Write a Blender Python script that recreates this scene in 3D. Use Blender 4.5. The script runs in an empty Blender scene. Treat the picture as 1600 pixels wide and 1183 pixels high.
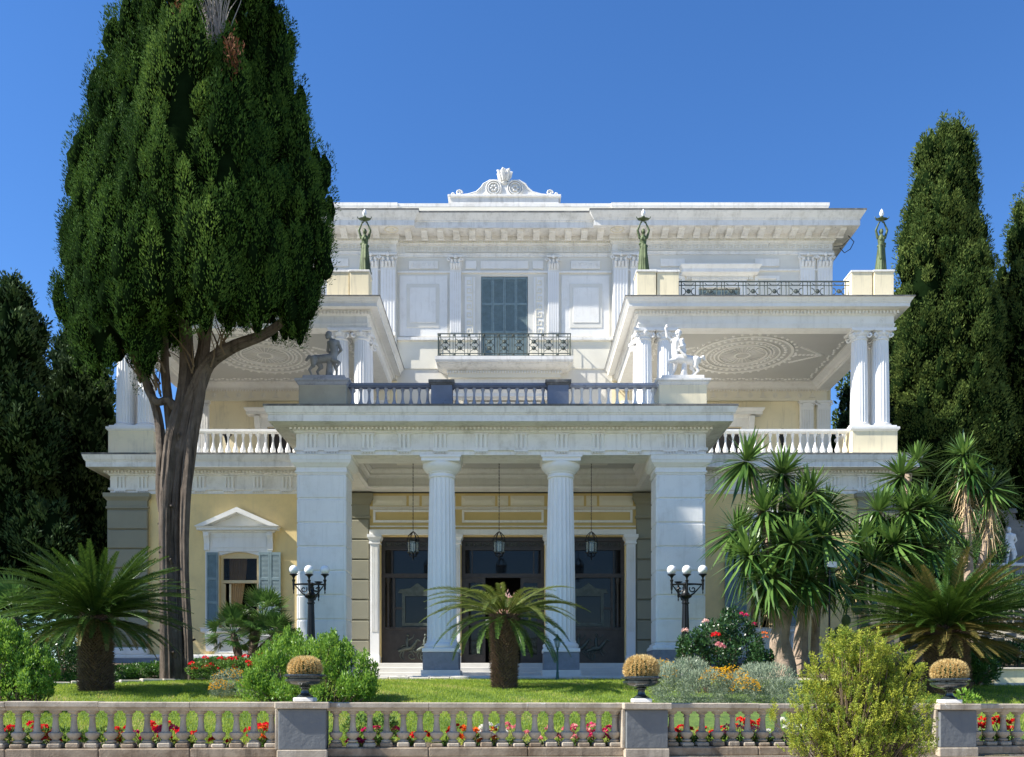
import bpy, math, random
import numpy as np
from mathutils import Vector, Matrix
random.seed(7); RNG = np.random.default_rng(11)
PI = math.pi; R = math.radians
S = bpy.context.scene; COL = S.collection
# ------------------------------------------------------------------ camera, sky, sun, exposure
EYE = 1.6; FPX = 1430.0; HOR = 1087.0
cam = bpy.data.cameras.new('camera'); cam.sensor_width = 36; cam.lens = 36 * FPX / 1600
cam.shift_y = (HOR - 591.5) / 1600; cam.clip_start = .1; cam.clip_end = 3000
camo = bpy.data.objects.new('camera', cam); COL.objects.link(camo)
camo.location = (0, 0, EYE); camo.rotation_euler = (R(90), 0, 0); S.camera = camo
SUN_AZ, SUN_EL = R(75.0), R(43.0)          # azimuth from the facade normal towards the left
w = bpy.data.worlds.new('World'); S.world = w; w.use_nodes = True
nt = w.node_tree; bg = nt.nodes['Background']; sky = nt.nodes.new('ShaderNodeTexSky')
sky.sky_type = 'NISHITA'; sky.sun_disc = False; sky.sun_elevation = SUN_EL
sky.sun_rotation = PI + SUN_AZ             # 0 = +Y, clockwise seen from above
sky.altitude = 0; sky.air_density = 1.0; sky.dust_density = 0; sky.ozone_density = 6
hs_ = nt.nodes.new('ShaderNodeHueSaturation'); hs_.inputs['Saturation'].default_value = 1.16; hs_.inputs['Hue'].default_value = .506
nt.links.new(sky.outputs[0], hs_.inputs['Color']); nt.links.new(hs_.outputs[0], bg.inputs[0]); bg.inputs[1].default_value = .104
sl = bpy.data.lights.new('sun', 'SUN'); sl.energy = 5.0; sl.angle = R(.53); sl.color = (1, .955, .88)
so = bpy.data.objects.new('sun', sl); COL.objects.link(so); so.location = (-60, -10, 60)
sd = Vector((-math.sin(SUN_AZ) * math.cos(SUN_EL), -math.cos(SUN_AZ) * math.cos(SUN_EL), math.sin(SUN_EL)))
so.rotation_euler = sd.to_track_quat('Z', 'Y').to_euler()
S.view_settings.view_transform = 'Standard'; S.view_settings.look = 'None'
S.view_settings.exposure = 1.02; S.view_settings.gamma = 1; S.view_settings.use_curve_mapping = False
S.cycles.max_bounces = 8; S.cycles.diffuse_bounces = 4; S.cycles.transparent_max_bounces = 8

# ------------------------------------------------------------------ materials
MAT = {}
def _nodes(name):
    m = bpy.data.materials.new(name); m.use_nodes = True; MAT[name] = m
    n = m.node_tree; b = n.nodes['Principled BSDF']; return m, n, n.nodes, n.links, b
def _noise(N, L, vec, scale, detail=4, rough=.6):
    t = N.new('ShaderNodeTexNoise'); t.inputs['Scale'].default_value = scale
    t.inputs['Detail'].default_value = detail; t.inputs['Roughness'].default_value = rough
    L.new(vec, t.inputs['Vector']); return t.outputs['Fac']
def _ramp(N, L, fac, a, b, ca=(0, 0, 0, 1), cb=(1, 1, 1, 1)):
    r = N.new('ShaderNodeValToRGB'); e = r.color_ramp.elements
    e[0].position = a; e[0].color = ca; e[1].position = b; e[1].color = cb
    L.new(fac, r.inputs[0]); return r.outputs[0]
def _mix(N, L, fac, a, b, mode='MIX'):
    x = N.new('ShaderNodeMix'); x.data_type = 'RGBA'; x.blend_type = mode
    for s, v in ((x.inputs[0], fac), (x.inputs[6], a), (x.inputs[7], b)):
        if hasattr(v, 'is_linked') or hasattr(v, 'links'): L.new(v, s)
        elif isinstance(v, (int, float)): s.default_value = v
        else: s.default_value = (*v[:3], 1)
    return x.outputs[2]
def surf(name, col, rough=.8, var=.12, vscale=1.2, bump=.15, bscale=60, stain=None, stain_amt=.5, sscale=2.0, sthr=.55,
         metal=0, spec=.4, bst=1, streak=None, streak_amt=.5, blotch=None, bl_thr=.58, bl_scale=6):
    """plaster / stone / metal: colour drift, vertical run stains, blotches of wear, fine relief"""
    m, n, N, L, b = _nodes(name)
    g = N.new('ShaderNodeNewGeometry'); P = g.outputs['Position']
    f = _noise(N, L, P, vscale, 5)
    dark = tuple(c * (1 - var) for c in col); lite = tuple(min(1, c * (1 + var)) for c in col)
    c = _mix(N, L, _ramp(N, L, f, .3, .7), dark, lite)
    if stain:
        c = _mix(N, L, _ramp(N, L, _noise(N, L, P, sscale, 8, .7), sthr, sthr + .2, (0, 0, 0, 1), (stain_amt,) * 3 + (1,)), c, stain)
    if streak:
        mp = N.new('ShaderNodeMapping'); mp.inputs['Scale'].default_value = (7, 7, .7); L.new(P, mp.inputs[0])
        c = _mix(N, L, _ramp(N, L, _noise(N, L, mp.outputs[0], 1.0, 6, .65), .52, .70, (0, 0, 0, 1), (streak_amt,) * 3 + (1,)), c, streak)
    if blotch:
        c = _mix(N, L, _ramp(N, L, _noise(N, L, P, bl_scale, 6, .75), bl_thr, bl_thr + .05), c, blotch)
    L.new(c, b.inputs['Base Color']); b.inputs['Roughness'].default_value = rough
    b.inputs['Metallic'].default_value = metal; b.inputs['Specular IOR Level'].default_value = spec
    if bump:
        bp = N.new('ShaderNodeBump'); bp.inputs['Strength'].default_value = bump; bp.inputs['Distance'].default_value = .02
        
        if bst != 1:
            mb_ = N.new('ShaderNodeMapping'); mb_.inputs['Scale'].default_value = (1, 1, bst); L.new(P, mb_.inputs[0]); bp.inputs['Distance'].default_value = .07; L.new(_noise(N, L, mb_.outputs[0], bscale, 8, .7), bp.inputs['Height'])
        else: L.new(_noise(N, L, P, bscale, 5), bp.inputs['Height'])
        L.new(bp.outputs[0], b.inputs['Normal'])
    return m
def leafmat(name, a, b2, rough=.5, trans=.25, spec=.4, third=None):
    """leaf colour runs between two greens by the leaf's own 'tint' attribute"""
    m, n, N, L, b = _nodes(name)
    at = N.new('ShaderNodeAttribute'); at.attribute_name = 'tint'
    r = N.new('ShaderNodeValToRGB'); e = r.color_ramp.elements
    e[0].color = (*a, 1); e[1].color = (*b2, 1); e[0].position = .1; e[1].position = .85 if third else 1
    if third: x = e.new(.95); x.color = (*third, 1)
    L.new(at.outputs['Fac'], r.inputs[0]); L.new(r.outputs[0], b.inputs['Base Color'])
    b.inputs['Roughness'].default_value = rough; b.inputs['Specular IOR Level'].default_value = spec
    if trans:
        t = N.new('ShaderNodeBsdfTranslucent'); hs = N.new('ShaderNodeHueSaturation'); hs.inputs['Value'].default_value = 1.5
        hs.inputs['Hue'].default_value = .485
        L.new(r.outputs[0], hs.inputs['Color']); L.new(hs.outputs[0], t.inputs[0])
        mx = N.new('ShaderNodeMixShader'); mx.inputs[0].default_value = trans
        L.new(b.outputs[0], mx.inputs[1]); L.new(t.outputs[0], mx.inputs[2])
        L.new(mx.outputs[0], N['Material Output'].inputs[0])
    return m
GR = (.16, .16, .15)
surf('white', (.78, .765, .72), .75, .06, .8, .14, 70, stain=(.50, .45, .36), stain_amt=.3, sthr=.52, streak=(.40, .38, .33), streak_amt=.2)
surf('white_worn', (.77, .75, .70), .8, .07, .9, .18, 60, stain=(.40, .37, .30), stain_amt=.45, sthr=.5, streak=(.25, .24, .21), streak_amt=.32, blotch=(.13, .13, .12), bl_thr=.675, bl_scale=3.5)
surf('column_white', (.80, .79, .765), .6, .04, .7, .06, 60, stain=(.6, .57, .5), stain_amt=.2)
surf('cream', (.73, .69, .57), .8, .05, .8, .12, 70, stain=(.55, .48, .34), stain_amt=.2)
surf('beige', (.69, .665, .59), .8, .05, 1.5, .1, 80)
surf('yellow', (.80, .61, .285), .85, .07, .6, .15, 70, stain=(.60, .46, .24), stain_amt=.5, sscale=1.1, sthr=.48, streak=(.56, .44, .25), streak_amt=.22)
surf('pale_yellow', (.82, .72, .49), .85, .06, .9, .12, 60, stain=(.5, .43, .3), stain_amt=.35, streak=(.35, .31, .24), streak_amt=.35)
surf('ochre', (.60, .46, .20), .85, .07, .9, .12, 60)
surf('olive', (.265, .25, .18), .85, .08, .9, .15, 60, stain=(.2, .2, .16), stain_amt=.4)
surf('rough_stone', (.22, .235, .26), .9, .15, 6, .9, 22, blotch=(.36, .37, .38), bl_thr=.66, bl_scale=20)
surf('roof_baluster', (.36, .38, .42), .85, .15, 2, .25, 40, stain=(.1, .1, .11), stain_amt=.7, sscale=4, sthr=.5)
surf('pedestal_grey', (.37, .355, .28), .9, .12, 1.5, .2, 50, stain=(.16, .16, .14), stain_amt=.5)  # left pedestal: darker and greyer than the right one
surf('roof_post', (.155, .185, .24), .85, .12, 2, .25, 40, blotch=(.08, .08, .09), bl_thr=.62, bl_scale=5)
surf('flashing', (.13, .13, .125), .85, .3, 5, .3, 60, stain=(.4, .38, .34), stain_amt=.6, sscale=5)
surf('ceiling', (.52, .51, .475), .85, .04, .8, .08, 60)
surf('step_marble', (.62, .60, .55), .6, .08, 2, .1, 50, stain=(.38, .35, .29), stain_amt=.4)
surf('shutter_paint', (.18, .245, .255), .55, .15, 6, .1, 50, blotch=(.25, .30, .29), bl_thr=.66, bl_scale=14)
surf('wood_frame', (.62, .50, .29), .6, .08, 4, .1, 50)
surf('bronze_dark', (.046, .037, .031), .38, .25, 6, .15, 40, metal=.35, spec=.5)
surf('iron', (.09, .105, .09), .55, .3, 8, .2, 60, metal=.5, blotch=(.14, .13, .10), bl_thr=.62, bl_scale=30)
surf('lamp_iron', (.012, .013, .014), .35, .3, 8, .1, 60, metal=.4)
surf('verdigris', (.085, .115, .048), .6, .25, 5, .25, 40, metal=.25, stain=(.05, .06, .03), stain_amt=.7, sscale=6, sthr=.48)
surf('statue_white', (.74, .72, .68), .75, .08, 5, .15, 50, stain=(.3, .29, .26), stain_amt=.6, sscale=5, sthr=.52)
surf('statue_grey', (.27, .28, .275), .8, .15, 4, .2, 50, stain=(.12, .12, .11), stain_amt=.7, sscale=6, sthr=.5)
surf('balustrade_stone', (.44, .375, .285), .85, .12, 1.8, .35, 45, stain=(.24, .19, .135), stain_amt=.75, sscale=3, sthr=.46, streak=(.16, .13, .10), streak_amt=.6, blotch=(.62, .60, .54), bl_thr=.63, bl_scale=9)
surf('stained_stone', (.34, .27, .19), .9, .15, 2, .4, 40, stain=(.17, .12, .075), stain_amt=.9, sscale=2.2, sthr=.42, streak=(.10, .075, .05), streak_amt=.7, blotch=(.6, .57, .5), bl_thr=.66, bl_scale=7)
surf('pier_plaster', (.15, .157, .158), .9, .08, 2, .6, 9, stain=(.25, .255, .25), stain_amt=.5, sscale=2.5, sthr=.55, streak=(.12, .13, .14), streak_amt=.4)
surf('urn_marble', (.022, .03, .032), .14, .3, 5, .03, 30, stain=(.10, .13, .13), stain_amt=.5, sscale=9, sthr=.5, spec=.6)
surf('kerb_stone', (.58, .53, .43), .9, .15, 3, .4, 40, stain=(.3, .27, .2), stain_amt=.5)
surf('curtain', (.66, .47, .27), .8, .1, 3, 0)
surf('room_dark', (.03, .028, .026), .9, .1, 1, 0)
surf('bark_grey', (.135, .108, .085), .95, .3, 3, 1, 16, bst=.1, spec=.1, streak=(.035, .028, .023), streak_amt=.95, blotch=(.26, .22, .18), bl_thr=.65, bl_scale=5)
surf('bark_brown', (.12, .082, .055), .95, .3, 4, .9, 20, stain=(.045, .032, .024), stain_amt=.8, sscale=7, sthr=.45)
surf('bark_pale', (.36, .27, .20), .95, .2, 3, .8, 14, stain=(.15, .11, .08), stain_amt=.7, sscale=5, sthr=.48)
surf('dead_wood', (.30, .275, .25), .95, .2, 6, .4, 30)
surf('stem', (.16, .115, .07), .9, .2, 6, .3, 40)
surf('soil', (.10, .07, .045), 1, .3, 3, .8, 30, stain=(.2, .15, .09), stain_amt=.5, sscale=6)
surf('lawn_soil', (.085, .12, .025), 1, .3, 3, .6, 40)
surf('gravel', (.36, .31, .24), 1, .2, 8, .6, 60)
surf('terrace_wall', (.22, .215, .20), .95, .2, 1.5, .6, 18, stain=(.08, .08, .075), stain_amt=.7)
surf('old_step', (.27, .25, .21), .95, .2, 2, .4, 30, stain=(.12, .11, .09), stain_amt=.7)
surf('scale_bark', (.17, .115, .078), .95, .35, 9, .6, 30, stain=(.05, .035, .025), stain_amt=.9, sscale=14, sthr=.5, blotch=(.36, .22, .16), bl_thr=.6, bl_scale=14)
surf('green_metal', (.045, .11, .095), .45, .15, 6, .05, 60, metal=.3)
surf('dry_leaf', (.48, .35, .20), .9, .25, 6, .1, 40)
surf('sign_white', (.75, .73, .68), .6, .05, 5, 0); surf('sign_red', (.5, .05, .04), .5, .05, 5, 0)
surf('cable', (.02, .02, .02), .6, 0, 5, 0)
leafmat('cypress_leaf', (.014, .042, .008), (.09, .175, .03), .8, .12, .08)
leafmat('cypress_light', (.04, .09, .018), (.15, .25, .045), .8, .2, .08)
leafmat('cypress_olive', (.03, .062, .014), (.16, .21, .05), .8, .12, .08)
leafmat('conifer_leaf', (.02, .045, .015), (.085, .135, .04), .7, .05, .15)
leafmat('sago_leaf', (.016, .048, .008), (.095, .17, .026), .32, .15, .5)
leafmat('sago_yellow', (.05, .095, .018), (.20, .22, .05), .4, .25, .5)
leafmat('sago_rust', (.06, .085, .018), (.27, .19, .06), .5, .15, .35)
leafmat('yucca_leaf', (.02, .065, .012), (.16, .27, .06), .3, .15, .5)
leafmat('fan_leaf', (.025, .075, .016), (.10, .20, .04), .4, .2, .5)
leafmat('bush_leaf', (.075, .18, .022), (.26, .43, .055), .45, .3, .4)
leafmat('rose_leaf', (.014, .045, .014), (.055, .13, .035), .35, .15, .5)
leafmat('grey_leaf', (.15, .20, .13), (.36, .42, .29), .75, .15, .2)
leafmat('thuja_leaf', (.075, .15, .016), (.40, .42, .05), .6, .28, .25)
leafmat('ground_leaf', (.025, .085, .016), (.09, .22, .035), .45, .25, .4)
leafmat('grass_blade', (.10, .19, .016), (.33, .42, .05), .6, .35, .25, third=(.46, .40, .15))
leafmat('geranium_leaf', (.035, .10, .018), (.15, .27, .05), .6, .2, .3, third=(.24, .17, .07))
leafmat('spine', (.46, .32, .11), (.82, .66, .32), .5, .2, .3)
leafmat('cactus_green', (.03, .07, .02), (.06, .12, .03), .6, 0, .3)
leafmat('pad_green', (.12, .18, .07), (.2, .27, .12), .6, 0, .3)
leafmat('brown_spray', (.10, .04, .016), (.17, .075, .03), .8, .1, .2)
for nm, a, b2 in (('petal_red', (.55, .012, .008), (.85, .05, .02)), ('petal_pink', (.62, .16, .18), (.85, .42, .40)), ('petal_magenta', (.50, .015, .09), (.70, .06, .18)),
                  ('petal_white', (.72, .72, .66), (.85, .84, .78)), ('petal_yellow', (.62, .33, .01), (.85, .56, .03)), ('petal_orange', (.65, .13, .02), (.8, .25, .04)), ('petal_blush', (.72, .42, .36), (.85, .66, .58))):
    leafmat(nm, a, b2, .6, .25, .2)
def glassmat(name, col, rough=.05, alpha=.35, spec=.6):
    m, n, N, L, b = _nodes(name); b.inputs['Base Color'].default_value = (*col, 1); b.inputs['Roughness'].default_value = rough
    b.inputs['Specular IOR Level'].default_value = spec; b.inputs['Alpha'].default_value = alpha; return m
glassmat('door_glass', (.010, .009, .009), .05, .95, .3); glassmat('window_glass', (.02, .022, .025), .03, .35, .2); glassmat('lantern_glass', (.35, .42, .40), .08, .45)
def globemat(name):
    m, n, N, L, b = _nodes(name); b.inputs['Base Color'].default_value = (.82, .83, .82, 1); b.inputs['Roughness'].default_value = .18
    b.inputs['Subsurface Weight'].default_value = .3; b.inputs['Subsurface Radius'].default_value = (.05, .05, .05)
globemat('opal_glass')

# ------------------------------------------------------------------ mesh helpers
W = {}
class MB:
    def __init__(s): s.v = []; s.f = []
    def add(s, vs, fs):
        o = len(s.v); s.v += [tuple(p) for p in vs]; s.f += [tuple(i + o for i in q) for q in fs]; return s
    def box(s, x0, x1, y0, y1, z0, z1):
        if x0 > x1: x0, x1 = x1, x0
        return s.add([(x0, y0, z0), (x1, y0, z0), (x1, y1, z0), (x0, y1, z0), (x0, y0, z1), (x1, y0, z1), (x1, y1, z1), (x0, y1, z1)],
                     [(3, 2, 1, 0), (4, 5, 6, 7), (0, 1, 5, 4), (1, 2, 6, 5), (2, 3, 7, 6), (3, 0, 4, 7)])
    def cbox(s, x0, x1, y0, y1, z0, z1, c=.02):
        """box with every edge chamfered"""
        if x0 > x1: x0, x1 = x1, x0
        X = (x0, x1); Y = (y0, y1); Z = (z0, z1); vs = []; ix = {}
        for i in (0, 1):
            for j in (0, 1):
                for k in (0, 1):
                    sx, sy, sz = (c if i == 0 else -c), (c if j == 0 else -c), (c if k == 0 else -c)
                    ix[i, j, k, 0] = len(vs); vs.append((X[i], Y[j] + sy, Z[k] + sz))
                    ix[i, j, k, 1] = len(vs); vs.append((X[i] + sx, Y[j], Z[k] + sz))
                    ix[i, j, k, 2] = len(vs); vs.append((X[i] + sx, Y[j] + sy, Z[k]))
        fs = []
        for i in (0, 1):
            q = [ix[i, 0, 0, 0], ix[i, 1, 0, 0], ix[i, 1, 1, 0], ix[i, 0, 1, 0]]; fs.append(q[::-1] if i == 0 else q)
            q = [ix[0, i, 0, 1], ix[1, i, 0, 1], ix[1, i, 1, 1], ix[0, i, 1, 1]]; fs.append(q if i == 0 else q[::-1])
            q = [ix[0, 0, i, 2], ix[1, 0, i, 2], ix[1, 1, i, 2], ix[0, 1, i, 2]]; fs.append(q[::-1] if i == 0 else q)
        for a in (0, 1):
            for b in (0, 1):
                fs.append((ix[a, b, 0, 0], ix[a, b, 0, 1], ix[a, b, 1, 1], ix[a, b, 1, 0]))
                fs.append((ix[a, 0, b, 0], ix[a, 0, b, 2], ix[a, 1, b, 2], ix[a, 1, b, 0]))
                fs.append((ix[0, a, b, 1], ix[0, a, b, 2], ix[1, a, b, 2], ix[1, a, b, 1]))
        for i in (0, 1):
            for j in (0, 1):
                for k in (0, 1): fs.append((ix[i, j, k, 0], ix[i, j, k, 1], ix[i, j, k, 2]))
        return s.add(vs, fs)
    def prism(s, pts, a0, a1, ax='y'):
        n = len(pts)
        def p3(p, a): return (p[0], a, p[1]) if ax == 'y' else ((a, p[0], p[1]) if ax == 'x' else (p[0], p[1], a))
        vs = [p3(p, a0) for p in pts] + [p3(p, a1) for p in pts]
        fs = [tuple(range(n))[::-1], tuple(range(n, 2 * n))] + [(i, (i + 1) % n, n + (i + 1) % n, n + i) for i in range(n)]
        return s.add(vs, fs)
    def lathe(s, cx, cy, prof, n=16, flutes=0, fd=0, sq=1.0):
        vs = []; N = n
        for r, z in prof:
            for i in range(N):
                t = 2 * PI * i / N; rr = r
                if flutes and fd: rr = r - fd * r * abs(math.sin(flutes * t / 2)) ** 1.0
                vs.append((cx + rr * math.cos(t), cy + rr * sq * math.sin(t), z))
        fs = [(k * N + i, k * N + (i + 1) % N, (k + 1) * N + (i + 1) % N, (k + 1) * N + i) for k in range(len(prof) - 1) for i in range(N)]
        fs += [tuple(range(N))[::-1], tuple(range((len(prof) - 1) * N, len(prof) * N))]
        return s.add(vs, fs)
    def tube(s, pts, rad, n=6, wob=0):
        pts = [Vector(p) for p in pts]
        if not hasattr(rad, '__len__'): rad = [rad] * len(pts)
        vs = []; up = Vector((0, .31, .95)); T0 = (pts[1] - pts[0]).normalized()
        u = T0.cross(up); u = u.normalized() if u.length > .05 else T0.orthogonal().normalized()
        for i, p in enumerate(pts):
            T = (pts[min(i + 1, len(pts) - 1)] - pts[max(i - 1, 0)]).normalized()
            u = (u - T * u.dot(T)).normalized(); v = T.cross(u)
            for k in range(n):
                a = 2 * PI * k / n; r = rad[i] * (1 + (random.uniform(-wob, wob) if wob else 0)); vs.append(p + u * (r * math.cos(a)) + v * (r * math.sin(a)))
        m = len(pts)
        fs = [(i * n + k, i * n + (k + 1) % n, (i + 1) * n + (k + 1) % n, (i + 1) * n + k) for i in range(m - 1) for k in range(n)]
        fs += [tuple(range(n))[::-1], tuple(range((m - 1) * n, m * n))]
        return s.add(vs, fs)
    def ell(s, c, r, nu=10, nv=7):
        if not hasattr(r, '__len__'): r = (r, r, r)
        vs = [(c[0], c[1], c[2] - r[2])]
        for j in range(1, nv):
            ph = -PI / 2 + PI * j / nv
            for i in range(nu):
                t = 2 * PI * i / nu; vs.append((c[0] + r[0] * math.cos(ph) * math.cos(t), c[1] + r[1] * math.cos(ph) * math.sin(t), c[2] + r[2] * math.sin(ph)))
        vs.append((c[0], c[1], c[2] + r[2])); fs = []
        for i in range(nu):
            fs.append((0, 1 + (i + 1) % nu, 1 + i)); b = 1 + (nv - 2) * nu; fs.append((b + i, b + (i + 1) % nu, len(vs) - 1))
            for j in range(nv - 2): a = 1 + j * nu; fs.append((a + i, a + (i + 1) % nu, a + nu + (i + 1) % nu, a + nu + i))
        return s.add(vs, fs)
    def sweep(s, path, prof, closed=False):
        """profile (offset outwards, z) swept round a plan path with mitred corners; outwards is right of travel"""
        P = [Vector((p[0], p[1])) for p in path]; m = len(P); k = len(prof); vs = []
        def nrm(a, b): d = (b - a).normalized(); return Vector((d.y, -d.x))
        for i in range(m):
            if closed: n1, n2 = nrm(P[i - 1], P[i]), nrm(P[i], P[(i + 1) % m])
            else:
                n1 = nrm(P[i - 1], P[i]) if i else nrm(P[0], P[1]); n2 = nrm(P[i], P[i + 1]) if i < m - 1 else n1
            mt = (n1 + n2) / (1 + n1.dot(n2))
            for o, z in prof: q = P[i] + mt * o; vs.append((q.x, q.y, z))
        fs = [(i * k + j, ((i + 1) % m) * k + j, ((i + 1) % m) * k + (j + 1) % k, i * k + (j + 1) % k) for i in range(m if closed else m - 1) for j in range(k)]
        if not closed: fs += [tuple(range(k)), tuple(range((m - 1) * k, m * k))[::-1]]
        return s.add(vs, fs)
    def xf(s, M):
        s.v = [tuple(M @ Vector(p)) for p in s.v]; return s
    def build(s, name, mat, parent=None, smooth=0, origin=None):
        a = np.array(s.v, dtype=float); lo, hi = a.min(0), a.max(0)
        o3 = np.array(origin, float) if origin is not None else np.array([(lo[0] + hi[0]) / 2, (lo[1] + hi[1]) / 2, lo[2]])
        me = bpy.data.meshes.new(name); me.from_pydata([tuple(p) for p in a - o3], [], s.f); me.update()
        return link(name, me, mat, parent, tuple(o3), smooth)
def link(name, me, mat, parent, wloc, smooth=0):
    if mat and not me.materials: me.materials.append(MAT[mat])
    if smooth:
        me.polygons.foreach_set('use_smooth', [True] * len(me.polygons)); me.set_sharp_from_angle(angle=R(smooth))
    o = bpy.data.objects.new(name, me); COL.objects.link(o); place(o, parent, wloc); return o
def place(o, parent, wloc):
    W[o.name] = Vector(wloc)
    if parent is not None: o.parent = parent; o.location = Vector(wloc) - W[parent.name]
    else: o.location = wloc
def root(name, loc):
    o = bpy.data.objects.new(name, None); COL.objects.link(o); o.empty_display_size = .2; place(o, None, loc); return o
def rep(src, d, parent=None, mx=False, rz=None):
    """copy of a part, moved by d, sharing the mesh"""
    o = src.copy(); COL.objects.link(o); p = parent if parent is not None else src.parent
    place(o, p, W[src.name] + Vector(d))
    if mx: o.scale.x = -o.scale.x
    if rz is not None: o.rotation_euler.z = rz
    return o
def kids(o): return [c for c in bpy.data.objects if c.parent == o]
def dup(src, loc, label=None, group=None, cat=None, mx=False, parent=None):
    """copy of a whole thing: the thing, its parts and their sub-parts"""
    ch = CH.get(src.name) or kids(src); CH[src.name] = ch
    o = src.copy(); COL.objects.link(o); W[o.name] = Vector(loc); o.location = loc
    if parent is not None: o.parent = parent
    if mx: o.scale.x = -o.scale.x
    for c in ch: dup_in(c, o)
    if label: tag(o, label, cat or src.get('category'), group or src.get('group'))
    return o
CH = {}
def dup_in(c, p):
    ch = CH.get(c.name)
    if ch is None: ch = kids(c); CH[c.name] = ch
    q = c.copy(); COL.objects.link(q); q.parent = p; W[q.name] = W[c.name]
    for g in ch: dup_in(g, q)
def tag(o, label, cat=None, group=None, kind=None):
    o['label'] = label
    if cat: o['category'] = cat
    if group: o['group'] = group
    if kind: o['kind'] = kind
    return o
def kind(o, k): o['kind'] = k; return o
def B(name, mat, parent, *boxes, c=0, smooth=0):
    m = MB()
    for b in boxes: (m.cbox(*b, c) if c else m.box(*b))
    return m.build(name, mat, parent, smooth)
def blob(name, mat, parts, vox=.012, parent=None, origin=(0, 0, 0), smooth_it=4):
    """continuous body: overlapping tapered limbs fused into one skin"""
    m = MB()
    for q in parts:
        if len(q) == 2: m.ell(q[0], q[1], 14, 10)
        else:
            p0, p1, r0, r1 = q; p0, p1 = Vector(p0), Vector(p1); k = 6
            m.tube([p0.lerp(p1, i / k) for i in range(k + 1)], [r0 + (r1 - r0) * i / k for i in range(k + 1)], 12)
            m.ell(p0, r0, 12, 8); m.ell(p1, r1, 12, 8)
    me = bpy.data.meshes.new(name); me.from_pydata(m.v, [], m.f); t = bpy.data.objects.new('t', me); COL.objects.link(t)
    md = t.modifiers.new('r', 'REMESH'); md.mode = 'VOXEL'; md.voxel_size = vox
    sm = t.modifiers.new('s', 'SMOOTH'); sm.iterations = smooth_it; sm.factor = .5
    dg = bpy.context.evaluated_depsgraph_get(); dg.update()
    out = bpy.data.meshes.new_from_object(t.evaluated_get(dg)); bpy.data.objects.remove(t); bpy.data.meshes.remove(me)
    out.materials.clear(); out.name = name
    return link(name, out, mat, parent, origin, 80)
def px(x, y, d): return Vector(((x - 800) / FPX * d, d, EYE + (HOR - y) / FPX * d))
def circ(cx, cz, r, n=24, a0=0, a1=2 * PI): return [(cx + r * math.cos(a0 + (a1 - a0) * i / n), cz + r * math.sin(a0 + (a1 - a0) * i / n)) for i in range(n + 1)]
# ------------------------------------------------------------------ the villa (x is measured from its axis until the end)
X0 = -.31
V = root('villa', (0, 26, 2.15))
tag(V, 'white and pale yellow neoclassical villa with columned portico and two roofed loggias', 'villa')
SX = (-1, 1)
def wall(name, mat, parent, x0, x1, z0, z1, y0, y1, ops=()):
    m = MB(); xs = sorted({x0, x1, *[o[0] for o in ops], *[o[1] for o in ops]})
    for a, b in zip(xs, xs[1:]):
        zz = [z0]
        for o in sorted([o for o in ops if o[0] < b - 1e-6 and o[1] > a + 1e-6], key=lambda o: o[2]): zz += [o[2], o[3]]
        zz.append(z1)
        for p, q in zip(zz[::2], zz[1::2]):
            if q - p > 1e-4: m.box(a, b, y0, y1, p, q)
    return m.build(name, mat, parent)
def dentils(path, o0, o1, z0, z1, wd, pitch):
    m = MB()
    for (ax, ay), (bx, by) in zip(path, path[1:]):
        L = math.hypot(bx - ax, by - ay); dx, dy = (bx - ax) / L, (by - ay) / L; nx, ny = dy, -dx; n = max(1, int((L + 2 * o1) / pitch)) if L > .5 else 0
        for i in range(n):
            t = -o1 + (i + .5) * (L + 2 * o1) / n; q = []
            for tt, oo in ((t - wd / 2, o0), (t + wd / 2, o0), (t + wd / 2, o1), (t - wd / 2, o1)): q.append((ax + dx * tt + nx * oo, ay + dy * tt + ny * oo))
            m.prism(q, z0, z1, 'z')
    return m
# --- terrace body, ground storey
wall('ground_floor_wall', 'yellow', V, -13.3, 13.3, 2.4, 8.43, 31, 31.45,
     [(-9.6, -8.26, 3.88, 6.46), (8.26, 9.6, 3.88, 6.46), (-4.14, -1.7, 2.66, 7.0), (-1.41, 1.41, 2.66, 7.0), (1.7, 4.14, 2.66, 7.0)])
B('side_wall', 'yellow', V, (-13.3, -12.9, 31.45, 50, 2.4, 9.4)); B('side_wall', 'yellow', V, (12.9, 13.3, 31.45, 50, 2.4, 9.4))
B('terrace_slab', 'step_marble', V, (-13.2, 13.2, 31.1, 37.6, 9.42, 9.62))
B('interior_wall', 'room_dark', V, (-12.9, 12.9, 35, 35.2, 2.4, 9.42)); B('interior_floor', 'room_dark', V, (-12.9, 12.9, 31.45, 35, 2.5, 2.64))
def ent_profile(zb, om=.735):
    k = om / .735
    return [(0, zb), (0, zb + .10), (.05, zb + .125), (.05, zb + .2), (0, zb + .2), (0, zb + .60), (.05, zb + .63), (.05, zb + .66), (.09, zb + .68), (.09, zb + .765),
            (.2 * k, zb + .79), (.6 * k, zb + .80), (.6 * k, zb + .775), (.63 * k, zb + .775), (.63 * k, zb + .955), (.655 * k, zb + .965), (.655 * k, zb + .99), (.68 * k, zb + 1.0), (.70 * k, zb + 1.05), (.725 * k, zb + 1.12), (.735 * k, zb + 1.16), (.735 * k, zb + 1.2), (-.4, zb + 1.21), (-.4, zb)]
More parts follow.
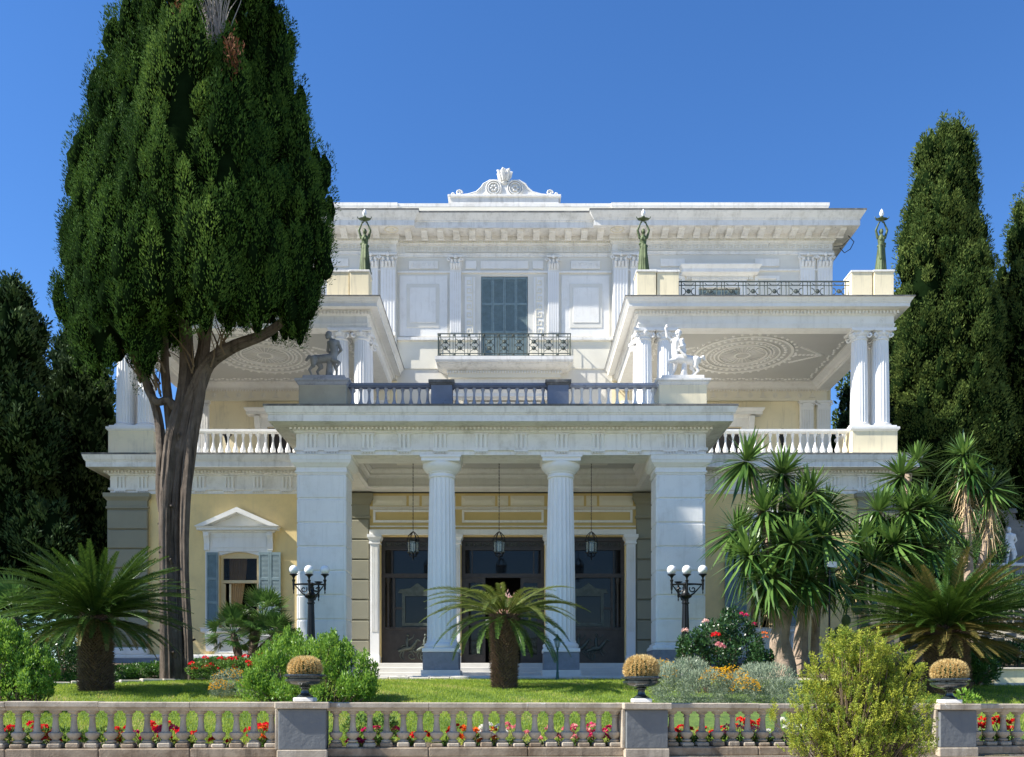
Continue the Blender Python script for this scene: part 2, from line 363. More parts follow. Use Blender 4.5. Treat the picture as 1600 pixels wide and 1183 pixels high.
def entab(name, path, zb, om, tri_x, y, tri_parent=True):
    m = MB().sweep(path, ent_profile(zb, om)); e = m.build(name, 'white_worn', V)
    d = dentils(path, .09, .17, zb + .685, zb + .755, .055, .115).build('dentil_course', 'white', e)
    MB().sweep(path, [(om + .004, zb + 1.165), (om + .012, zb + 1.165), (om + .012, zb + 1.222), (om - .25, zb + 1.226)]).build('flashing', 'flashing', e)
    t = None
    for x in tri_x:
        if t is None:
            m = MB()
            for k in (-1, 0, 1): m.prism([(x + k * .125 - .052, y), (x + k * .125 - .032, y - .05), (x + k * .125 + .032, y - .05), (x + k * .125 + .052, y)], zb + .2, zb + .565, 'z')
            m.box(x - .2, x + .2, y - .06, y, zb + .565, zb + .602)
            m.box(x - .2, x + .2, y - .062, y, zb + .085, zb + .124)
            for k in range(5): m.prism([(x - .16 + k * .08 - .02, zb + .04), (x - .16 + k * .08 + .02, zb + .04), (x - .16 + k * .08 + .013, zb + .085), (x - .16 + k * .08 - .013, zb + .085)], y - .055, y - .005)
            t = m.build('triglyph', 'white', e); tx = x
        else: rep(t, (x - tx, 0, 0))
    return e
ZB = 8.436
PT = [5.4, 4.81, 3.78, 2.75, 1.72, .57]
entab('portico_entablature', [(-5.82, 31), (-5.82, 26), (5.82, 26), (5.82, 31)], ZB, .735, [-x for x in PT] + PT, 26)
WT = [6.35 + .975 * i for i in range(7)]
entab('wing_entablature', [(-13.3, 45), (-13.3, 31), (-5.83, 31)], ZB, .66, [-x for x in WT] + [-12.95], 31)
entab('wing_entablature', [(5.83, 31), (13.3, 31), (13.3, 45)], ZB, .66, WT + [12.95], 31)
# --- portico: beams, ceiling, roof
MB().box(-5.42, 5.42, 26.42, 26.95, ZB + .002, 9.4).box(-5.42, -4.5, 26.95, 30.3, ZB + .004, 9.4).box(4.5, 5.42, 26.95, 30.3, ZB + .004, 9.4).box(-5.42, 5.42, 30.3, 30.98, ZB + .05, 9.4).build('ceiling_beam', 'white', V)
B('portico_roof', 'step_marble', V, (-5.43, 5.43, 26.41, 31.1, 9.42, 9.64))
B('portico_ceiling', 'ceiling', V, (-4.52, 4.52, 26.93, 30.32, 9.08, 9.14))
cm = MB()
for k, (o, z0, z1) in enumerate(((.0, ZB + .06, ZB + .12), (.0, ZB + .3, ZB + .36))): pass
cm.sweep([(-4.5, 26.95), (-4.5, 30.3), (4.5, 30.3), (4.5, 26.95)], [(0, ZB + .02), (.09, ZB + .06), (.09, ZB + .1), (.03, ZB + .14), (.03, ZB + .34), (.08, ZB + .4), (.14, ZB + .44), (.14, ZB + .5), (.22, ZB + .6), (.22, ZB + .645), (0, ZB + .645)])
cm.build('ceiling_moulding', 'white', V)
for sx in SX: B('ceiling_panel', 'beige', V, (sx * 1.2, sx * 3.4, 27.3, 29.6, 9.045, 9.075), c=.01)
# --- piers with rusticated courses
CZ = [7.89, 7.2, 6.51, 5.83, 5.14, 4.45, 3.76, 3.11]
for sx in SX:
    a, b = sorted((sx * 4.39, sx * 5.82))
    p = B('portico_pier', 'white', V, (a + .03, b - .03, 26.03, 26.93, 2.9, 8.2))
    for z1, z0 in zip(CZ, CZ[1:]):
        MB().cbox(a + .012, b - .012, 26.012, 26.945, z0 + .012, z1 - .012, .022).build('block', 'white', p)
        B('panel', 'white', p, (a + .085, b - .085, 25.994, 26.1, z0 + .03, z1 - .03), c=.012)
    rp = [(a, 26), (b, 26), (b, 26.96), (a, 26.96)]
    MB().sweep(rp, [(0, 7.9), (0, 7.93), (.025, 7.94), (.025, 7.985), (0, 7.995), (0, 8.09), (.03, 8.1), (.06, 8.14), (.12, 8.2), (.14, 8.27), (.15, 8.28), (.15, 8.40), (.17, 8.405), (.17, ZB - .003), (-.2, ZB - .003), (-.2, 7.9)][::-1], True).build('capital', 'white', p)
    MB().sweep(rp, [(-.1, 3.1), (0, 3.1), (.03, 3.07), (.03, 3.03), (.07, 3.0), (.1, 2.95), (.1, 2.9), (-.1, 2.9)], True).build('base_moulding', 'white', p)
    B('plinth', 'rough_stone', p, (a - .1, b + .1, 25.9, 27.06, 2.42, 2.9), c=.02); B('plinth_slab', 'step_marble', p, (a - .14, b + .14, 25.86, 27.1, 2.12, 2.417), c=.015)
    p.name = 'portico_pier'
# --- doric columns
def column(x, y, zs, r0, r1, parent, n=20):
    m = MB(); k = 8; z0, z1 = zs; prof = []
    for i in range(k + 1):
        t = i / k; prof.append((r0 + (r1 - r0) * (t ** 1.6), z0 + (z1 - z0) * t))
    return m.lathe(x, y, prof, n * 6, n, .07).build('shaft', 'column_white', parent, 50)
c0 = None
for x in (-1.72, 1.72):
    y = 26.52; c = root('portico_column', (x, y, 2.15)); c.parent = V; c.location = W[c.name] - W[V.name]
    if c0 is None:
        c0 = c; column(x, y, (3.16, 7.88), .43, .36, c)
        m = MB().lathe(x, y, [(.36, 7.86), (.385, 7.88), (.39, 7.91), (.375, 7.93), (.37, 7.98), (.41, 8.0), (.41, 8.02), (.44, 8.04), (.52, 8.13), (.555, 8.2), (.55, 8.27), (.3, 8.28)], 40); m.build('capital', 'column_white', c, 35)
        m = MB().box(x - .545, x + .545, y - .545, y + .545, 8.272, 8.37).box(x - .585, x + .585, y - .585, y + .585, 8.37, ZB - .004); m.build('abacus', 'column_white', c)
        MB().lathe(x, y, [(.43, 3.2), (.45, 3.17), (.45, 3.13), (.49, 3.1), (.52, 3.06), (.525, 3.01), (.49, 2.96), (.49, 2.945)][::-1], 40).build('torus', 'column_white', c, 35)
        B('plinth_cap', 'column_white', c, (x - .53, x + .53, y - .53, y + .53, 2.84, 2.95), c=.015); B('plinth', 'rough_stone', c, (x - .51, x + .51, y - .51, y + .51, 2.335, 2.838), c=.015); B('plinth_slab', 'step_marble', c, (x - .56, x + .56, y - .56, y + .56, 2.14, 2.333), c=.015)
        ck = kids(c)
    else:
        for q in ck: rep(q, (x - W[c0.name].x, 0, 0), c)
# --- steps and portico floor
for k, (y, z, x) in enumerate(((25.45, 2.15, 6.6), (28.6, 2.33, 5.6), (29.1, 2.5, 5.2), (29.6, 2.655, 5.1))):
    B('step', 'step_marble', V, (-x, x, y, (28.62, 29.12, 29.62, 31.5)[k], 1.7, z), c=.012)
# --- wall behind the portico: olive rusticated strips, yellow panels, door bays
for sx in SX:
    a, b = sorted((sx * 4.5, sx * 5.4))
    p = B('rusticated_pilaster', 'olive', V, (a, b, 30.93, 31, 2.66, 8.3))
    zz = [7.55 - .68 * i for i in range(8)]
    for z1, z0 in zip(zz, zz[1:]): B('block', 'olive', p, (a + .02, b - .02, 30.86, 30.935, z0 + .022, z1 - .022), c=.022)
    MB().sweep([(a, 31), (a, 30.9), (b, 30.9), (b, 31)][:], [(0, 7.58), (.03, 7.6), (.03, 7.66), (0, 7.68), (0, 8.05), (.05, 8.1), (.05, 8.15), (.12, 8.24), (.12, 8.42), (-.02, 8.42), (-.02, 7.58)]).build('capital', 'olive', p)
    MB().sweep([(a, 31), (a, 30.9), (b, 30.9), (b, 31)], [(0, 2.98), (.06, 2.9), (.06, 2.657), (-.02, 2.657), (-.02, 2.98)]).build('base', 'white', p)
def frame(x0, x1, z0, z1, y, wd, th, m=None):
    m = m or MB()
    m.prism([(x0, z0), (x1, z0), (x1 - wd, z0 + wd), (x0 + wd, z0 + wd)], y - th, y); m.prism([(x0, z1), (x1, z1), (x1 - wd, z1 - wd), (x0 + wd, z1 - wd)], y - th, y)
    m.prism([(x0, z0), (x0, z1), (x0 + wd, z1 - wd), (x0 + wd, z0 + wd)], y - th, y); m.prism([(x1, z0), (x1, z1), (x1 - wd, z1 - wd), (x1 - wd, z0 + wd)], y - th, y)
    return m
lw = B('over_door_wall', 'ochre', V, (-4.5, 4.5, 30.955, 30.998, 7.2, 8.44))
for x in (-3.0, 0, 3.0):
    hw = 1.35
    frame(x - hw - .03, x + hw + .03, 7.45, 7.88, 30.957, .075, .05).build('panel_frame', 'white', lw)
    for dx in (-.83, .83):
        m = MB(); a, b = x + dx - .57, x + dx + .57; z0, z1 = 8.02, 8.36
        q = [(a, z0), (b, z0), (b, z1), (a, z1)]; i = [(a + .13, (z0 + z1) / 2 - .02), (b - .13, (z0 + z1) / 2 - .02), (b - .13, (z0 + z1) / 2 + .02), (a + .13, (z0 + z1) / 2 + .02)]
        m.add([(p[0], 30.95, p[1]) for p in q] + [(p[0], 30.90, p[1]) for p in i], [(0, 1, 5, 4), (1, 2, 6, 5), (2, 3, 7, 6), (3, 0, 4, 7), (4, 5, 6, 7)]); m.build('lozenge_panel', 'cream', lw)
    m = MB(); m.add([(x - .18, 30.95, 8.02), (x + .18, 30.95, 8.02), (x + .18, 30.95, 8.36), (x - .18, 30.95, 8.36), (x, 30.89, 8.19)], [(0, 1, 4), (1, 2, 4), (2, 3, 4), (3, 0, 4)]); m.build('lozenge_panel', 'cream', lw)
for z0, z1, o in ((7.95, 7.985, .05), (7.9, 7.93, .04), (7.30, 7.34, .05)): B('string_moulding', 'white', lw, (-4.49, 4.49, 30.955 - o, 30.956, z0, z1))
B('lintel', 'white', V, (-4.5, 4.5, 30.86, 30.997, 7.03, 7.215), c=.015)
# door bays
for xa, xb in ((-4.5, -4.14), (-1.70, -1.41), (1.41, 1.70), (4.14, 4.5)):
    p = MB().box(xa + .03, xb - .03, 30.82, 31.3, 2.95, 6.75).build('door_pilaster', 'column_white', V)
    for k in range(4):
        xx = xa + .07 + (xb - xa - .14) * (k + .5) / 4; B('flute', 'white', p, (xx - .018, xx + .018, 30.805, 30.822, 3.75, 6.6))
    MB().sweep([(xa + .03, 31.2), (xa + .03, 30.82), (xb - .03, 30.82), (xb - .03, 31.2)], [(0, 6.7), (.04, 6.72), (.04, 6.76), (.02, 6.78), (.03, 6.84), (.09, 6.93), (.09, 7.027), (-.05, 7.027), (-.05, 6.7)]).build('capital', 'column_white', p)
    B('base', 'column_white', p, (xa - .0, xb + .0, 30.78, 31.3, 2.658, 2.95), c=.02)
def door_bay(x0, x1, mid):
    r = root('entrance_screen', ((x0 + x1) / 2, 31.25, 2.66)); r.parent = V; r.location = W[r.name] - W[V.name]; y = 31.22; cx = (x0 + x1) / 2; bd = 'bronze_dark'
    m = MB(); 
    m.box(x0, x0 + .12, y, y + .12, 2.66, 7.0).box(x1 - .12, x1, y, y + .12, 2.66, 7.0).box(x0, x1, y - .03, y + .12, 5.62, 5.76).box(x0, x1, y - .02, y + .12, 6.86, 7.0).box(x0, x1, y - .02, y + .1, 6.56, 6.62)
    m.build('frame', bd, r)
    # pierced scroll frieze
    m = MB(); n = int((x1 - x0) / .16)
    for i in range(n):
        c = x0 + .1 + (x1 - x0 - .2) * (i + .5) / n; pts = [(c + .055 * (1 - t / 9) * math.cos(t * .9 + i % 2 * PI), y - .0, 6.74 + .085 * (1 - t / 9) * math.sin(t * .9)) for t in range(8)]
        m.tube(pts, .014, 4)
    m.build('scroll_frieze', 'iron', r); B('frieze_back', bd, r, (x0 + .11, x1 - .11, y + .04, y + .06, 6.62, 6.86))
    B('transom_glass', 'door_glass', r, (x0 + .12, x1 - .12, y + .05, y + .06, 5.76, 6.56))
    B('mullion', bd, r, (x0 + .34, x0 + .38, y + .0, y + .1, 5.76, 6.56)); B('mullion', bd, r, (x1 - .38, x1 - .34, y + .0, y + .1, 5.76, 6.56))
    if not mid:
        B('relief_panel', bd, r, (x0 + .12, x1 - .12, y + .0, y + .1, 2.66, 3.85)); B('panel_rail', bd, r, (x0 + .1, x1 - .1, y - .04, y + .1, 3.85, 3.93))
        B('glass', 'door_glass', r, (x0 + .12, x1 - .12, y + .06, y + .07, 3.93, 5.62))
        m = frame(cx - .52, cx + .52, 3.98, 5.1, y + .04, .1, .05); m.prism([(cx - .66, 5.1), (cx + .66, 5.1), (cx + .6, 5.22), (cx + .25, 5.26), (cx, 5.44), (cx - .25, 5.26), (cx - .6, 5.22)], y - .01, y + .05); m.build('niche_frame', 'iron', r)
        for s in SX:
            B('mullion', bd, r, (cx + s * .8 - .04, cx + s * .8 + .04, y, y + .1, 3.93, 5.62)); B('crossbar', bd, r, (cx + s * .52, cx + s * .8, y + .01, y + .08, 4.55, 4.62))
            MB().lathe(cx + s * 1.0, y + .02, [(.07, 3.95), (.055, 4.05), (.05, 5.4), (.08, 5.5), (.08, 5.6)], 10).build('colonnette', bd, r, 40)
        # cast relief: swirling riders and sea foam
        m = MB(); rr = random.Random(int(x0 * 10))
        for i in range(9):
            c = cx - .75 + 1.5 * rr.random(); z = 2.85 + .5 * rr.random(); q = rr.choice((-1, 1)); a0 = rr.random() * 6
            m.tube([(c + .16 * (1 - t / 12) * math.cos(a0 + q * t * .7), y - .015, z + .13 * (1 - t / 12) * math.sin(a0 + q * t * .7)) for t in range(10)], [.03 - .002 * t for t in range(10)], 6)
        for hx in (-.35, .25):
            b = Vector((cx + hx, y - .02, 3.1)); m.tube([b + Vector((-.3, 0, .02)), b + Vector((-.1, 0, .1)), b + Vector((.12, 0, .12)), b + Vector((.3, 0, .32)), b + Vector((.36, 0, .42)), b + Vector((.46, 0, .36))], [.05, .085, .08, .06, .045, .03], 7)
            for lx, lz in ((-.25, -.25), (-.15, -.3), (.2, -.15), (.3, -.05)): m.tube([b + Vector((lx * .7, 0, .04)), b + Vector((lx, 0, lz * .5)), b + Vector((lx + .06, 0, lz))], [.035, .022, .015], 5)
            m.tube([b + Vector((.02, 0, .15)), b + Vector((.0, 0, .38)), b + Vector((.03, 0, .5))], [.06, .06, .02], 6); m.ell(b + Vector((.03, 0, .56)), .05, 8, 6); m.tube([b + Vector((.02, 0, .38)), b + Vector((.2, 0, .48)), b + Vector((.25, 0, .6))], [.03, .02, .015], 5)
        m.build('relief', 'iron', r, 60)
    else:
        for s in SX:
            d = B('door_leaf', bd, r, (cx + s * .60, cx + s * 1.29, y, y + .08, 2.67, 3.0), (cx + s * .60, cx + s * .70, y, y + .08, 3.0, 5.62), (cx + s * 1.17, cx + s * 1.29, y, y + .08, 3.0, 5.62), (cx + s * .70, cx + s * 1.17, y, y + .08, 4.0, 4.14), (cx + s * .7, cx + s * 1.17, y, y + .08, 5.45, 5.62))
            B('glass', 'door_glass', d, (cx + s * .70, cx + s * 1.17, y + .04, y + .05, 3.0, 4.0)); B('glass', 'door_glass', d, (cx + s * .70, cx + s * 1.17, y + .04, y + .05, 4.14, 5.45))
            MB().tube([(cx + s * .65, y - .02, 3.9), (cx + s * .65, y - .06, 3.95), (cx + s * .65, y - .06, 4.15), (cx + s * .65, y - .02, 4.2)], .012, 6).build('handle', 'iron', d)
        B('notice', 'cream', r, (cx - .59, cx - .45, y - .01, y + .0, 4.0, 4.2))
    return r
door_bay(-4.14, -1.7, 0); door_bay(-1.41, 1.41, 1); door_bay(1.7, 4.14, 0)
# --- ground floor windows with pediments
def shutter(x0, x1, z0, z1, y, parent, slats=True, mids=(.30, .62)):
    m = MB(); t = .045; h = z1 - z0
    m.box(x0, x0 + .055, y, y + t, z0, z1).box(x1 - .055, x1, y, y + t, z0, z1)
    zz = [z0] + [z0 + h * k for k in mids] + [z1 - .09]
    for z in zz: m.box(x0 + .055, x1 - .055, y + .002, y + t - .002, z, z + .09)
    o = m.build('shutter', 'shutter_paint', parent); m = MB()
    for a, b in zip(zz, zz[1:]):
        n = int((b - a - .09) / .042)
        for i in range(n):
            z = a + .09 + (b - a - .09) * (i + .5) / n; m.prism([(y + .006, z - .022), (y + .024, z + .02), (y + .032, z + .018), (y + .014, z - .024)], x0 + .05, x1 - .05, 'x')
    kind(m.build('louvre_slats', 'shutter_paint', o), 'stuff'); return o
def ground_window(cx, sgn):
    r = root('window', (cx, 31, 2.75)); r.parent = V; r.location = W[r.name] - W[V.name]; y = 31; z0, z1 = 3.88, 6.46
    # surround
    m = MB().box(cx - 1.13, cx - .68, y - .05, y - .001, 3.9, 6.47).box(cx + .68, cx + 1.13, y - .05, y - .001, 3.9, 6.47); m.prism([(cx - 1.13, 6.47), (cx + 1.13, 6.47), (cx + 1.13, 7.1), (cx - 1.13, 7.1)], y - .06, y - .001)
    m.build('surround', 'white', r)
    m = MB(); m.prism([(cx - .67, 6.46)] + [(cx - .67 + 1.34 * i / 10, 6.34 + .12 * math.sin(PI * i / 10)) for i in range(11)] + [(cx + .67, 6.46)], y - .03, y + .3); m.build('arched_head', 'white', r)
    frame(cx - .95, cx + .95, 6.6, 7.0, y - .059, .04, .02).build('frieze_panel', 'white', r)
    for s in SX:
        m = MB(); m.prism([(y - .06, 6.5), (y - .10, 6.52), (y - .10, 6.75), (y - .14, 6.9), (y - .2, 7.0), (y - .2, 7.1), (y - .06, 7.1)], cx + s * .98, cx + s * 1.16, 'x'); m.build('bracket', 'white', r)
    # pediment
    hw = 1.43; zt = 7.1
    MB().sweep([(cx - 1.16, y), (cx - 1.16, y - .06), (cx + 1.16, y - .06), (cx + 1.16, y)], [(0, zt), (.05, zt + .02), (.05, zt + .05), (.12, zt + .07), (.2, zt + .075), (.2, zt + .14), (.25, zt + .19), (-.02, zt + .2), (-.02, zt)]).build('pediment_cornice', 'white', r)
    m = MB(); ap = zt + .83
    for k, (o, th) in enumerate(((.0, .31), (.07, .25), (.13, .2))):
        hh = hw - o * .4; m.prism([(cx - hh, zt + .195 - 0), (cx, ap - o), (cx + hh, zt + .195 - 0), (cx + hh - .32, zt + .195), (cx, ap - .17 - o * .3), (cx - hh + .32, zt + .195)], y - th, y - .02)
    m.build('pediment', 'white', r); MB().prism([(cx - 1.2, zt + .2), (cx + 1.2, zt + .2), (cx, ap - .12)], y - .09, y - .021).build('tympanum', 'olive' if 0 else 'beige', r)
    # sill, apron
    m = MB(); m.sweep([(cx - 1.2, y), (cx - 1.2, y - .1), (cx + 1.2, y - .1), (cx + 1.2, y)], [(0, 3.72), (.06, 3.76), (.06, 3.86), (.1, 3.9), (-.05, 3.9), (-.05, 3.72)]); m.build('sill', 'white', r)
    for s in SX: MB().prism([(y - .2, 3.72), (y - .2, 3.6), (y - .12, 3.4), (y - .1, 3.1), (y - .02, 3.1), (y - .02, 3.72)], cx + s * .82, cx + s * 1.1, 'x').build('sill_bracket', 'white', r)
    B('apron', 'cream', r, (cx - .82, cx + .82, y - .04, y - .001, 2.98, 3.72)); frame(cx - .7, cx + .7, 3.05, 3.62, y - .041, .05, .025).build('apron_panel', 'white', r)
    # sash
    m = MB().box(cx - .665, cx - .57, y + .1, y + .18, z0, z1).box(cx + .57, cx + .665, y + .1, y + .18, z0, z1).box(cx - .57, cx + .57, y + .1, y + .18, 6.26, z1).box(cx - .57, cx + .57, y + .09, y + .18, 5.42, 5.52); f = m.build('window_frame', 'wood_frame', r)
    B('pane', 'window_glass', f, (cx - .57, cx + .57, y + .135, y + .14, 5.52, 6.26))
    m = MB().box(cx - .57, cx - .5, y + .1, y + .16, 3.9, 5.4).box(cx - .30, cx - .24, y - .12, y + -.06, 3.9, 5.36); m.build('open_casement', 'wood_frame', r)
    m = MB(); n = 40
    pts = []
    for i in range(n + 1):
        t = i / n; xx = cx - .46 + .6 * t; yy = y + .42 + .045 * math.sin(t * 40); pts.append((xx, yy))
    vs = []
    for k in range(9):
        t = k / 8; z = 6.4 - t * 2.4
        for i, (a, b) in enumerate(pts): q = 1 - .38 * math.sin(t * PI / 2) ** 2; vs.append((cx - .46 + (a - cx + .46) * q, b, z))
    m.add(vs, [(k * (n + 1) + i, k * (n + 1) + i + 1, (k + 1) * (n + 1) + i + 1, (k + 1) * (n + 1) + i) for k in range(8) for i in range(n)]); m.build('curtain', 'curtain', r, 60)
    if sgn < 0:
        shutter(cx - 1.07, cx - .69, 3.95, 6.44, y - .11, r); shutter(cx + .69, cx + 1.06, 3.95, 6.44, y - .11, r); shutter(cx + 1.07, cx + 1.43, 3.95, 6.44, y - .12, r)
    else:
        shutter(cx + .69, cx + 1.06, 3.95, 6.44, y - .11, r); shutter(cx - 1.06, cx - .69, 3.95, 6.44, y - .11, r); shutter(cx - 1.43, cx - 1.07, 3.95, 6.44, y - .12, r)
ground_window(-8.93, -1); ground_window(8.93, 1)
# corner pilasters, base course of the wings
for s in SX:
    a, b = sorted((s * 12.0, s * 13.36)); p = B('corner_pilaster', 'olive', V, (a, b, 30.92, 31.0, 2.7, 8.43))
    zz = [7.86 - .655 * i for i in range(8)]
    for z1, z0 in zip(zz, zz[1:]): B('block', 'olive', p, (a + .02, b + .02, 30.84, 30.925, z0 + .02, z1 - .02), c=.022)
    MB().sweep([(a, 31), (a, 30.88), (b, 30.88), (b, 31.3)], [(0, 7.9), (.03, 7.92), (.03, 7.98), (0, 8.0), (0, 8.18), (.1, 8.3), (.1, 8.432), (-.03, 8.432), (-.03, 7.9)]).build('capital', 'olive', p)
    B('base', 'white', p, (a - .05, b + .05, 30.8, 31, 2.98, 3.22), c=.03)
    a, b = sorted((s * 5.6, s * 13.4)); B('base_course', 'rough_stone', V, (a, b, 30.78, 30.995, 2.3, 2.86)); B('base_moulding', 'white', V, (a, b, 30.80, 30.997, 2.862, 2.98), c=.02)
# --- balusters
def baluster(name, x, y, z0, h, r, mat, parent, n=12, fat=.32):
    k = [(.62, 0), (.62, .07), (.36, .085), (.40, .12), (.62, .16), (.95, .24), (1.0, .30), (.92, .36), (.62, .44), (.42, .55), (.34, .68), (.33, .78), (.40, .83), (.40, .86), (.62, .90), (.62, 1.0)]
    m = MB().lathe(x, y, [(r * a, z0 + h * b) for a, b in k], n); return m.build(name, mat, parent, 40)
def balustrade(name, x0, x1, y, z0, z1, n, mat, parent, r=.085, railmat=None, dp=.13, th=.11):
    """a run between two posts: rails and single balusters"""
    p = B(name, railmat or mat, parent, (x0, x1, y - dp * .8, y + dp * .8, z0, z0 + .07), (x0, x1, y - dp, y + dp, z1 - th + .035, z1), (x0, x1, y - dp * .7, y + dp * .7, z1 - th, z1 - th + .035))
    b = None
    for i in range(n):
        x = x0 + (x1 - x0) * (i + .5) / n
        if b is None: b = baluster('baluster', x, y, z0 + .07, z1 - th - z0 - .07, r, mat, p); bx = x
        else: rep(b, (x - bx, 0, 0))
    return p
# portico roof balustrade: two statue pedestals, two small posts, three runs
y = 26.35
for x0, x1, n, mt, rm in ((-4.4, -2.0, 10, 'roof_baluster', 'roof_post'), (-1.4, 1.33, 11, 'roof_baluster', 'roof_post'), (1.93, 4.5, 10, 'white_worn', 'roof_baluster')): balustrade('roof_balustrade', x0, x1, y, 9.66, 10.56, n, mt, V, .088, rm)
for x0, x1 in ((-2.0, -1.4), (1.33, 1.93)):
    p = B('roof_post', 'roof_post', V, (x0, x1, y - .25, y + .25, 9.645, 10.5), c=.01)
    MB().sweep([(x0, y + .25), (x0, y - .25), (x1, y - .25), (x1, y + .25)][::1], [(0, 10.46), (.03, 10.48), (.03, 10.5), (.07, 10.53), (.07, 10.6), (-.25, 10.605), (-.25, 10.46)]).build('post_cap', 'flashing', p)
for s, x0, x1, mt in ((-1, -5.76, -4.4, 'pedestal_grey'), (1, 4.5, 5.86, 'pale_yellow')):
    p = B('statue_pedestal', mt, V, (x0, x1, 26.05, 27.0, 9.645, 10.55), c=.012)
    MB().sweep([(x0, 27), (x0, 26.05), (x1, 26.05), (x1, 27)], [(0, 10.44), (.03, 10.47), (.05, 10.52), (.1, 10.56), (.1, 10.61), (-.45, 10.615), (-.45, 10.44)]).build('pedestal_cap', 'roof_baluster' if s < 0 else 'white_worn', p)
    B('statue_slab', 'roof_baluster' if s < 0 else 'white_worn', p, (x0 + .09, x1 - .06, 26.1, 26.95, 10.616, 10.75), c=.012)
# --- loggias
def ionic(x, y, z0, z1, r, parent):
    c = root('loggia_column', (x, y, z0)); c.parent = parent; c.location = W[c.name] - W[parent.name]
    zc = z1 - .34; column(x, y, (z0 + .16, zc), r, r * .86, c, 20)
    MB().box(x - r * 1.35, x + r * 1.35, y - r * 1.35, y + r * 1.35, z0, z0 + .05).build('plinth', 'column_white', c)
    MB().lathe(x, y, [(r * 1.3, z0 + .05), (r * 1.36, z0 + .075), (r * 1.3, z0 + .1), (r * 1.1, z0 + .115), (r * 1.12, z0 + .13), (r * 1.2, z0 + .145), (r * 1.1, z0 + .16), (r, z0 + .18)], 32).build('base', 'column_white', c, 40)
    m = MB(); rt = r * .86
    m.lathe(x, y, [(rt, zc - .02), (rt * 1.08, zc), (rt * 1.08, zc + .03), (rt, zc + .05), (rt * 1.05, zc + .12), (rt * 1.25, zc + .2), (rt * 1.15, zc + .25)], 24)
    q = r * 1.32; m.prism([(x - q, y - q), (x - q * .6, y - q * .86), (x + q * .6, y - q * .86), (x + q, y - q), (x + q * .86, y - q * .6), (x + q * .86, y + q * .6), (x + q, y + q), (x + q * .6, y + q * .86), (x - q * .6, y + q * .86), (x - q, y + q), (x - q * .86, y + q * .6), (x - q * .86, y - q * .6)], z1 - .09, z1 - .002, 'z')
    for sx in SX:
        for sy in SX:
            a = math.atan2(sy, sx); cx, cy = x + math.cos(a) * r * 1.28, y + math.sin(a) * r * 1.28
            pts = []
            for t in range(13):
                tt = t * .62; rr = .105 * (1 - t / 15); pts.append((cx + math.cos(a) * rr * math.cos(tt + 1.6), cy + math.sin(a) * rr * math.cos(tt + 1.6), zc + .13 + rr * math.sin(tt + 1.6)))
            m.tube([(x + math.cos(a) * r * .7, y + math.sin(a) * r * .7, z1 - .1)] + pts, .034, 6)
        m.ell((x, y + sx * r * 1.05, z1 - .13), (.06, .04, .07), 8, 6); m.ell((x + sx * r * 1.05, y, z1 - .13), (.04, .06, .07), 8, 6)
    for i in range(16):
        t = 2 * PI * i / 16; m.ell((x + rt * 1.16 * math.cos(t), y + rt * 1.16 * math.sin(t), zc + .15), (.03, .03, .045), 6, 5)
    m.build('capital', 'column_white', c, 45); return c
ZA = 14.07
proto_col = None
for s in SX:
    L = root('loggia', (s * 8.95, 31, 9.65)); L.parent = V; L.location = W[L.name] - W[V.name]
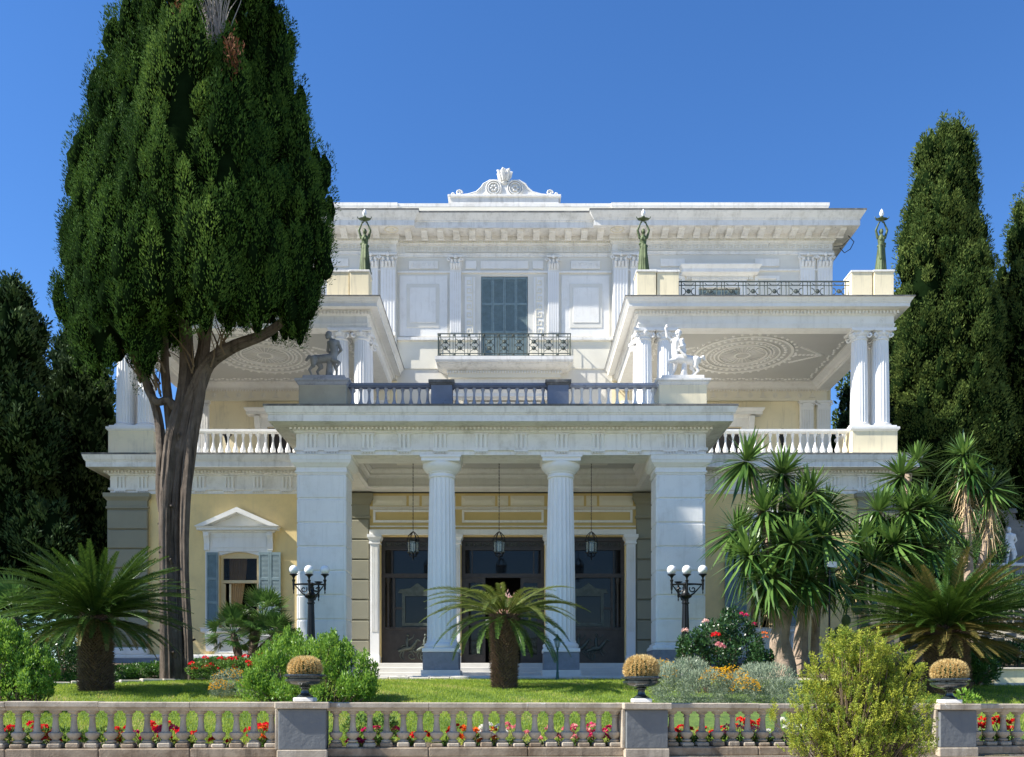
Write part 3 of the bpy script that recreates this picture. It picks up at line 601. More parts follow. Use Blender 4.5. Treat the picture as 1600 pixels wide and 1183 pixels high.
for s in SX:
    cols = [(s * a, b) for a in (4.83, 12.93) for b in (31.35, 32.1)] + [(s * 5.55, 31.35), (s * 12.2, 31.35)]
    for cx, cy in cols:
        if proto_col is None: proto_col = ionic(cx, cy, 10.7, ZA, .295, V); pk = kids(proto_col)
        else:
            c = root('loggia_column', (cx, cy, 10.7)); c.parent = V; c.location = W[c.name] - W[V.name]
            for q in pk: rep(q, (cx - W[proto_col.name].x, cy - W[proto_col.name].y, 0), c)
    for a, b in ((4.42, 5.95), (11.82, 13.36)):
        a, b = sorted((s * a, s * b)); p = B('column_pedestal', 'pale_yellow', V, (a, b, 30.97, 32.5, 9.64, 10.6), c=.012)
        MB().sweep([(a, 32.5), (a, 30.97), (b, 30.97), (b, 32.5)], [(0, 10.56), (.03, 10.585), (.06, 10.62), (.06, 10.695), (-.6, 10.698), (-.6, 10.56)]).build('pedestal_cap', 'white', p)
    a, b = sorted((s * 5.95, s * 11.82)); balustrade('loggia_balustrade', a, b, 31.3, 9.66, 10.68, 23, 'white', V, .095)
    m = balustrade('loggia_balustrade', 32.5, 37.4, -s * 13.1, 9.66, 10.68, 18, 'white', V, .095)
    # that run was laid along x: turn it to the side of the terrace
    m.rotation_euler.z = PI / 2 * 1; W[m.name] = Vector((s * 13.1, 34.95, 9.66)); m.location = W[m.name] - W[V.name]
    # entablature round the three open sides
    ia, oa = 4.6, 13.27
    path = [(ia, 37.4), (ia, 31.05), (oa, 31.05), (oa, 37.4)]
    if s < 0: path = [(-x, yy) for x, yy in path][::-1]
    prof = [(0, ZA), (0, ZA + .07), (.02, ZA + .07), (.02, ZA + .12), (.035, ZA + .125), (.035, ZA + .15), (0, ZA + .155), (0, ZA + .40), (.04, ZA + .43), (.07, ZA + .45), (.07, ZA + .565), (.15, ZA + .59), (.36, ZA + .60), (.36, ZA + .58), (.38, ZA + .58), (.38, ZA + .70), (.40, ZA + .71), (.40, ZA + .73), (.44, ZA + .78), (.48, ZA + .85), (.5, ZA + .86), (.5, ZA + .89), (-.5, ZA + .9), (-.5, ZA)]
    e = MB().sweep(path, prof).build('loggia_entablature', 'white', V)
    dentils(path, .07, .135, ZA + .46, ZA + .555, .06, .115).build('dentil_course', 'white', e)
    MB().sweep(path, [(.502, ZA + .862), (.512, ZA + .862), (.512, ZA + .905), (.2, ZA + .91)]).build('flashing', 'flashing', e)
    for xx in (4.95, 5.55, 8.95, 12.2, 12.85):
        m = MB().lathe(0, 0, [(.085, 0), (.085, .015), (.06, .015), (.06, .008), (.03, .008), (.03, .03), (.005, .035)], 16); m.xf(Matrix.Translation((s * xx, 31.05, ZA + .275)) @ Matrix.Rotation(PI / 2, 4, 'X')); m.build('patera', 'white', e, 30)
    # beams and roof slab
    x0, x1 = sorted((s * 4.6, s * 13.27))
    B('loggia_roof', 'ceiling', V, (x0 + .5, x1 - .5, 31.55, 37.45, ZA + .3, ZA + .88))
    # ceiling relief
    cm = MB(); cx = s * 8.95; cy = 34.3; z = ZA + .3
    def ring(a, b, wd, th=.03, n=56, sc=1):
        vs = []; 
        for i in range(n):
            t = 2 * PI * i / n
            for q in (0, wd): vs.append((cx + (a + q) * math.cos(t), cy + (b + q) * math.sin(t), z)); vs.append((cx + (a + q) * math.cos(t), cy + (b + q) * math.sin(t), z - th))
        cm.add(vs, [(4 * i + a1, 4 * ((i + 1) % n) + a1, 4 * ((i + 1) % n) + b1, 4 * i + b1) for i in range(n) for a1, b1 in ((1, 3), (0, 1), (3, 2))])
    for a in (.25, .85, 1.0, 1.32, 1.75): ring(a, a, .06 if a < 1.7 else .1, .035)
    for i in range(28):
        t = 2 * PI * i / 28; cm.tube([(cx + .3 * math.cos(t), cy + .3 * math.sin(t), z - .01), (cx + .8 * math.cos(t), cy + .8 * math.sin(t), z - .01)], .016, 4)
    for i in range(40):
        t = 2 * PI * i / 40
        for rr, k in ((1.16, .055), (1.56, .08), (1.95, .07)): cm.ell((cx + rr * math.cos(t + rr), cy + rr * math.sin(t + rr), z), (k, k, .04), 6, 4)
    for q in SX:
        for i in range(14):
            t = i / 13; xx = cx + q * (2.0 + 1.0 * t); ww = .75 * (1 - t)
            for k in (-1, 1): cm.ell((xx, cy + k * ww, z), (.08, .06, .04), 6, 4)
            if i % 2 == 0: cm.ell((xx, cy, z), (.09, .09, .035), 6, 4)
    for fx0, fx1, fy0, fy1 in ((x0 + 1.0, x1 - 1.0, 32.1, 36.9),):
        n = 44
        for i in range(n):
            xx = fx0 + (fx1 - fx0) * i / (n - 1)
            for yy in (fy0, fy1): cm.ell((xx, yy + .05 * math.sin(i * 1.9), z), (.075, .06, .04), 6, 4)
        for i in range(26):
            yy = fy0 + (fy1 - fy0) * i / 25
            for xx in (fx0, fx1): cm.ell((xx + .05 * math.sin(i * 1.9), yy, z), (.06, .075, .04), 6, 4)
    cm.build('ceiling_relief', 'white', V, 50)
    MB().sweep([(x0 + .5, 31.55), (x0 + .5, 37.4), (x1 - .5, 37.4), (x1 - .5, 31.55)][::1] + [], [(0, ZA + .01), (.05, ZA + .05), (.05, ZA + .1), (.12, ZA + .16), (.3, ZA + .24), (.3, ZA + .3), (0, ZA + .3)], True).build('ceiling_cove', 'white', V)
    # back wall band below the ceiling
    fr = B('back_frieze', 'cream', V, (x0 + .5, x1 - .1, 37.38, 37.49, ZA - .42, ZA + .05)); 
    for i in range(15):
        xx = x0 + .9 + (x1 - x0 - 1.6) * i / 14; m = MB()
        if i % 2: m.lathe(0, 0, [(.1, 0), (.1, .02), (.05, .02), (.04, .04), (.01, .045)], 12).xf(Matrix.Translation((xx, 37.38, ZA - .2)) @ Matrix.Rotation(PI / 2, 4, 'X'))
        else: m.prism([(xx - .14, ZA - .3), (xx + .14, ZA - .3), (xx + .05, ZA - .2), (xx + .03, ZA - .08), (xx - .03, ZA - .08), (xx - .05, ZA - .2)], 37.35, 37.38)
        m.build('frieze_ornament', 'beige', fr, 30)
    dentils([(x0 + .5, 37.38), (x1 - .1, 37.38)], 0, .06, ZA - .04, ZA + .03, .05, .11).build('dentil_course', 'white', V)
    # roof parapet: paired yellow blocks and iron railing
    for a, b in ((4.55, 5.2), (5.235, 5.98), (11.85, 12.56), (12.6, 13.27)):
        a, b = sorted((s * a, s * b)); out = abs(a + b) / 2
        yy = 31.06 if not (5.3 < out < 12.5) else 31.1
        p = B('roof_pedestal', 'pale_yellow', V, (a, b, yy, yy + .66, 14.97, 15.98), c=.01); B('pedestal_cap', 'white_worn', p, (a - .03, b + .03, yy - .03, yy + .69, 15.981, 16.05), c=.012)
    if 1:
        rl = B('roof_railing', 'iron', V, (min(s * 5.98, s * 11.85), max(s * 5.98, s * 11.85), 31.28, 31.32, 15.74, 15.78), (min(s * 5.98, s * 11.85), max(s * 5.98, s * 11.85), 31.285, 31.315, 15.62, 15.64), (min(s * 5.98, s * 11.85), max(s * 5.98, s * 11.85), 31.285, 31.315, 15.02, 15.05))
        n = 8; pw = 5.87 / n; src = None
        for i in range(n):
            xx = min(s * 5.98, s * 11.85) + pw * (i + .5)
            if src is None:
                m = MB(); yy = 31.3
                for dx in (-pw / 2 + .03, -pw / 2 + .13, pw / 2 - .13): m.tube([(xx + dx, yy, 15.03), (xx + dx, yy, 15.76)], .017, 5)
                for zc in (15.2, 15.42):
                    for sg in SX: m.tube([(xx + sg * (.225 - .13 * math.cos(t)), yy, zc + .12 * math.sin(t)) for t in np.linspace(-1.4, 1.4, 7)], .016, 5)
                    k = len(m.v); m.lathe(0, 0, [(.045, 0), (.045, .02), (.025, .03), (.01, .04)], 10); [m.ell((.06 * math.cos(a), .06 * math.sin(a), .01), (.028, .028, .015), 6, 4) for a in np.arange(8) * PI / 4]
                    M = Matrix.Translation((xx, yy - .01, zc)) @ Matrix.Rotation(PI / 2, 4, 'X'); m.v[k:] = [tuple(M @ Vector(p)) for p in m.v[k:]]
                m.tube([(xx - .17, yy, 15.7), (xx - .1, yy, 15.64), (xx + .1, yy, 15.64), (xx + .17, yy, 15.7)], .015, 5); m.box(xx - pw / 2 + .05, xx - pw / 2 + .11, yy - .012, yy + .012, 15.1, 15.26)
                src = m.build('railing_panel', 'iron', rl); sx0 = xx
            else: rep(src, (xx - sx0, 0, 0))
for o in [o for o in bpy.data.objects if o.name.startswith('loggia') and o.type == 'EMPTY' and not o.name.startswith('loggia_')]: bpy.data.objects.remove(o)
# --- main block behind the terrace
wall('main_wall', 'beige', V, -4.4, 4.4, 9.6, 19.555, 37.5, 38, [(-.96, .96, 15.15, 18.78), (-1.0, 1.0, 9.6, 13.2)])
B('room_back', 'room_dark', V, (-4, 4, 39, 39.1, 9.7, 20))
for s in SX:
    a, b = sorted((s * 4.4, s * 13.37)); dc = s * 8.75
    wall('main_wall', 'pale_yellow', V, a, b, 9.6, 14.5, 37.5, 38, [(dc - .95, dc + .95, 9.62, 12.6)])
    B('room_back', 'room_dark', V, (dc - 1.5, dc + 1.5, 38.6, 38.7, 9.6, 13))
    wall('upper_wall', 'beige', V, a, b, 14.5, 19.555, 37.3, 37.98, [(dc - .85, dc + .85, 15.2, 18.2)])
    B('main_side_wall', 'cream', V, (s * 13.0, s * 13.36, 38, 50, 9.42, 20.3))
    # door on the loggia: hood on brackets, jambs
    d = MB().box(dc - 1.35, dc - .95, 37.4, 37.499, 9.65, 12.6).box(dc + .95, dc + 1.35, 37.4, 37.499, 9.65, 12.6).box(dc - 1.35, dc + 1.35, 37.4, 37.499, 12.6, 12.96).build('loggia_door_surround', 'white', V)
    MB().sweep([(dc - 1.45, 37.5), (dc - 1.45, 37.4), (dc + 1.45, 37.4), (dc + 1.45, 37.5)], [(0, 12.96), (.06, 13.0), (.12, 13.02), (.28, 13.03), (.28, 13.14), (.36, 13.24), (.36, 13.28), (-.05, 13.3), (-.05, 12.96)]).build('hood', 'white', d)
    for q in SX: MB().prism([(37.4, 12.2), (37.33, 12.22), (37.3, 12.5), (37.2, 12.7), (37.12, 12.96), (37.4, 12.96)], dc + q * 1.2, dc + q * 1.42, 'x').build('bracket', 'white', d)
    B('door_leaf', 'bronze_dark', d, (dc - .93, dc + .93, 37.62, 37.68, 9.65, 12.58))
    # second-floor window of the outer bay
    d = MB().box(dc - 1.12, dc - .85, 37.2, 37.299, 15.2, 18.2).box(dc + .85, dc + 1.12, 37.2, 37.299, 15.2, 18.2).box(dc - 1.12, dc + 1.12, 37.2, 37.299, 18.2, 18.62).build('upper_window_surround', 'white', V)
    MB().sweep([(dc - 1.3, 37.3), (dc - 1.3, 37.2), (dc + 1.3, 37.2), (dc + 1.3, 37.3)], [(0, 18.62), (.06, 18.66), (.12, 18.7), (.25, 18.72), (.25, 18.85), (.34, 18.98), (.34, 19.02), (-.05, 19.04), (-.05, 18.62)]).build('hood', 'white', d)
    dentils([(dc - 1.3, 37.2), (dc + 1.3, 37.2)], 0, .05, 18.52, 18.6, .045, .09).build('dentil_course', 'white', d)
    for q in (-1, 0): shutter(dc + q * .84, dc + (q + 1) * .84, 15.25, 18.15, 37.34, d)
    # blank panels beside it
    for pc, pw2 in ((s * 6.85, .5), (s * 10.7, .5)):
        B('frieze_tablet', 'white', V, (pc - .5, pc + .5, 37.25, 37.299, 19.08, 19.4), c=.01)
        frame(pc - pw2, pc + pw2, 15.6, 18.7, 37.299, .12, .04).build('wall_panel', 'white', V)
    # loggia back pilasters
    for pc in (12.35, 13.05, 5.1):
        pc *= s; p = B('back_pilaster', 'column_white', V, (pc - .27, pc + .27, 37.36, 37.499, 9.65, ZA - .75))
        for k in range(5): B('flute', 'white', p, (pc - .2 + .1 * k - .03, pc - .2 + .1 * k + .03, 37.345, 37.362, 10.2, ZA - .8))
        m = MB().box(pc - .33, pc + .33, 37.3, 37.499, ZA - .5, ZA - .43).box(pc - .27, pc + .27, 37.34, 37.499, ZA - .75, ZA - .5)
        for q in SX: m.tube([(pc + q * .26 + .09 * (1 - t / 12) * math.cos(t * .7), 37.3, ZA - .6 + .09 * (1 - t / 12) * math.sin(t * .7)) for t in range(11)], .025, 5)
        m.build('capital', 'column_white', p, 40)
# pilasters of the top storey
def corinth(pc, y, wd, z0, z1):
    p = B('upper_pilaster', 'white', V, (pc - wd / 2, pc + wd / 2, y - .1, y - .001, z0, z1 - .55))
    for k in range(5):
        xx = pc - wd / 2 + wd * (k + .5) / 5; B('flute', 'column_white', p, (xx - .025, xx + .025, y - .115, y - .101, z0 + .2, z1 - .65))
    m = MB(); h = .55; zb = z1 - h; hw = wd / 2
    m.prism([(pc - hw, zb), (pc + hw, zb), (pc + hw * 1.2, z1 - .08), (pc - hw * 1.2, z1 - .08)], y - .1, y - .002)
    m.prism([(pc - hw * 1.15, z1 - .08), (pc + hw * 1.15, z1 - .08), (pc + hw * 1.15, z1 - .004), (pc - hw * 1.15, z1 - .004)], y - .2, y - .002)
    for row, n, zz, ln in ((0, 4, zb + .02, .2), (1, 3, zb + .17, .2)):
        for i in range(n):
            xx = pc + hw * 1.9 * ((i + .5) / n - .5)
            m.tube([(xx, y - .11, zz), (xx, y - .15, zz + ln * .6), (xx, y - .2, zz + ln), (xx, y - .24, zz + ln * .85)], [.05, .06, .05, .02], 6)
    for q in SX:
        m.tube([(pc + q * hw * .3, y - .13, zb + .3)] + [(pc + q * hw * 1.12 + .075 * (1 - t / 12) * math.cos(t * .75 + 2), y - .18, z1 - .16 + .075 * (1 - t / 12) * math.sin(t * .75 + 2)) for t in range(9)], .026, 5)
    m.ell((pc, y - .2, z1 - .06), (.08, .06, .09), 8, 6); m.build('capital', 'white', p, 45)
ZT = 19.56
for s in SX:
    corinth(s * 2.0, 37.5, .46, 16.25, ZT)
    for q in (4.73, 5.43, 12.33, 13.04): corinth(s * q, 37.3, .6, 15.2 if q > 5 else 16.25, ZT)
    # framed panel between pilasters of the centre
    B('wall_panel', 'white', V, (s * 2.33, s * 4.3, 37.46, 37.499, 16.3, 18.8), c=.01); B('panel_border', 'beige', V, (s * 2.67, s * 4.0, 37.44, 37.462, 16.65, 18.45), c=.01)
    B('panel_field', 'white', V, (s * 2.8, s * 3.87, 37.42, 37.442, 16.85, 18.3), c=.012)
    B('frieze_tablet', 'white', V, (s * 2.72, s * 3.92, 37.45, 37.499, 19.07, 19.4), c=.012); B('frieze_tablet', 'white', V, (s * 1.15, s * 1.6, 37.45, 37.499, 19.07, 19.4), c=.01)
    m = MB()
    for k in range(5): m.tube([(s * (2.8 + .22 * k + .02 * t), 37.445, 19.23 + .09 * math.sin(t * 1.1 + k)) for t in range(8)], .016, 4)
    m.build('tablet_relief', 'white', V)
    # upright meander strip beside the shutters
    B('meander_strip', 'white', V, (s * 1.2, s * 1.62, 37.47, 37.499, 16.25, 18.75)); m = MB()
    for k in range(7):
        z = 16.42 + .33 * k; a = s * 1.28; b = s * 1.54; c = s * 1.37; d2 = s * 1.45; t = .035
        for q in ((a, b, z, z + t), (b - s * t, b, z + t, z + .2), (c, b - s * t, z + .165, z + .2), (c, c + s * t, z + .09, z + .165), (a, a + s * t, z + t, z + .33)): m.box(q[0], q[1], 37.45, 37.471, q[2], q[3])
    m.build('meander_relief', 'cream', V)
B('frieze_tablet', 'white', V, (-.98, .98, 37.45, 37.499, 19.07, 19.4), c=.012)
B('lintel_ledge', 'white', V, (-4.38, 4.38, 37.43, 37.4985, 18.9, 18.97)); [B('sill_ledge', 'white_worn', V, (s_ * 1.1, s_ * 4.38, 37.36, 37.497, 16.12, 16.24), c=.01) for s_ in SX]
[MB().box(s_ * 1.1, s_ * 4.38, 37.455, 37.4975, 14.98, 16.119).build('parapet_band', 'cream', V) for s_ in SX]
for s in SX: a, b = sorted((s * 4.42, s * 13.36)); B('lintel_ledge', 'white', V, (a, b, 37.24, 37.2985, 18.9, 18.97)); 
w0 = root('balcony_window', (0, 37.5, 15.16)); w0.parent = V; w0.location = W[w0.name] - W[V.name]
for k in range(4): shutter(-.95 + .475 * k, -.95 + .475 * (k + 1) - .006, 15.18, 18.76, 37.53, w0, mids=(.36, .68))
# balcony
bal = MB().sweep([(-2.72, 37.5), (-2.72, 36.5), (2.72, 36.5), (2.72, 37.5)], [(-.45, 14.72), (-.4, 14.74), (-.2, 14.79), (-.08, 14.87), (-.08, 14.9), (0, 14.92), (.04, 15.0), (.04, 15.14), (-.9, 15.15), (-.9, 14.72)]).build('balcony', 'white_worn', V)
dentils([(-2.27, 36.95), (2.27, 36.95)], 0, .07, 14.62, 14.70, .06, .11).build('dentil_course', 'white', bal)
B('balcony_soffit', 'cream', bal, (-2.27, 2.27, 36.95, 37.499, 14.45, 14.718)); B('balcony_apron', 'white', bal, (-2.15, 2.15, 37.1, 37.498, 14.1, 14.449))
zr, y = 15.15, 36.55
rl = B('balcony_railing', 'iron', V, (-2.66, 2.66, y - .015, y + .015, zr + .88, zr + .92), (-2.66, 2.66, y - .012, y + .012, zr + .76, zr + .785), (-2.66, 2.66, y - .012, y + .012, zr + .1, zr + .13), (-2.66, 2.66, y - .012, y + .012, zr + .02, zr + .04), (-2.67, -2.64, y, 37.45, zr + .88, zr + .92), (2.64, 2.67, y, 37.45, zr + .88, zr + .92), (-2.67, -2.64, y, 37.45, zr + .04, zr + .07), (2.64, 2.67, y, 37.45, zr + .04, zr + .07))
n = 9; pw = 5.3 / n; src = None
for i in range(n):
    xx = -2.65 + pw * (i + .5)
    if src is None:
        m = MB()
        for dx in (-pw / 2 + .02, -pw / 2 + .11, pw / 2 - .11): m.tube([(xx + dx, y, zr + .02), (xx + dx, y, zr + .9)], .014, 5)
        for zc in (zr + .32, zr + .58):
            for sg in SX: m.tube([(xx + sg * (.20 - .13 * math.cos(t)), y, zc + .12 * math.sin(t)) for t in np.linspace(-1.4, 1.4, 7)], .014, 5)
            k = len(m.v); m.lathe(0, 0, [(.045, 0), (.045, .02), (.03, .03), (.01, .04)], 10); [m.ell((.062 * math.cos(a), .062 * math.sin(a), .01), (.03, .03, .015), 6, 4) for a in np.arange(8) * PI / 4]; M = Matrix.Translation((xx, y - .01, zc)) @ Matrix.Rotation(PI / 2, 4, 'X'); m.v[k:] = [tuple(M @ Vector(p)) for p in m.v[k:]]
        for zc in (zr + .07, zr + .84): m.ell((xx - pw / 2 + .065, y, zc), .04, 7, 5)
        src = m.build('railing_panel', 'iron', rl); sx0 = xx
    else: rep(src, (xx - sx0, 0, 0))
m = MB()
for s in SX:
    for k in range(8): m.tube([(s * 2.655, y + .1 + .11 * k, zr + .04), (s * 2.655, y + .1 + .11 * k, zr + .9)], .011, 5)
m.build('railing_side', 'iron', rl)
# terrace door below the balcony
d = MB().box(-1.45, -1.0, 37.38, 37.499, 9.65, 13.2).box(1.0, 1.45, 37.38, 37.499, 9.65, 13.2).box(-1.45, 1.45, 37.38, 37.499, 13.2, 13.6).build('terrace_door_surround', 'white', V)
MB().sweep([(-2.3, 37.5), (-2.3, 37.3), (2.3, 37.3), (2.3, 37.5)], [(0, 13.65), (.06, 13.7), (.25, 13.72), (.25, 13.85), (.34, 13.97), (-.05, 14.0), (-.05, 13.65)]).build('hood', 'white', d)
for s in SX: frame(s * 1.75 if s > 0 else -3.6, 3.6 if s > 0 else -1.75, 10.4, 13.4, 37.499, .12, .05).build('wall_panel', 'white', V)
B('door_leaf', 'shutter_paint', d, (-.98, .98, 37.62, 37.68, 9.65, 13.18))
# --- crowning cornice
cp = [(-13.37, 50), (-13.37, 37.3), (-4.4, 37.3), (-4.4, 37.5), (4.4, 37.5), (4.4, 37.3), (13.37, 37.3), (13.37, 50)]
prof = [(0, 19.56), (.03, 19.57), (.03, 19.66), (.05, 19.68), (.05, 19.71), (0, 19.72), (0, 20.02), (.05, 20.04), (.05, 20.08), (.08, 20.1), (.08, 20.17), (.13, 20.2), (.13, 20.36), (.8, 20.38), (.8, 20.35), (.82, 20.35), (.82, 20.58), (.85, 20.6), (.85, 20.63), (.9, 20.7), (.98, 20.82), (1.0, 20.86), (1.0, 20.92), (-.4, 20.98), (-.4, 19.56)]
cr = MB().sweep(cp, prof).build('crowning_cornice', 'white_worn', V)
MB().sweep(cp, [(1.003, 20.87), (1.014, 20.87), (1.014, 20.932), (.6, 20.955)]).build('flashing', 'flashing', cr)
dentils(cp, .08, .12, 20.105, 20.165, .05, .1).build('dentil_course', 'cream', cr)
def modillion(x, y):
    m = MB(); m.prism([(y - .13, 20.2), (y - .3, 20.2), (y - .48, 20.26), (y - .62, 20.28), (y - .66, 20.33), (y - .66, 20.355), (y - .13, 20.355)], x - .13, x + .13, 'x')
    for q in (-.09, 0, .09): m.prism([(y - .62, 20.272), (y - .48, 20.25), (y - .3, 20.185), (y - .2, 20.185), (y - .2, 20.2), (y - .3, 20.2), (y - .48, 20.26), (y - .62, 20.28)], x + q - .025, x + q + .025, 'x')
    m.tube([(x - .135, y - .2, 20.2), (x + .135, y - .2, 20.2)], .055, 8); m.box(x - .16, x + .16, y - .72, y - .1, 20.356, 20.372); return m.build('modillion', 'white_worn', cr, 40)
mo = None
for i in range(43):
    x = -13.6 + 27.2 * i / 42; yy = 37.5 if abs(x) < 4.4 else 37.3
    if abs(abs(x) - 4.5) < .25: continue
    if mo is None: mo = modillion(x, yy); m0 = (x, yy)
    else: rep(mo, (x - m0[0], yy - m0[1], 0))
for sx in SX:
    for i in range(6): rep(mo, (0, 0, 0)); 
    last = [o for o in kids(cr) if o.name.startswith('modillion')][-6:]
    for i, o in enumerate(sorted(last, key=lambda o: o.name)): o.rotation_euler.z = sx * PI / 2; place(o, cr, (sx * (13.37 + .40), 38.1 + .66 * i, W[mo.name].z))
    m = MB(); rp = [Vector((sx * 4.55 + .26 * math.cos(t), 36.85 + .2 * math.sin(t), 20.36)) for t in np.linspace(0, 2 * PI, 20)]; m.tube(rp, .03, 6); m.ell((sx * 4.55, 36.85, 20.36), (.1, .08, .04), 8, 5); m.build('soffit_rosette', 'cream', cr, 50)
# meander band: raised key pattern along the frieze
m = MB(); u = .28; yk = 37.5
def key(x, y):
    t = .032; z = 19.75
    for a, b, c, d in ((0, .28, 0, t), (0, t, t, .22), (t, .2, .19, .22), (.17, .2, .1, .19), (.09, .17, .1, .13)): m.box(x + a, x + b, y - .03, y + .002, z + c, z + d)
x = -13.3
while x < 13.1:
    if not any(abs(x + .14 - s * 4.4) < .2 for s in SX): key(x, 37.5 if abs(x + .14) < 4.4 else 37.3)
    x += u
m.build('meander_band', 'beige', V)
# attic parapet and crest
MB().box(-13.2, 13.2, 37.45, 38.1, 20.9, 21.62).build('attic', 'cream', V)
MB().sweep([(-13.2, 38.1), (-13.2, 37.45), (-4.45, 37.45), (-4.45, 37.52), (4.45, 37.52), (4.45, 37.45), (13.2, 37.45), (13.2, 38.1)], [(0, 21.5), (.05, 21.55), (.08, 21.62), (.08, 21.74), (-.5, 21.75), (-.5, 21.5)]).build('attic_coping', 'white_worn', V)
B('main_roof', 'flashing', V, (-13.0, 13.0, 38.1, 50, 20.6, 20.9))
cs = B('crest', 'white_worn', V, (-2.22, 2.22, 37.5, 37.95, 21.74, 22.02)); B('crest_ledge', 'white_worn', cs, (-2.32, 2.32, 37.44, 38.0, 22.021, 22.12), c=.015)
m = MB(); prof = [(-2.0, 22.12), (-1.5, 22.17), (-1.15, 22.27), (-.95, 22.45), (-.85, 22.6), (-.6, 22.74), (-.3, 22.74), (-.12, 22.62), (.12, 22.62), (.3, 22.74), (.6, 22.74), (.85, 22.6), (.95, 22.45), (1.15, 22.27), (1.5, 22.17), (2.0, 22.12)]
m.prism(prof + [], 37.6, 37.85); m.build('crest_panel', 'white', cs)
m = MB(); m.tube([(a, 37.6, b + .01) for a, b in prof[:8]], .045, 6); m.tube([(a, 37.6, b + .01) for a, b in prof[8:]], .045, 6)
for s in SX:
    for rr in (.31, .23): m.tube([(s * .44 + rr * math.cos(t), 37.57, 22.43 + rr * math.sin(t)) for t in np.linspace(0, 2 * PI, 20)], .028, 6)
    for k in range(6): m.ell((s * .44 + .1 * math.cos(k * 1.05), 37.57, 22.43 + .1 * math.sin(k * 1.05)), (.055, .04, .055), 7, 5)
    m.tube([(s * 1.86 + .13 * (1 - t / 12) * math.cos(t * .75), 37.6, 22.25 + .13 * (1 - t / 12) * math.sin(t * .75)) for t in range(11)], .045, 6); m.tube([(s * 2.12 + .06 * math.cos(t * .9), 37.6, 22.19 + .06 * math.sin(t * .9)) for t in range(7)], .03, 5)
m.build('crest_scrolls', 'white_worn', cs, 50)
m = MB().lathe(0, 37.65, [(.1, 22.6), (.14, 22.68), (.12, 22.72), (.2, 22.85), (.22, 23.0), (.18, 23.05)], 12)
for k in range(7):
    t = 2 * PI * k / 7 + PI / 2 * 0; c, sn = math.cos(t), math.sin(t)
    m.tube([(.13 * c, 37.65 + .13 * sn, 22.75), (.22 * c, 37.65 + .22 * sn, 22.95), (.27 * c, 37.65 + .27 * sn, 23.12), (.34 * c, 37.65 + .34 * sn, 23.12)], [.06, .085, .07, .035], 6)
m.ell((.0, 37.55, 23.1), (.09, .06, .14), 8, 6); m.ell((-.1, 37.6, 23.12), (.07, .06, .13), 8, 6); m.ell((.12, 37.6, 23.12), (.07, .06, .13), 8, 6); m.build('crest_flower', 'white_worn', cs, 50)
m = MB().tube([(13.9, 37.0, 20.2), (14.1, 36.9, 19.9), (13.95, 36.9, 19.6), (13.75, 37.0, 19.5), (13.6, 37.1, 19.75)], .018, 5).tube([(13.9, 36.9, 20.0), (13.7, 37, 19.8), (13.4, 37.2, 19.85)], .014, 5); m.build('loose_cable', 'cable', V)
V.location.x += X0; W[V.name] = Vector(V.location)

for o in list(bpy.data.objects):
    if o.name.split('.')[0] in ('dentil_course', 'meander_band', 'meander_relief', 'tablet_relief', 'ceiling_relief', 'scroll_frieze'): o['kind'] = 'stuff'
# ------------------------------------------------------------------ ground, kerb, front balustrade
def yb(x): return 14.3 + .12 * x                       # line of the front balustrade, running slightly away to the right
GY = [-80, 0, 12, 14.05, 14.12, 14.6, 16, 18, 20, 21.5, 23.5, 25.3, 28, 31, 40, 70, 400]
GZ = [0, 0, 0, 0, .6, .74, .95, 1.33, 1.62, 1.78, 1.93, 2.05, 2.45, 2.72, 3.0, 4.0, 9]
def H(x, y):
    k = max(0, min(1, (22 - y) / 8)); xx = max(-12, min(12, x)); yy = y - .12 * xx * k
    z = float(np.interp(yy, GY, GZ))
    if abs(x + .31) < 7 and y > 25.4: z = min(z, 2.0 if y < 52 else z)
    if abs(x + .31) < 13.4 and 31.2 < y < 52: z = min(z, 2.3)
    if x > 12 and y > 24: z += min(1.6, .28 * (x - 12)) * min(1, (y - 24) / 5)
    return z
xs = sorted(set([-400, -200, -100, -60, -40] + [-30 + i for i in range(61)] + [40, 60, 100, 200, 400])); ys = sorted(set([-80, -40, 0, 8] + [12 + .1 * i for i in range(31)] + [15 + .5 * i for i in range(70)] + [50, 55, 60, 70, 90, 130, 200, 300, 400]))
vs = [(x, y, H(x, y)) for y in ys for x in xs]; nx = len(xs)
me = bpy.data.meshes.new('ground'); me.from_pydata(vs, [], [(j * nx + i, j * nx + i + 1, (j + 1) * nx + i + 1, (j + 1) * nx + i) for j in range(len(ys) - 1) for i in range(nx - 1)])
# ground colour: soil in the beds, turf on the lawn, gravel before the balustrade, by position
m, n, N, L, b = _nodes('garden_ground'); g = N.new('ShaderNodeNewGeometry'); P = g.outputs['Position']
c = _mix(N, L, _ramp(N, L, _noise(N, L, P, 9, 8, .7), .35, .65), (.055, .04, .026), (.15, .115, .07))
c2 = _mix(N, L, _ramp(N, L, _noise(N, L, P, 5, 8, .7), .35, .65), (.05, .10, .016), (.12, .19, .03))
sx = N.new('ShaderNodeSeparateXYZ'); L.new(P, sx.inputs[0])
def step(v, a, b2): r = N.new('ShaderNodeMapRange'); r.inputs[1].default_value = a; r.inputs[2].default_value = b2; L.new(v, r.inputs[0]); return r.outputs[0]
mu = N.new('ShaderNodeMath'); mu.operation = 'MULTIPLY'; L.new(step(sx.outputs[1], 15.0, 15.4), mu.inputs[0]); L.new(step(sx.outputs[1], 25.2, 25.0), mu.inputs[1])
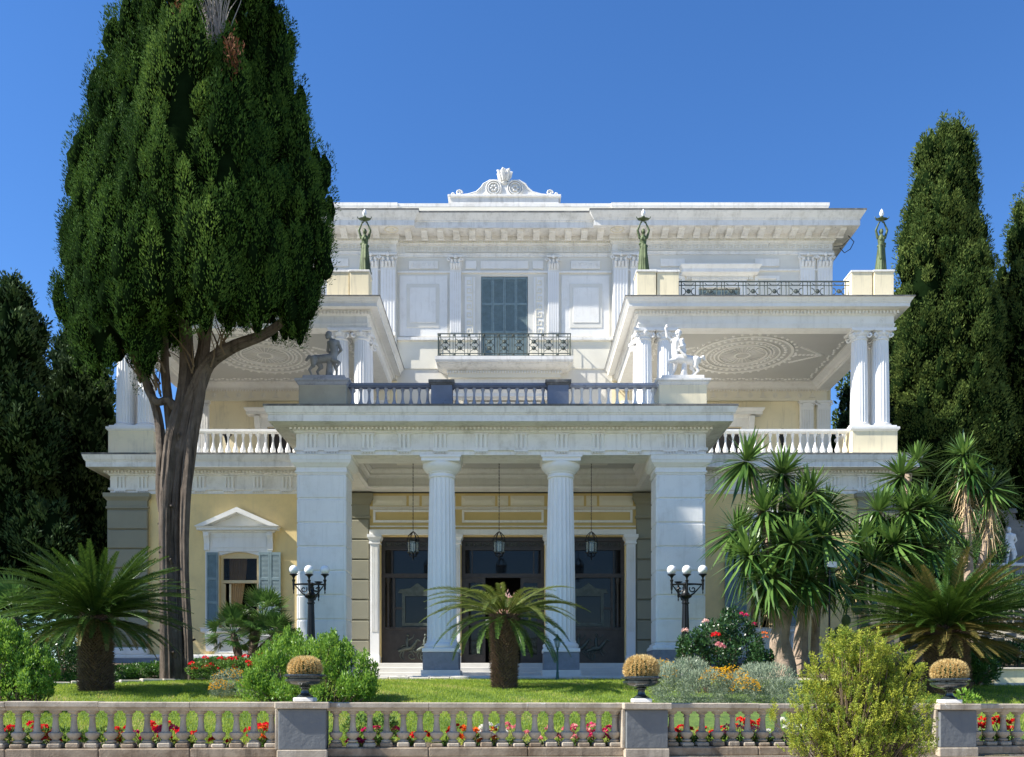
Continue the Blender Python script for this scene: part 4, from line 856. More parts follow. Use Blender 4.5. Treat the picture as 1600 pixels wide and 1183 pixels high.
c = _mix(N, L, mu.outputs[0], c, c2); c3 = _mix(N, L, _ramp(N, L, _noise(N, L, P, 30, 8, .7), .35, .65), (.30, .26, .20), (.44, .39, .32)); c = _mix(N, L, step(sx.outputs[2], .35, .15), c, c3); L.new(c, b.inputs['Base Color']); b.inputs['Roughness'].default_value = 1  # unseen gravel, made pale to bounce light onto the facade
bp = N.new('ShaderNodeBump'); bp.inputs['Strength'].default_value = .8; bp.inputs['Distance'].default_value = .04; L.new(_noise(N, L, P, 25, 6), bp.inputs['Height']); L.new(bp.outputs[0], b.inputs['Normal'])
gr = link('ground', me, 'garden_ground', None, (0, 0, 0)); kind(gr, 'structure')
# kerb of pale stones between lawn and beds
KP = [(-20, 21), (-14.5, 21.6), (-12.2, 22.3), (-10.2, 23.3), (-8.9, 24.6), (-7.6, 25.15), (-6, 25.25), (6, 25.25), (8, 24.4), (9.5, 23.2), (11, 22.4), (13.5, 22.3), (16, 22.6), (21, 23)]
kr = root('lawn_kerb', (0, 25.25, 2.0)); kind(kr, 'structure')
def walk(P, st):
    out = []; acc = 0
    for (ax, ay), (bx, by) in zip(P, P[1:]):
        l = math.hypot(bx - ax, by - ay); t = acc
        while t < l: out.append((ax + (bx - ax) * t / l, ay + (by - ay) * t / l, math.atan2(by - ay, bx - ax))); t += st
        acc = t - l
    return out
for i, (x, y, a) in enumerate(walk(KP, .56)):
    if -4.9 < x < 5 and 0: continue
    z = H(x, y); m = MB().cbox(-.27, .27, -.11, .11, -.1, .055 + .012 * (i % 3), .018); m.xf(Matrix.Translation((x, y, z)) @ Matrix.Rotation(a + .02 * math.sin(i * 3), 4, 'Z')); m.build('kerb_stone', 'kerb_stone', kr)
# front balustrade, built straight along x and then turned
FB = root('front_balustrade', (0, 0, 0)); tag(FB, 'weathered stone balustrade with grey plastered piers along the front of the lawn', 'balustrade')
ZT0 = 1.49                                            # top of coping
piers = [(-3.54, -2.84), (1.76, 2.43), (6.98, 7.62)]
def run(x0, x1):
    n = max(1, round((x1 - x0) / .258)); b = None
    for i in range(n):
        x = x0 + (x1 - x0) * (i + .5) / n
        B('baluster_block', 'stained_stone' if i % 3 == 0 else 'balustrade_stone', FB, (x - .095, x + .095, -.1, .1, .80, .80 + .075 + .01 * math.sin(i * 5)), c=.018)
        k = [(.62, 0), (.75, .03), (.75, .06), (.42, .09), (.5, .12), (.84, .19), (.97, .26), (.97, .31), (.82, .325), (.56, .35), (.5, .42), (.44, .54), (.39, .68), (.37, .8), (.55, .815), (.55, .84), (.44, .85), (.42, .87), (.5, .9), (.78, .935), (.86, .95), (.86, 1.0)]
        if b is None: b = MB().lathe(x, 0, [(.105 * a, .876 + .484 * h) for a, h in k], 14).build('baluster', 'balustrade_stone', FB, 45); bx = x
        else: q = rep(b, (x - bx, .004 * math.sin(i * 7), 0)); q.rotation_euler.z = i * 1.7
    # coping in lengths, base ledge in lengths
    j = max(1, round((x1 - x0) / 1.35)); w2 = (x1 - x0) / j
    for i in range(j):
        a = x0 + w2 * i; dz = .004 * math.sin(i * 9 + x0)
        MB().prism([(-.17, ZT0 - .075 + dz), (-.17, ZT0 - .012 + dz), (-.155, ZT0 + dz), (.155, ZT0 + dz), (.17, ZT0 - .012 + dz), (.17, ZT0 - .075 + dz), (.13, ZT0 - .1), (.11, ZT0 - .132), (-.11, ZT0 - .132), (-.13, ZT0 - .1)], a + .003, a + w2 - .003, 'x').build('coping_stone', 'balustrade_stone', FB)
        B('base_stone', 'stained_stone', FB, (a + .003, a + w2 - .003, -.155, .155, .66, .802 - abs(dz)), c=.015)
run(-15.2, piers[0][0]); run(piers[0][1], piers[1][0]); run(piers[1][1], piers[2][0]); run(piers[2][1], 15.8)
B('plinth_wall', 'balustrade_stone', FB, (-15.2, 15.8, -.2, .2, -.6, .657)); B('plinth_ledge', 'stained_stone', FB, (-15.2, 15.8, -.34, -.202, -.6, .632), c=.015)
for a, b2 in piers:
    p = B('pier', 'pier_plaster', FB, (a, b2, -.25, .25, .78, ZT0 - .1), c=.012); B('pier_base', 'balustrade_stone', p, (a - .02, b2 + .02, -.27, .27, .63, .779), c=.012)
    MB().cbox(a - .05, b2 + .05, -.31, .31, ZT0 - .099, ZT0 + .004, .014).build('pier_cap', 'balustrade_stone', p)
    B('side_strip', 'balustrade_stone', p, (a - .055, a - .004, -.2, .2, .78, ZT0 - .1), c=.008)
FB.location = (0, 14.3, 0); FB.rotation_euler = (0, .0035, math.atan(.12)); 
def on_fb(x, z=ZT0): return Vector((x * math.cos(math.atan(.12)), 14.3 + x * math.sin(math.atan(.12)), z - .0035 * x))
# urns and golden barrel cacti
class LM:
    """many small leaf blades in one mesh; every blade keeps its own tint"""
    def __init__(s): s.p = []; s.a = []; s.s = []; s.l = []; s.w = []; s.t = []
    def add(s, P, A, Sd, Ln, Wd, T):
        n = len(P); A = A / np.maximum(1e-6, np.linalg.norm(A, axis=1, keepdims=True)); Sd = Sd - A * (Sd * A).sum(1, keepdims=True); Sd /= np.maximum(1e-6, np.linalg.norm(Sd, axis=1, keepdims=True))
        s.p.append(P); s.a.append(A); s.s.append(Sd); s.l.append(np.broadcast_to(Ln, n)); s.w.append(np.broadcast_to(Wd, n)); s.t.append(np.broadcast_to(T, n)); return s
    def mesh(s, name, mid=.45, bend=0, strip=False):
        P = np.concatenate(s.p); A = np.concatenate(s.a); D = np.concatenate(s.s); Ln = np.concatenate(s.l)[:, None]; Wd = np.concatenate(s.w)[:, None]; T = np.concatenate(s.t); n = len(P)
        up = np.cross(A, D); v = np.empty((n, 4, 3)); v[:, 0] = P; v[:, 1] = P + A * Ln * mid + D * Wd * .5 + up * bend * Ln; v[:, 2] = P + A * Ln; v[:, 3] = P + A * Ln * mid - D * Wd * .5 + up * bend * Ln
        return npmesh(name, v.reshape(-1, 3), np.arange(n * 4).reshape(-1, 4), np.repeat(T, 4))
def npmesh(name, co, quads, tint=None):
    me = bpy.data.meshes.new(name); me.vertices.add(len(co)); me.vertices.foreach_set('co', co.astype(np.float32).ravel())
    k = quads.shape[1]; me.loops.add(quads.size); me.loops.foreach_set('vertex_index', quads.astype(np.int32).ravel()); me.polygons.add(len(quads)); me.polygons.foreach_set('loop_start', (np.arange(len(quads)) * k).astype(np.int32)); me.update(calc_edges=True)
    if tint is not None: a = me.attributes.new('tint', 'FLOAT', 'POINT'); a.data.foreach_set('value', np.clip(tint, 0, 1).astype(np.float32))
    return me
def rnd(n, k=3): return RNG.normal(size=(n, k))
def unit(v): return v / np.maximum(1e-6, np.linalg.norm(v, axis=1, keepdims=True))
def barrel(r, hgt):
    """ribbed cactus body and its spines"""
    n = 24; prof = [(.55, 0), (.85, .12), (1, .35), (.98, .55), (.85, .78), (.6, .93), (.3, .99), (.05, .96)]; m = MB(); nn = n * 4; vs = []
    for a, h in prof:
        for i in range(nn): t = 2 * PI * i / nn; rr = r * a * (1 - .09 * (i % 4 == 2) - .045 * (i % 2)); vs.append((rr * math.cos(t), rr * math.sin(t), hgt * h))
    m.add(vs, [(k * nn + i, k * nn + (i + 1) % nn, (k + 1) * nn + (i + 1) % nn, (k + 1) * nn + i) for k in range(len(prof) - 1) for i in range(nn)])
    lm = LM(); P = []; Nn = []
    for i in range(n):
        t = 2 * PI * i / n
        for h in np.linspace(.03, .99, 22):
            a = np.interp(h, [p[1] for p in prof[:-1]], [p[0] for p in prof[:-1]]); P.append((r * a * math.cos(t), r * a * math.sin(t), hgt * h)); Nn.append((math.cos(t) * (1.05 - h), math.sin(t) * (1.05 - h), (h - .35) * 1.3))
    P = np.array(P).repeat(14, 0); Nn = unit(np.array(Nn).repeat(14, 0)); q = len(P)
    lm.add(P, Nn + rnd(q) * .55, rnd(q), RNG.uniform(.035, .07, q), .0075, RNG.uniform(0, 1, q)); return m, lm.mesh('spines')
bm_, sp_ = barrel(.225, .30); body0 = None
for i, (x, lab, sc) in enumerate(((-3.17, 'leftmost', 1), (2.07, 'middle', 1.1), (7.3, 'rightmost', 1.12))):
    p = on_fb(x, ZT0 + .006)
    u = root('pedestal_urn', p); tag(u, 'black marble bowl urn on the %s pier of the front balustrade' % lab, 'urn', 'urns on the balustrade piers')
    MB().cbox(-.15, .15, -.15, .15, 0, .065, .012).xf(Matrix.Translation(p)).build('foot_block', 'white_worn', u)
    m = MB().lathe(0, 0, [(.13, .066), (.13, .085), (.10, .10), (.065, .13), (.055, .17), (.06, .2), (.09, .215), (.09, .225), (.07, .235), (.16, .25), (.25, .275), (.295, .31), (.30, .34), (.26, .355), (.26, .365), (.315, .375), (.325, .395), (.31, .412), (.25, .41), (.22, .38), (.05, .37)], 40).xf(Matrix.Translation(p)); m.build('bowl', 'urn_marble', u, 35)
    c = root('barrel_cactus', p + Vector((0, 0, .385))); tag(c, 'golden spiny barrel cactus in the %s urn of the front balustrade' % lab, 'cactus', 'barrel cacti in urns')
    if body0 is None: body0 = bm_.build('cactus_body', 'cactus_green', c, 0, (0, 0, 0)); spo = link('spines', sp_, 'spine', c, (0, 0, 0)); body0.location = spo.location = (0, 0, 0); ob = (body0, spo)
    else:
        for q in ob: k = q.copy(); COL.objects.link(k); k.parent = c; k.location = (0, 0, 0)
    c.scale = (sc, sc, sc * (.92 if i != 1 else 1.0))
# lawn: blades
nB = 360000
u = RNG.uniform(0, 1, nB); yy = 14.62 + (25.2 - 14.62) * u ** 1.25; xx = np.sign(RNG.uniform(-1, 1, nB)) * np.where(RNG.uniform(0, 1, nB) < .88, RNG.uniform(0, 1, nB) * (.60 * yy + .6), (.60 * yy + .6) + RNG.uniform(0, 1, nB) * 5)
kx = np.array([p[0] for p in KP]); ky = np.array([p[1] for p in KP]); keep = (yy < np.interp(xx, kx, ky) - .1) & (yy > 14.3 + .12 * xx + .75 + .15 * np.sin(xx * 3))
keep &= ~((xx > 2.6 + (yy - 16) * .12) & (xx < 8.8) & (yy > 16.6) & (yy < 20.4))
xx, yy = xx[keep], yy[keep]; n = len(xx); zz = np.array([H(a, b) for a, b in zip(xx, yy)])
patch = .5 + .28 * np.sin(xx * 1.3 + np.sin(yy * 2.1)) * np.sin(yy * 1.7 + xx * .6) + .2 * np.sin(xx * 5.1 + yy * 3.3)
A = np.c_[RNG.normal(0, .45, n), RNG.normal(0, .45, n), np.ones(n)]; gm = LM().add(np.c_[xx, yy, zz - .005], A, rnd(n) * (1, 1, .1), RNG.uniform(.035, .075, n), RNG.uniform(.007, .012, n), np.clip(patch * .7 + RNG.uniform(-.05, .5, n), 0, 1)).mesh('lawn')
ln = link('lawn', gm, 'grass_blade', None, (0, 0, 0)); tag(ln, 'sunlit short green lawn between the front balustrade and the portico steps', 'lawn', kind='stuff')
# ------------------------------------------------------------------ vegetation builders
def ridged(m, pts, rad, n=30, ridges=7, amp=.16, seed=0, tw=.5):
    """tapering trunk with ropy ridges"""
    rr = random.Random(seed); pts = [Vector(p) for p in pts]
    P = []; Q = []
    for i in range(len(pts) - 1):                      # resample smoothly
        p0, p1, p2, p3 = pts[max(i - 1, 0)], pts[i], pts[i + 1], pts[min(i + 2, len(pts) - 1)]
        for k in range(6):
            t = k / 6; P.append(.5 * ((2 * p1) + (p2 - p0) * t + (2 * p0 - 5 * p1 + 4 * p2 - p3) * t * t + (3 * p1 - p0 - 3 * p2 + p3) * t ** 3)); Q.append(rad[i] + (rad[i + 1] - rad[i]) * t)
    P.append(pts[-1]); Q.append(rad[-1]); vs = []; u = Vector((1, 0, 0)); ph = [rr.random() * 6 for _ in range(4)]
    for i, p in enumerate(P):
        T = (P[min(i + 1, len(P) - 1)] - P[max(i - 1, 0)]).normalized(); u = (u - T * u.dot(T)).normalized(); v = T.cross(u)
        for k in range(n):
            a = 2 * PI * k / n; s = i / 6; f = 1 + amp * (.6 * math.sin(ridges * a + ph[0] + tw * s + .6 * math.sin(s * 1.7)) + .4 * math.sin((ridges + 4) * a + ph[1] - tw * s * 1.4 + .5 * math.sin(s * 2.3 + 1)) + .35 * math.sin(2 * a + ph[2] + s * .8)) + rr.uniform(-.03, .03)
            vs.append(p + (u * math.cos(a) + v * math.sin(a)) * (Q[i] * f))
    k2 = len(P); m.add(vs, [(i * n + k, i * n + (k + 1) % n, (i + 1) * n + (k + 1) % n, (i + 1) * n + k) for i in range(k2 - 1) for k in range(n)] + [tuple(range(n))[::-1], tuple(range((k2 - 1) * n, k2 * n))]); return m
def spire_prof(t, bul=.3):
    return np.where(t < bul, .45 + .55 * np.sqrt(np.clip(t / bul, 0, 1)), np.clip(1 - (np.clip((t - bul) / (1 - bul), 0, 1)) ** 1.55, 0, 1) ** .85)
def cypress_crown(spires, dens=7, cards=70, L=.15, Wd=.05, tuft=(.2, .42), seed=1, cam_bias=True):
    """spires: (x, y, z0, z1, r, bulge, light). Flame-shaped tufts of small sprays over every spire; deep ones dropped"""
    g = np.random.default_rng(seed); C = []; NR = []; LT = []
    for si, (cx, cy, z0, z1, r, bul, lt) in enumerate(spires):
        n = int(dens * 2 * PI * r * (z1 - z0) * .72); t = g.uniform(0, 1, int(n * 2.2)); t = t[g.uniform(0, 1, len(t)) < spire_prof(t, bul) + .12][:n]; n = len(t); ph = g.uniform(0, 2 * PI, n)
        lump = 1 + .17 * np.sin(3 * ph + 7 * t + si) * np.sin(9 * t + 2 * ph + si * 2) + .14 * np.sin(7 * ph - 11 * t + si)
        rr = r * spire_prof(t, bul) * lump * np.where(g.uniform(0, 1, n) < .3, g.uniform(.8, .95, n), 1); c = np.c_[cx + rr * np.cos(ph), cy + rr * np.sin(ph), z0 + (z1 - z0) * t]
        inside = np.zeros(n, bool)
        for sj, (ax, ay, a0, a1, ar, ab, al) in enumerate(spires):
            if sj == si: continue
            tt = (c[:, 2] - a0) / (a1 - a0); ok = (tt > 0) & (tt < 1); d = np.hypot(c[:, 0] - ax, c[:, 1] - ay); inside |= ok & (d < ar * spire_prof(np.clip(tt, 0, 1), ab) * .78)
        k = ~inside
        if cam_bias: k &= ~((np.sin(ph) > .35) & (g.uniform(0, 1, n) < .55))
        C.append(c[k]); NR.append(np.c_[np.cos(ph), np.sin(ph), np.zeros(n)][k]); LT.append(np.full(k.sum(), lt))
    C = np.concatenate(C); NR = np.concatenate(NR); LT = np.concatenate(LT); n = len(C)
    s = g.uniform(.6, 1.45, n); tt = g.uniform(-.25, .25, n) + .12 * np.sin(C[:, 0] * 2.2 + C[:, 2] * 1.3)
    idx = np.arange(n).repeat(cards); q = len(idx); o = unit(g.normal(size=(q, 3))) * (g.uniform(0, 1, (q, 1)) ** .22)
    hh = o[:, 2]; shrink = np.where(hh > 0, 1 - .55 * hh, 1)
    off = np.c_[o[:, 0] * tuft[0] * shrink, o[:, 1] * tuft[0] * shrink, hh * tuft[1]] * s[idx, None]
    P = C[idx] + off + NR[idx] * hh[:, None] * .1 * s[idx, None]
    A = np.c_[o[:, 0], o[:, 1], np.zeros(q)] * .75 + NR[idx] * .35 + np.array([0, 0, .85]) + g.normal(size=(q, 3)) * .32
    T = .42 + tt[idx] + .22 * o[:, 2] * 0 + g.uniform(-.28, .28, q) + .10 * (np.linalg.norm(o, axis=1) - .6)
    nr = unit(np.c_[o[:, 0] / tuft[0], o[:, 1] / tuft[0], o[:, 2] / tuft[1] * 1.6 + .4] * .25 + NR[idx] * .45); Sd = np.cross(unit(A), nr) + g.normal(size=(q, 3)) * .28
    # solid heart of every tuft: makes tufts dense; near-black colour paints shade between sprays
    nu, nv = 7, 5; th = np.arange(nu) * 2 * PI / nu; ring = [(0, 0, -1.)] + [(math.cos(-PI / 2 + PI * j / nv) * math.cos(t), math.cos(-PI / 2 + PI * j / nv) * math.sin(t), math.sin(-PI / 2 + PI * j / nv)) for j in range(1, nv) for t in th] + [(0, 0, 1.)]; ring = np.array(ring); nvv = len(ring); fq = []
    for i in range(nu):
        fq.append((0, 1 + (i + 1) % nu, 1 + i, 0)); b_ = 1 + (nv - 2) * nu; fq.append((b_ + i, b_ + (i + 1) % nu, nvv - 1, nvv - 1))
        for j in range(nv - 2): a_ = 1 + j * nu; fq.append((a_ + i, a_ + (i + 1) % nu, a_ + nu + (i + 1) % nu, a_ + nu + i))
    sh = np.where(ring[:, 2] > 0, 1 - .5 * ring[:, 2], 1)[None, :, None]; V_ = ring[None] * np.array([tuft[0], tuft[0], tuft[1]]) * .62 * s[:, None, None] * np.concatenate([sh, sh, np.ones_like(sh)], 2) * g.uniform(.75, 1.18, (n, nvv, 1)) + C[:, None]
    tri = [f for f in fq if len(set(f)) == 3]; quad = [f for f in fq if len(set(f)) == 4]; quad += [(f[0], f[1], f[2], f[2]) for f in []]
    T3 = np.array([[q_ for k_, q_ in enumerate(f) if q_ not in f[:k_]] for f in tri]); Q3 = np.array([[f[0], f[1], f[2]] for f in quad] + [[f[0], f[2], f[3]] for f in quad]); F3 = np.concatenate([T3, Q3]); F_ = (F3[None] + (np.arange(n) * nvv)[:, None, None]).reshape(-1, 3)
    global HEART; HEART = (V_.reshape(-1, 3), F_, np.repeat(np.clip(.02 + tt * .3, 0, .15), nvv), LT)
    return P, A, Sd, L * g.uniform(.6, 1.3, q), Wd * g.uniform(.7, 1.3, q), T, LT[idx]
def cypress(name, base, spires, mats, label, group, dens, cards, L, Wd, tuft=(.2, .42), seed=1, trunk=None, core=.8, cat='cypress tree'):
    r = root(name, base); tag(r, label, cat, group)
    P, A, Sd, Ln, Wi, T, LT = cypress_crown(spires, dens, cards, L, Wd, tuft, seed)
    for li, mt in enumerate(mats):
        k = LT == li
        if k.any():
            lm = LM(); lm.add(P[k], A[k], Sd[k], Ln[k], Wi[k], T[k]); me = lm.mesh('crown'); link('crown', me, mt, r, tuple(base)).location = -Vector(base)
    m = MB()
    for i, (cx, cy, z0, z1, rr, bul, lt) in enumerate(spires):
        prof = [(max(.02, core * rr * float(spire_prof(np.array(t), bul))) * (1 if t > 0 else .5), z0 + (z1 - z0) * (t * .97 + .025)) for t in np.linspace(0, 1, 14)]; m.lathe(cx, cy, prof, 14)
    lo = m.build('shade_core', 'foliage_shade', r, 60)  # solid core, coloured near-black for the shade inside the crown
    he = npmesh('tuft_hearts', HEART[0], HEART[1], HEART[2]); o_ = link('tuft_hearts', he, 'foliage_shade', r, tuple(base)); o_.location = -Vector(base); o_['kind'] = 'stuff'
    if trunk is None:
        s0 = spires[0]; m = MB(); ridged(m, [Vector(base) - Vector((0, 0, .3)), Vector((s0[0], s0[1], (base[2] + s0[2]) / 2)), Vector((s0[0], s0[1], s0[2] + (s0[3] - s0[2]) * .5))], [.35, .28, .1], 16, 5); m.build('trunk', 'bark_grey', r, 60)
    return r
surf('foliage_shade', (.006, .013, .004), 1, .3, 3, .5, 12, spec=0)  # near-black: the shade deep in the crowns, put into the colour
# ---- the great cypress left of the portico
D = 24.8
def sp(cx, yb_, yt, hw, dy=0, bul=.3, lt=0):
    d = D + dy; a = px(cx, yb_, d); b = px(cx, yt, d); return (a.x, d, a.z, b.z, hw / FPX * d, bul, lt)
spires = [sp(300, 520, -170, 92, 0, .3), sp(180, 575, 48, 68, .3, .32), sp(235, 520, -40, 85, .3, .3), sp(415, 515, -25, 74, .6, .35), sp(452, 495, 140, 58, .2, .42), sp(202, 545, 160, 66, -1.3, .3), sp(146, 545, 190, 40, .2, .4),
          sp(286, 490, -60, 62, -1.9, .3, 1), sp(350, 490, 70, 62, -1.6, .35), sp(250, 470, 110, 48, -2.1, .3), sp(325, 475, 285, 34, -2.4, .3, 1), sp(215, 500, 270, 46, -2.1, .35), sp(400, 500, 200, 54, -1.3, .4), sp(470, 518, 430, 22, -.3, .3), sp(262, 480, 300, 34, -2.4, .3, 1), sp(130, 550, 380, 34, -.5, .4), sp(165, 570, 440, 40, -1.1, .4), sp(468, 460, 250, 40, -.6, .4), sp(350, -15, -165, 80, -1.2, .45), sp(372, 480, -40, 50, .9, .3)]  # the spire wholly above the frame is added to shade the right pier
base = px(278, 1055, D); base.z = H(base.x, D) + .02
big = cypress('cypress_tree', base, spires, ('cypress_leaf', 'cypress_light'), 'huge many-stemmed cypress with bare lower trunk beside the portico', 'cypress trees', 4.2, 360, .085, .027, (.24, .6), 3, trunk=1, core=.64)
m = MB()
def tr(pts, seed, n=26, rid=6, amp=.17): ridged(m, [px(a, b, D + dd) for a, b, c, dd in pts], [.7 * c / FPX * D for a, b, c, dd in pts], n, rid, amp, seed)
tr([(278, 1075, 36, 0), (278, 1050, 30, 0), (276, 1010, 26, 0), (274, 930, 24, 0), (273, 850, 23, 0), (275, 780, 24, 0), (281, 710, 24, 0), (291, 650, 21, 0), (308, 604, 17, -.1), (326, 568, 14, -.2), (362, 543, 11, -.3), (418, 520, 9, -.3), (455, 490, 6, -.3)], 1, 34, 8)
tr([(262, 1075, 16, -.3), (262, 1040, 14, -.3), (258, 900, 10, -.3), (258, 800, 12, -.3), (262, 740, 14, -.3), (270, 680, 16, -.2), (286, 620, 15, -.1), (292, 560, 14, 0), (288, 480, 12, 0), (290, 380, 8, 0)], 2)
tr([(296, 1070, 12, -.2), (294, 1000, 9, -.25), (288, 880, 9, -.3), (290, 780, 11, -.3), (298, 700, 12, -.2), (310, 630, 11, -.2), (318, 570, 10, -.2), (326, 500, 8, -.2), (338, 420, 6, 0)], 3)
tr([(252, 800, 6, .1), (250, 760, 9, .1), (252, 700, 11, .1), (247, 650, 10, .2), (236, 615, 9, .2), (222, 585, 7, .3), (200, 545, 5, .3), (180, 500, 3, .2)], 4, 16, 5)
tr([(276, 640, 10, -.2), (262, 626, 9, -.25), (246, 628, 8, -.3), (232, 612, 7, -.3), (224, 585, 6, -.3), (212, 540, 4, -.3)], 5, 14, 4)
tr([(268, 690, 9, .2), (264, 640, 10, .2), (258, 580, 9, .3), (256, 520, 8, .3), (250, 450, 5, .3)], 6, 14, 4)
tr([(306, 640, 8, .2), (302, 590, 8, .3), (312, 545, 6, .3), (316, 490, 5, .2)], 7, 14, 4)
gs = random.Random(9); MP = [(278, 1062, 31), (277, 1010, 27), (274, 930, 24), (273, 850, 23), (275, 780, 24), (281, 710, 24), (291, 650, 21), (308, 604, 17), (326, 568, 14)]
for k in range(26):                                    # fibrous strands of bark running up the trunk
    i0 = gs.randint(0, 4); i1 = min(len(MP), i0 + gs.randint(3, 6)); a = gs.uniform(-PI * 1.05, .1 * PI); q = []; rr_ = []
    for i in range(i0, i1):
        x_, y_, r_ = MP[i]; rr = .7 * r_ * gs.uniform(.92, 1.02); c = px(x_, y_, D); f = D / FPX; q.append(c + Vector((math.cos(a) * rr * f, math.sin(a) * rr * f, 0))); a += gs.uniform(-.09, .09); rr_.append((.05 if i0 < i < i1 - 1 else .008) * gs.uniform(.55, 1.15))
    ridged(m, q, rr_, 8, 2, .25, k)
for k in range(22):                                    # knots and broken stubs
    i = gs.randint(1, 6); x_, y_, r_ = MP[i]; a = gs.uniform(-PI, 0); c = px(x_, y_ + gs.uniform(-35, 35), D); f = D / FPX; q0 = c + Vector((math.cos(a), math.sin(a), 0)) * (.66 * r_ * f); d_ = Vector((math.cos(a), math.sin(a), gs.uniform(.1, .8)))
    m.ell(q0, (.06 + .04 * gs.random(), .06, .09 + .08 * gs.random()), 8, 6)
    if k % 2: m.tube([q0, q0 + d_ * .09, q0 + d_ * gs.uniform(.12, .22)], [.05, .035, .025], 7, .15)
m.build('trunk', 'bark_grey', big, 55)
m = MB(); rr = random.Random(5)
for i in range(46):
    x0, y0 = rr.choice(((235, 600), (225, 585), (250, 610), (262, 570), (300, 575), (210, 560), (350, 545), (330, 560), (400, 520))); a = px(x0 + rr.uniform(-8, 8), y0 + rr.uniform(-15, 15), D + rr.uniform(-.6, .6)); sx_ = -1 if x0 < 270 else rr.choice((-1, 1))
    q = [a]; v = Vector((sx_ * rr.uniform(.1, .5), rr.uniform(-.3, .3), rr.uniform(.5, 1)))
    for k in range(4): q.append(q[-1] + v * .34); v += Vector((rr.uniform(-.3, .3), rr.uniform(-.2, .2), rr.uniform(-.25, .3)))
    m.tube(q, [.03, .022, .016, .011, .006], 5)
m.build('bare_twigs', 'stem', big, 60)
m = MB()
for i in range(40):
    a = px(rr.uniform(325, 350), rr.uniform(40, 105), D - 1.5); q = [a]; v = Vector((rr.uniform(-.25, .25), rr.uniform(-.25, .05), 1))
    for k in range(5): q.append(q[-1] + v * .32); v += Vector((rr.uniform(-.25, .25), rr.uniform(-.2, .2), 0))
    m.tube(q, [.018, .016, .013, .01, .008, .004], 4)
m.build('dead_branches', 'dead_wood', big, 60)
lm = LM()
for cx_, cy_, k in ((364, 85, 220), (281, 8, 160)):
    c = px(cx_, cy_, D - 2.1); o = rnd(k) * (.1, .1, .26); lm.add(np.array(c) + o, np.array([0, 0, 1.0]) + rnd(k) * .5, rnd(k), RNG.uniform(.08, .15, k), .045, RNG.uniform(0, 1, k))
link('browned_sprays', lm.mesh('browned_sprays'), 'brown_spray', big, tuple(base)).location = -base
# ---- cypresses right of the villa
def sp2(cx, yb_, yt, hw, d, bul=.3, lt=0): a = px(cx, yb_, d); b = px(cx, yt, d); return (a.x, d, a.z, b.z, hw / FPX * d, bul, lt)
b0 = px(1485, 1040, 37); b0.z = H(b0.x, 37)
cypress('cypress_tree', b0, [sp2(1478, 900, 195, 58, 37, .6), sp2(1454, 860, 240, 44, 36.3, .55), sp2(1508, 880, 270, 38, 36.4, .55), sp2(1472, 560, 222, 32, 36, .65), sp2(1434, 700, 285, 34, 36.6, .55), sp2(1522, 960, 440, 40, 36.2, .5), sp2(1465, 960, 480, 52, 35.9, .5), sp2(1496, 460, 205, 22, 36.4, .8), sp2(1456, 440, 200, 20, 36.2, .8), sp2(1476, 420, 192, 22, 36.3, .82), sp2(1500, 700, 330, 44, 35.8, .5), sp2(1445, 600, 330, 38, 35.8, .5)],
        ('cypress_olive',), 'tall dense cypress standing behind the right corner of the villa', 'cypress trees', 4.2, 210, .12, .042, (.32, .52), 5, core=.66)
b0 = px(1610, 1040, 39); b0.z = H(b0.x, 39)
cypress('cypress_tree', b0, [sp2(1625, 700, 270, 60, 39, .5), sp2(1590, 680, 340, 26, 38.4, .45), sp2(1605, 690, 420, 44, 38, .45), sp2(1568, 590, 480, 18, 38.6, .4), sp2(1600, 820, 560, 40, 38.8, .5)], ('cypress_olive',), 'cypress cut off by the right edge of the picture', 'cypress trees', 4.2, 170, .13, .045, (.32, .52), 6, core=.62)
b0 = px(1412, 1040, 44); b0.z = H(b0.x, 44)
cypress('cypress_tree', b0, [sp2(1412, 900, 455, 40, 44, .5), sp2(1350, 860, 570, 48, 48, .5)], ('conifer_leaf',), 'dark shaded cypress seen between loggia columns and the tall cypress', 'cypress trees', 5, 40, .22, .09, (.28, .5), 7, core=.8)
# ---- dark conifers at the left
b0 = px(20, 1040, 31); b0.z = H(b0.x, 31)
def tiers(cx, yb_, yt, hw, d, n, seed):
    g = random.Random(seed); out = []
    for i in range(n):
        t = g.random() ** .8; y = yb_ + (yt - yb_) * t; w2 = hw * (1 - t) ** .7 + 12; x = cx + g.uniform(-w2, w2); out.append(sp2(x, y + 45, y - 55 - 30 * g.random(), 22 + 12 * g.random(), d + g.uniform(-1.5, 1.5), .45))
    return out
cypress('conifer_tree', b0, [sp2(5, 960, 490, 46, 31, .4)] + tiers(8, 960, 500, 96, 31, 44, 2), ('conifer_leaf',), 'dark broad conifer at the left edge of the picture', 'dark conifers on the left', 5.5, 55, .17, .06, (.24, .34), 8, core=.72, cat='conifer tree')
b0 = px(112, 1040, 36); b0.z = H(b0.x, 36)
cypress('conifer_tree', b0, [sp2(100, 960, 575, 52, 36, .5), sp2(150, 960, 520, 44, 38, .5)] + tiers(105, 960, 600, 78, 35.5, 20, 3), ('conifer_leaf',), 'shaded slender conifer behind the left corner of the villa', 'dark conifers on the left', 5.5, 45, .19, .07, (.25, .36), 9, core=.74, cat='conifer tree')
b0 = px(-170, 1040, 34); b0.z = H(b0.x, 34)
cypress('conifer_tree', b0, [sp2(-170, 960, 470, 60, 34, .4)] + tiers(-170, 960, 480, 84, 34, 24, 6), ('conifer_leaf',), 'dark conifer standing beyond the left edge of the picture', 'dark conifers on the left', 5, 45, .2, .07, (.26, .36), 12, core=.74, cat='conifer tree')
b0 = px(-60, 1040, 42); b0.z = H(b0.x, 42)
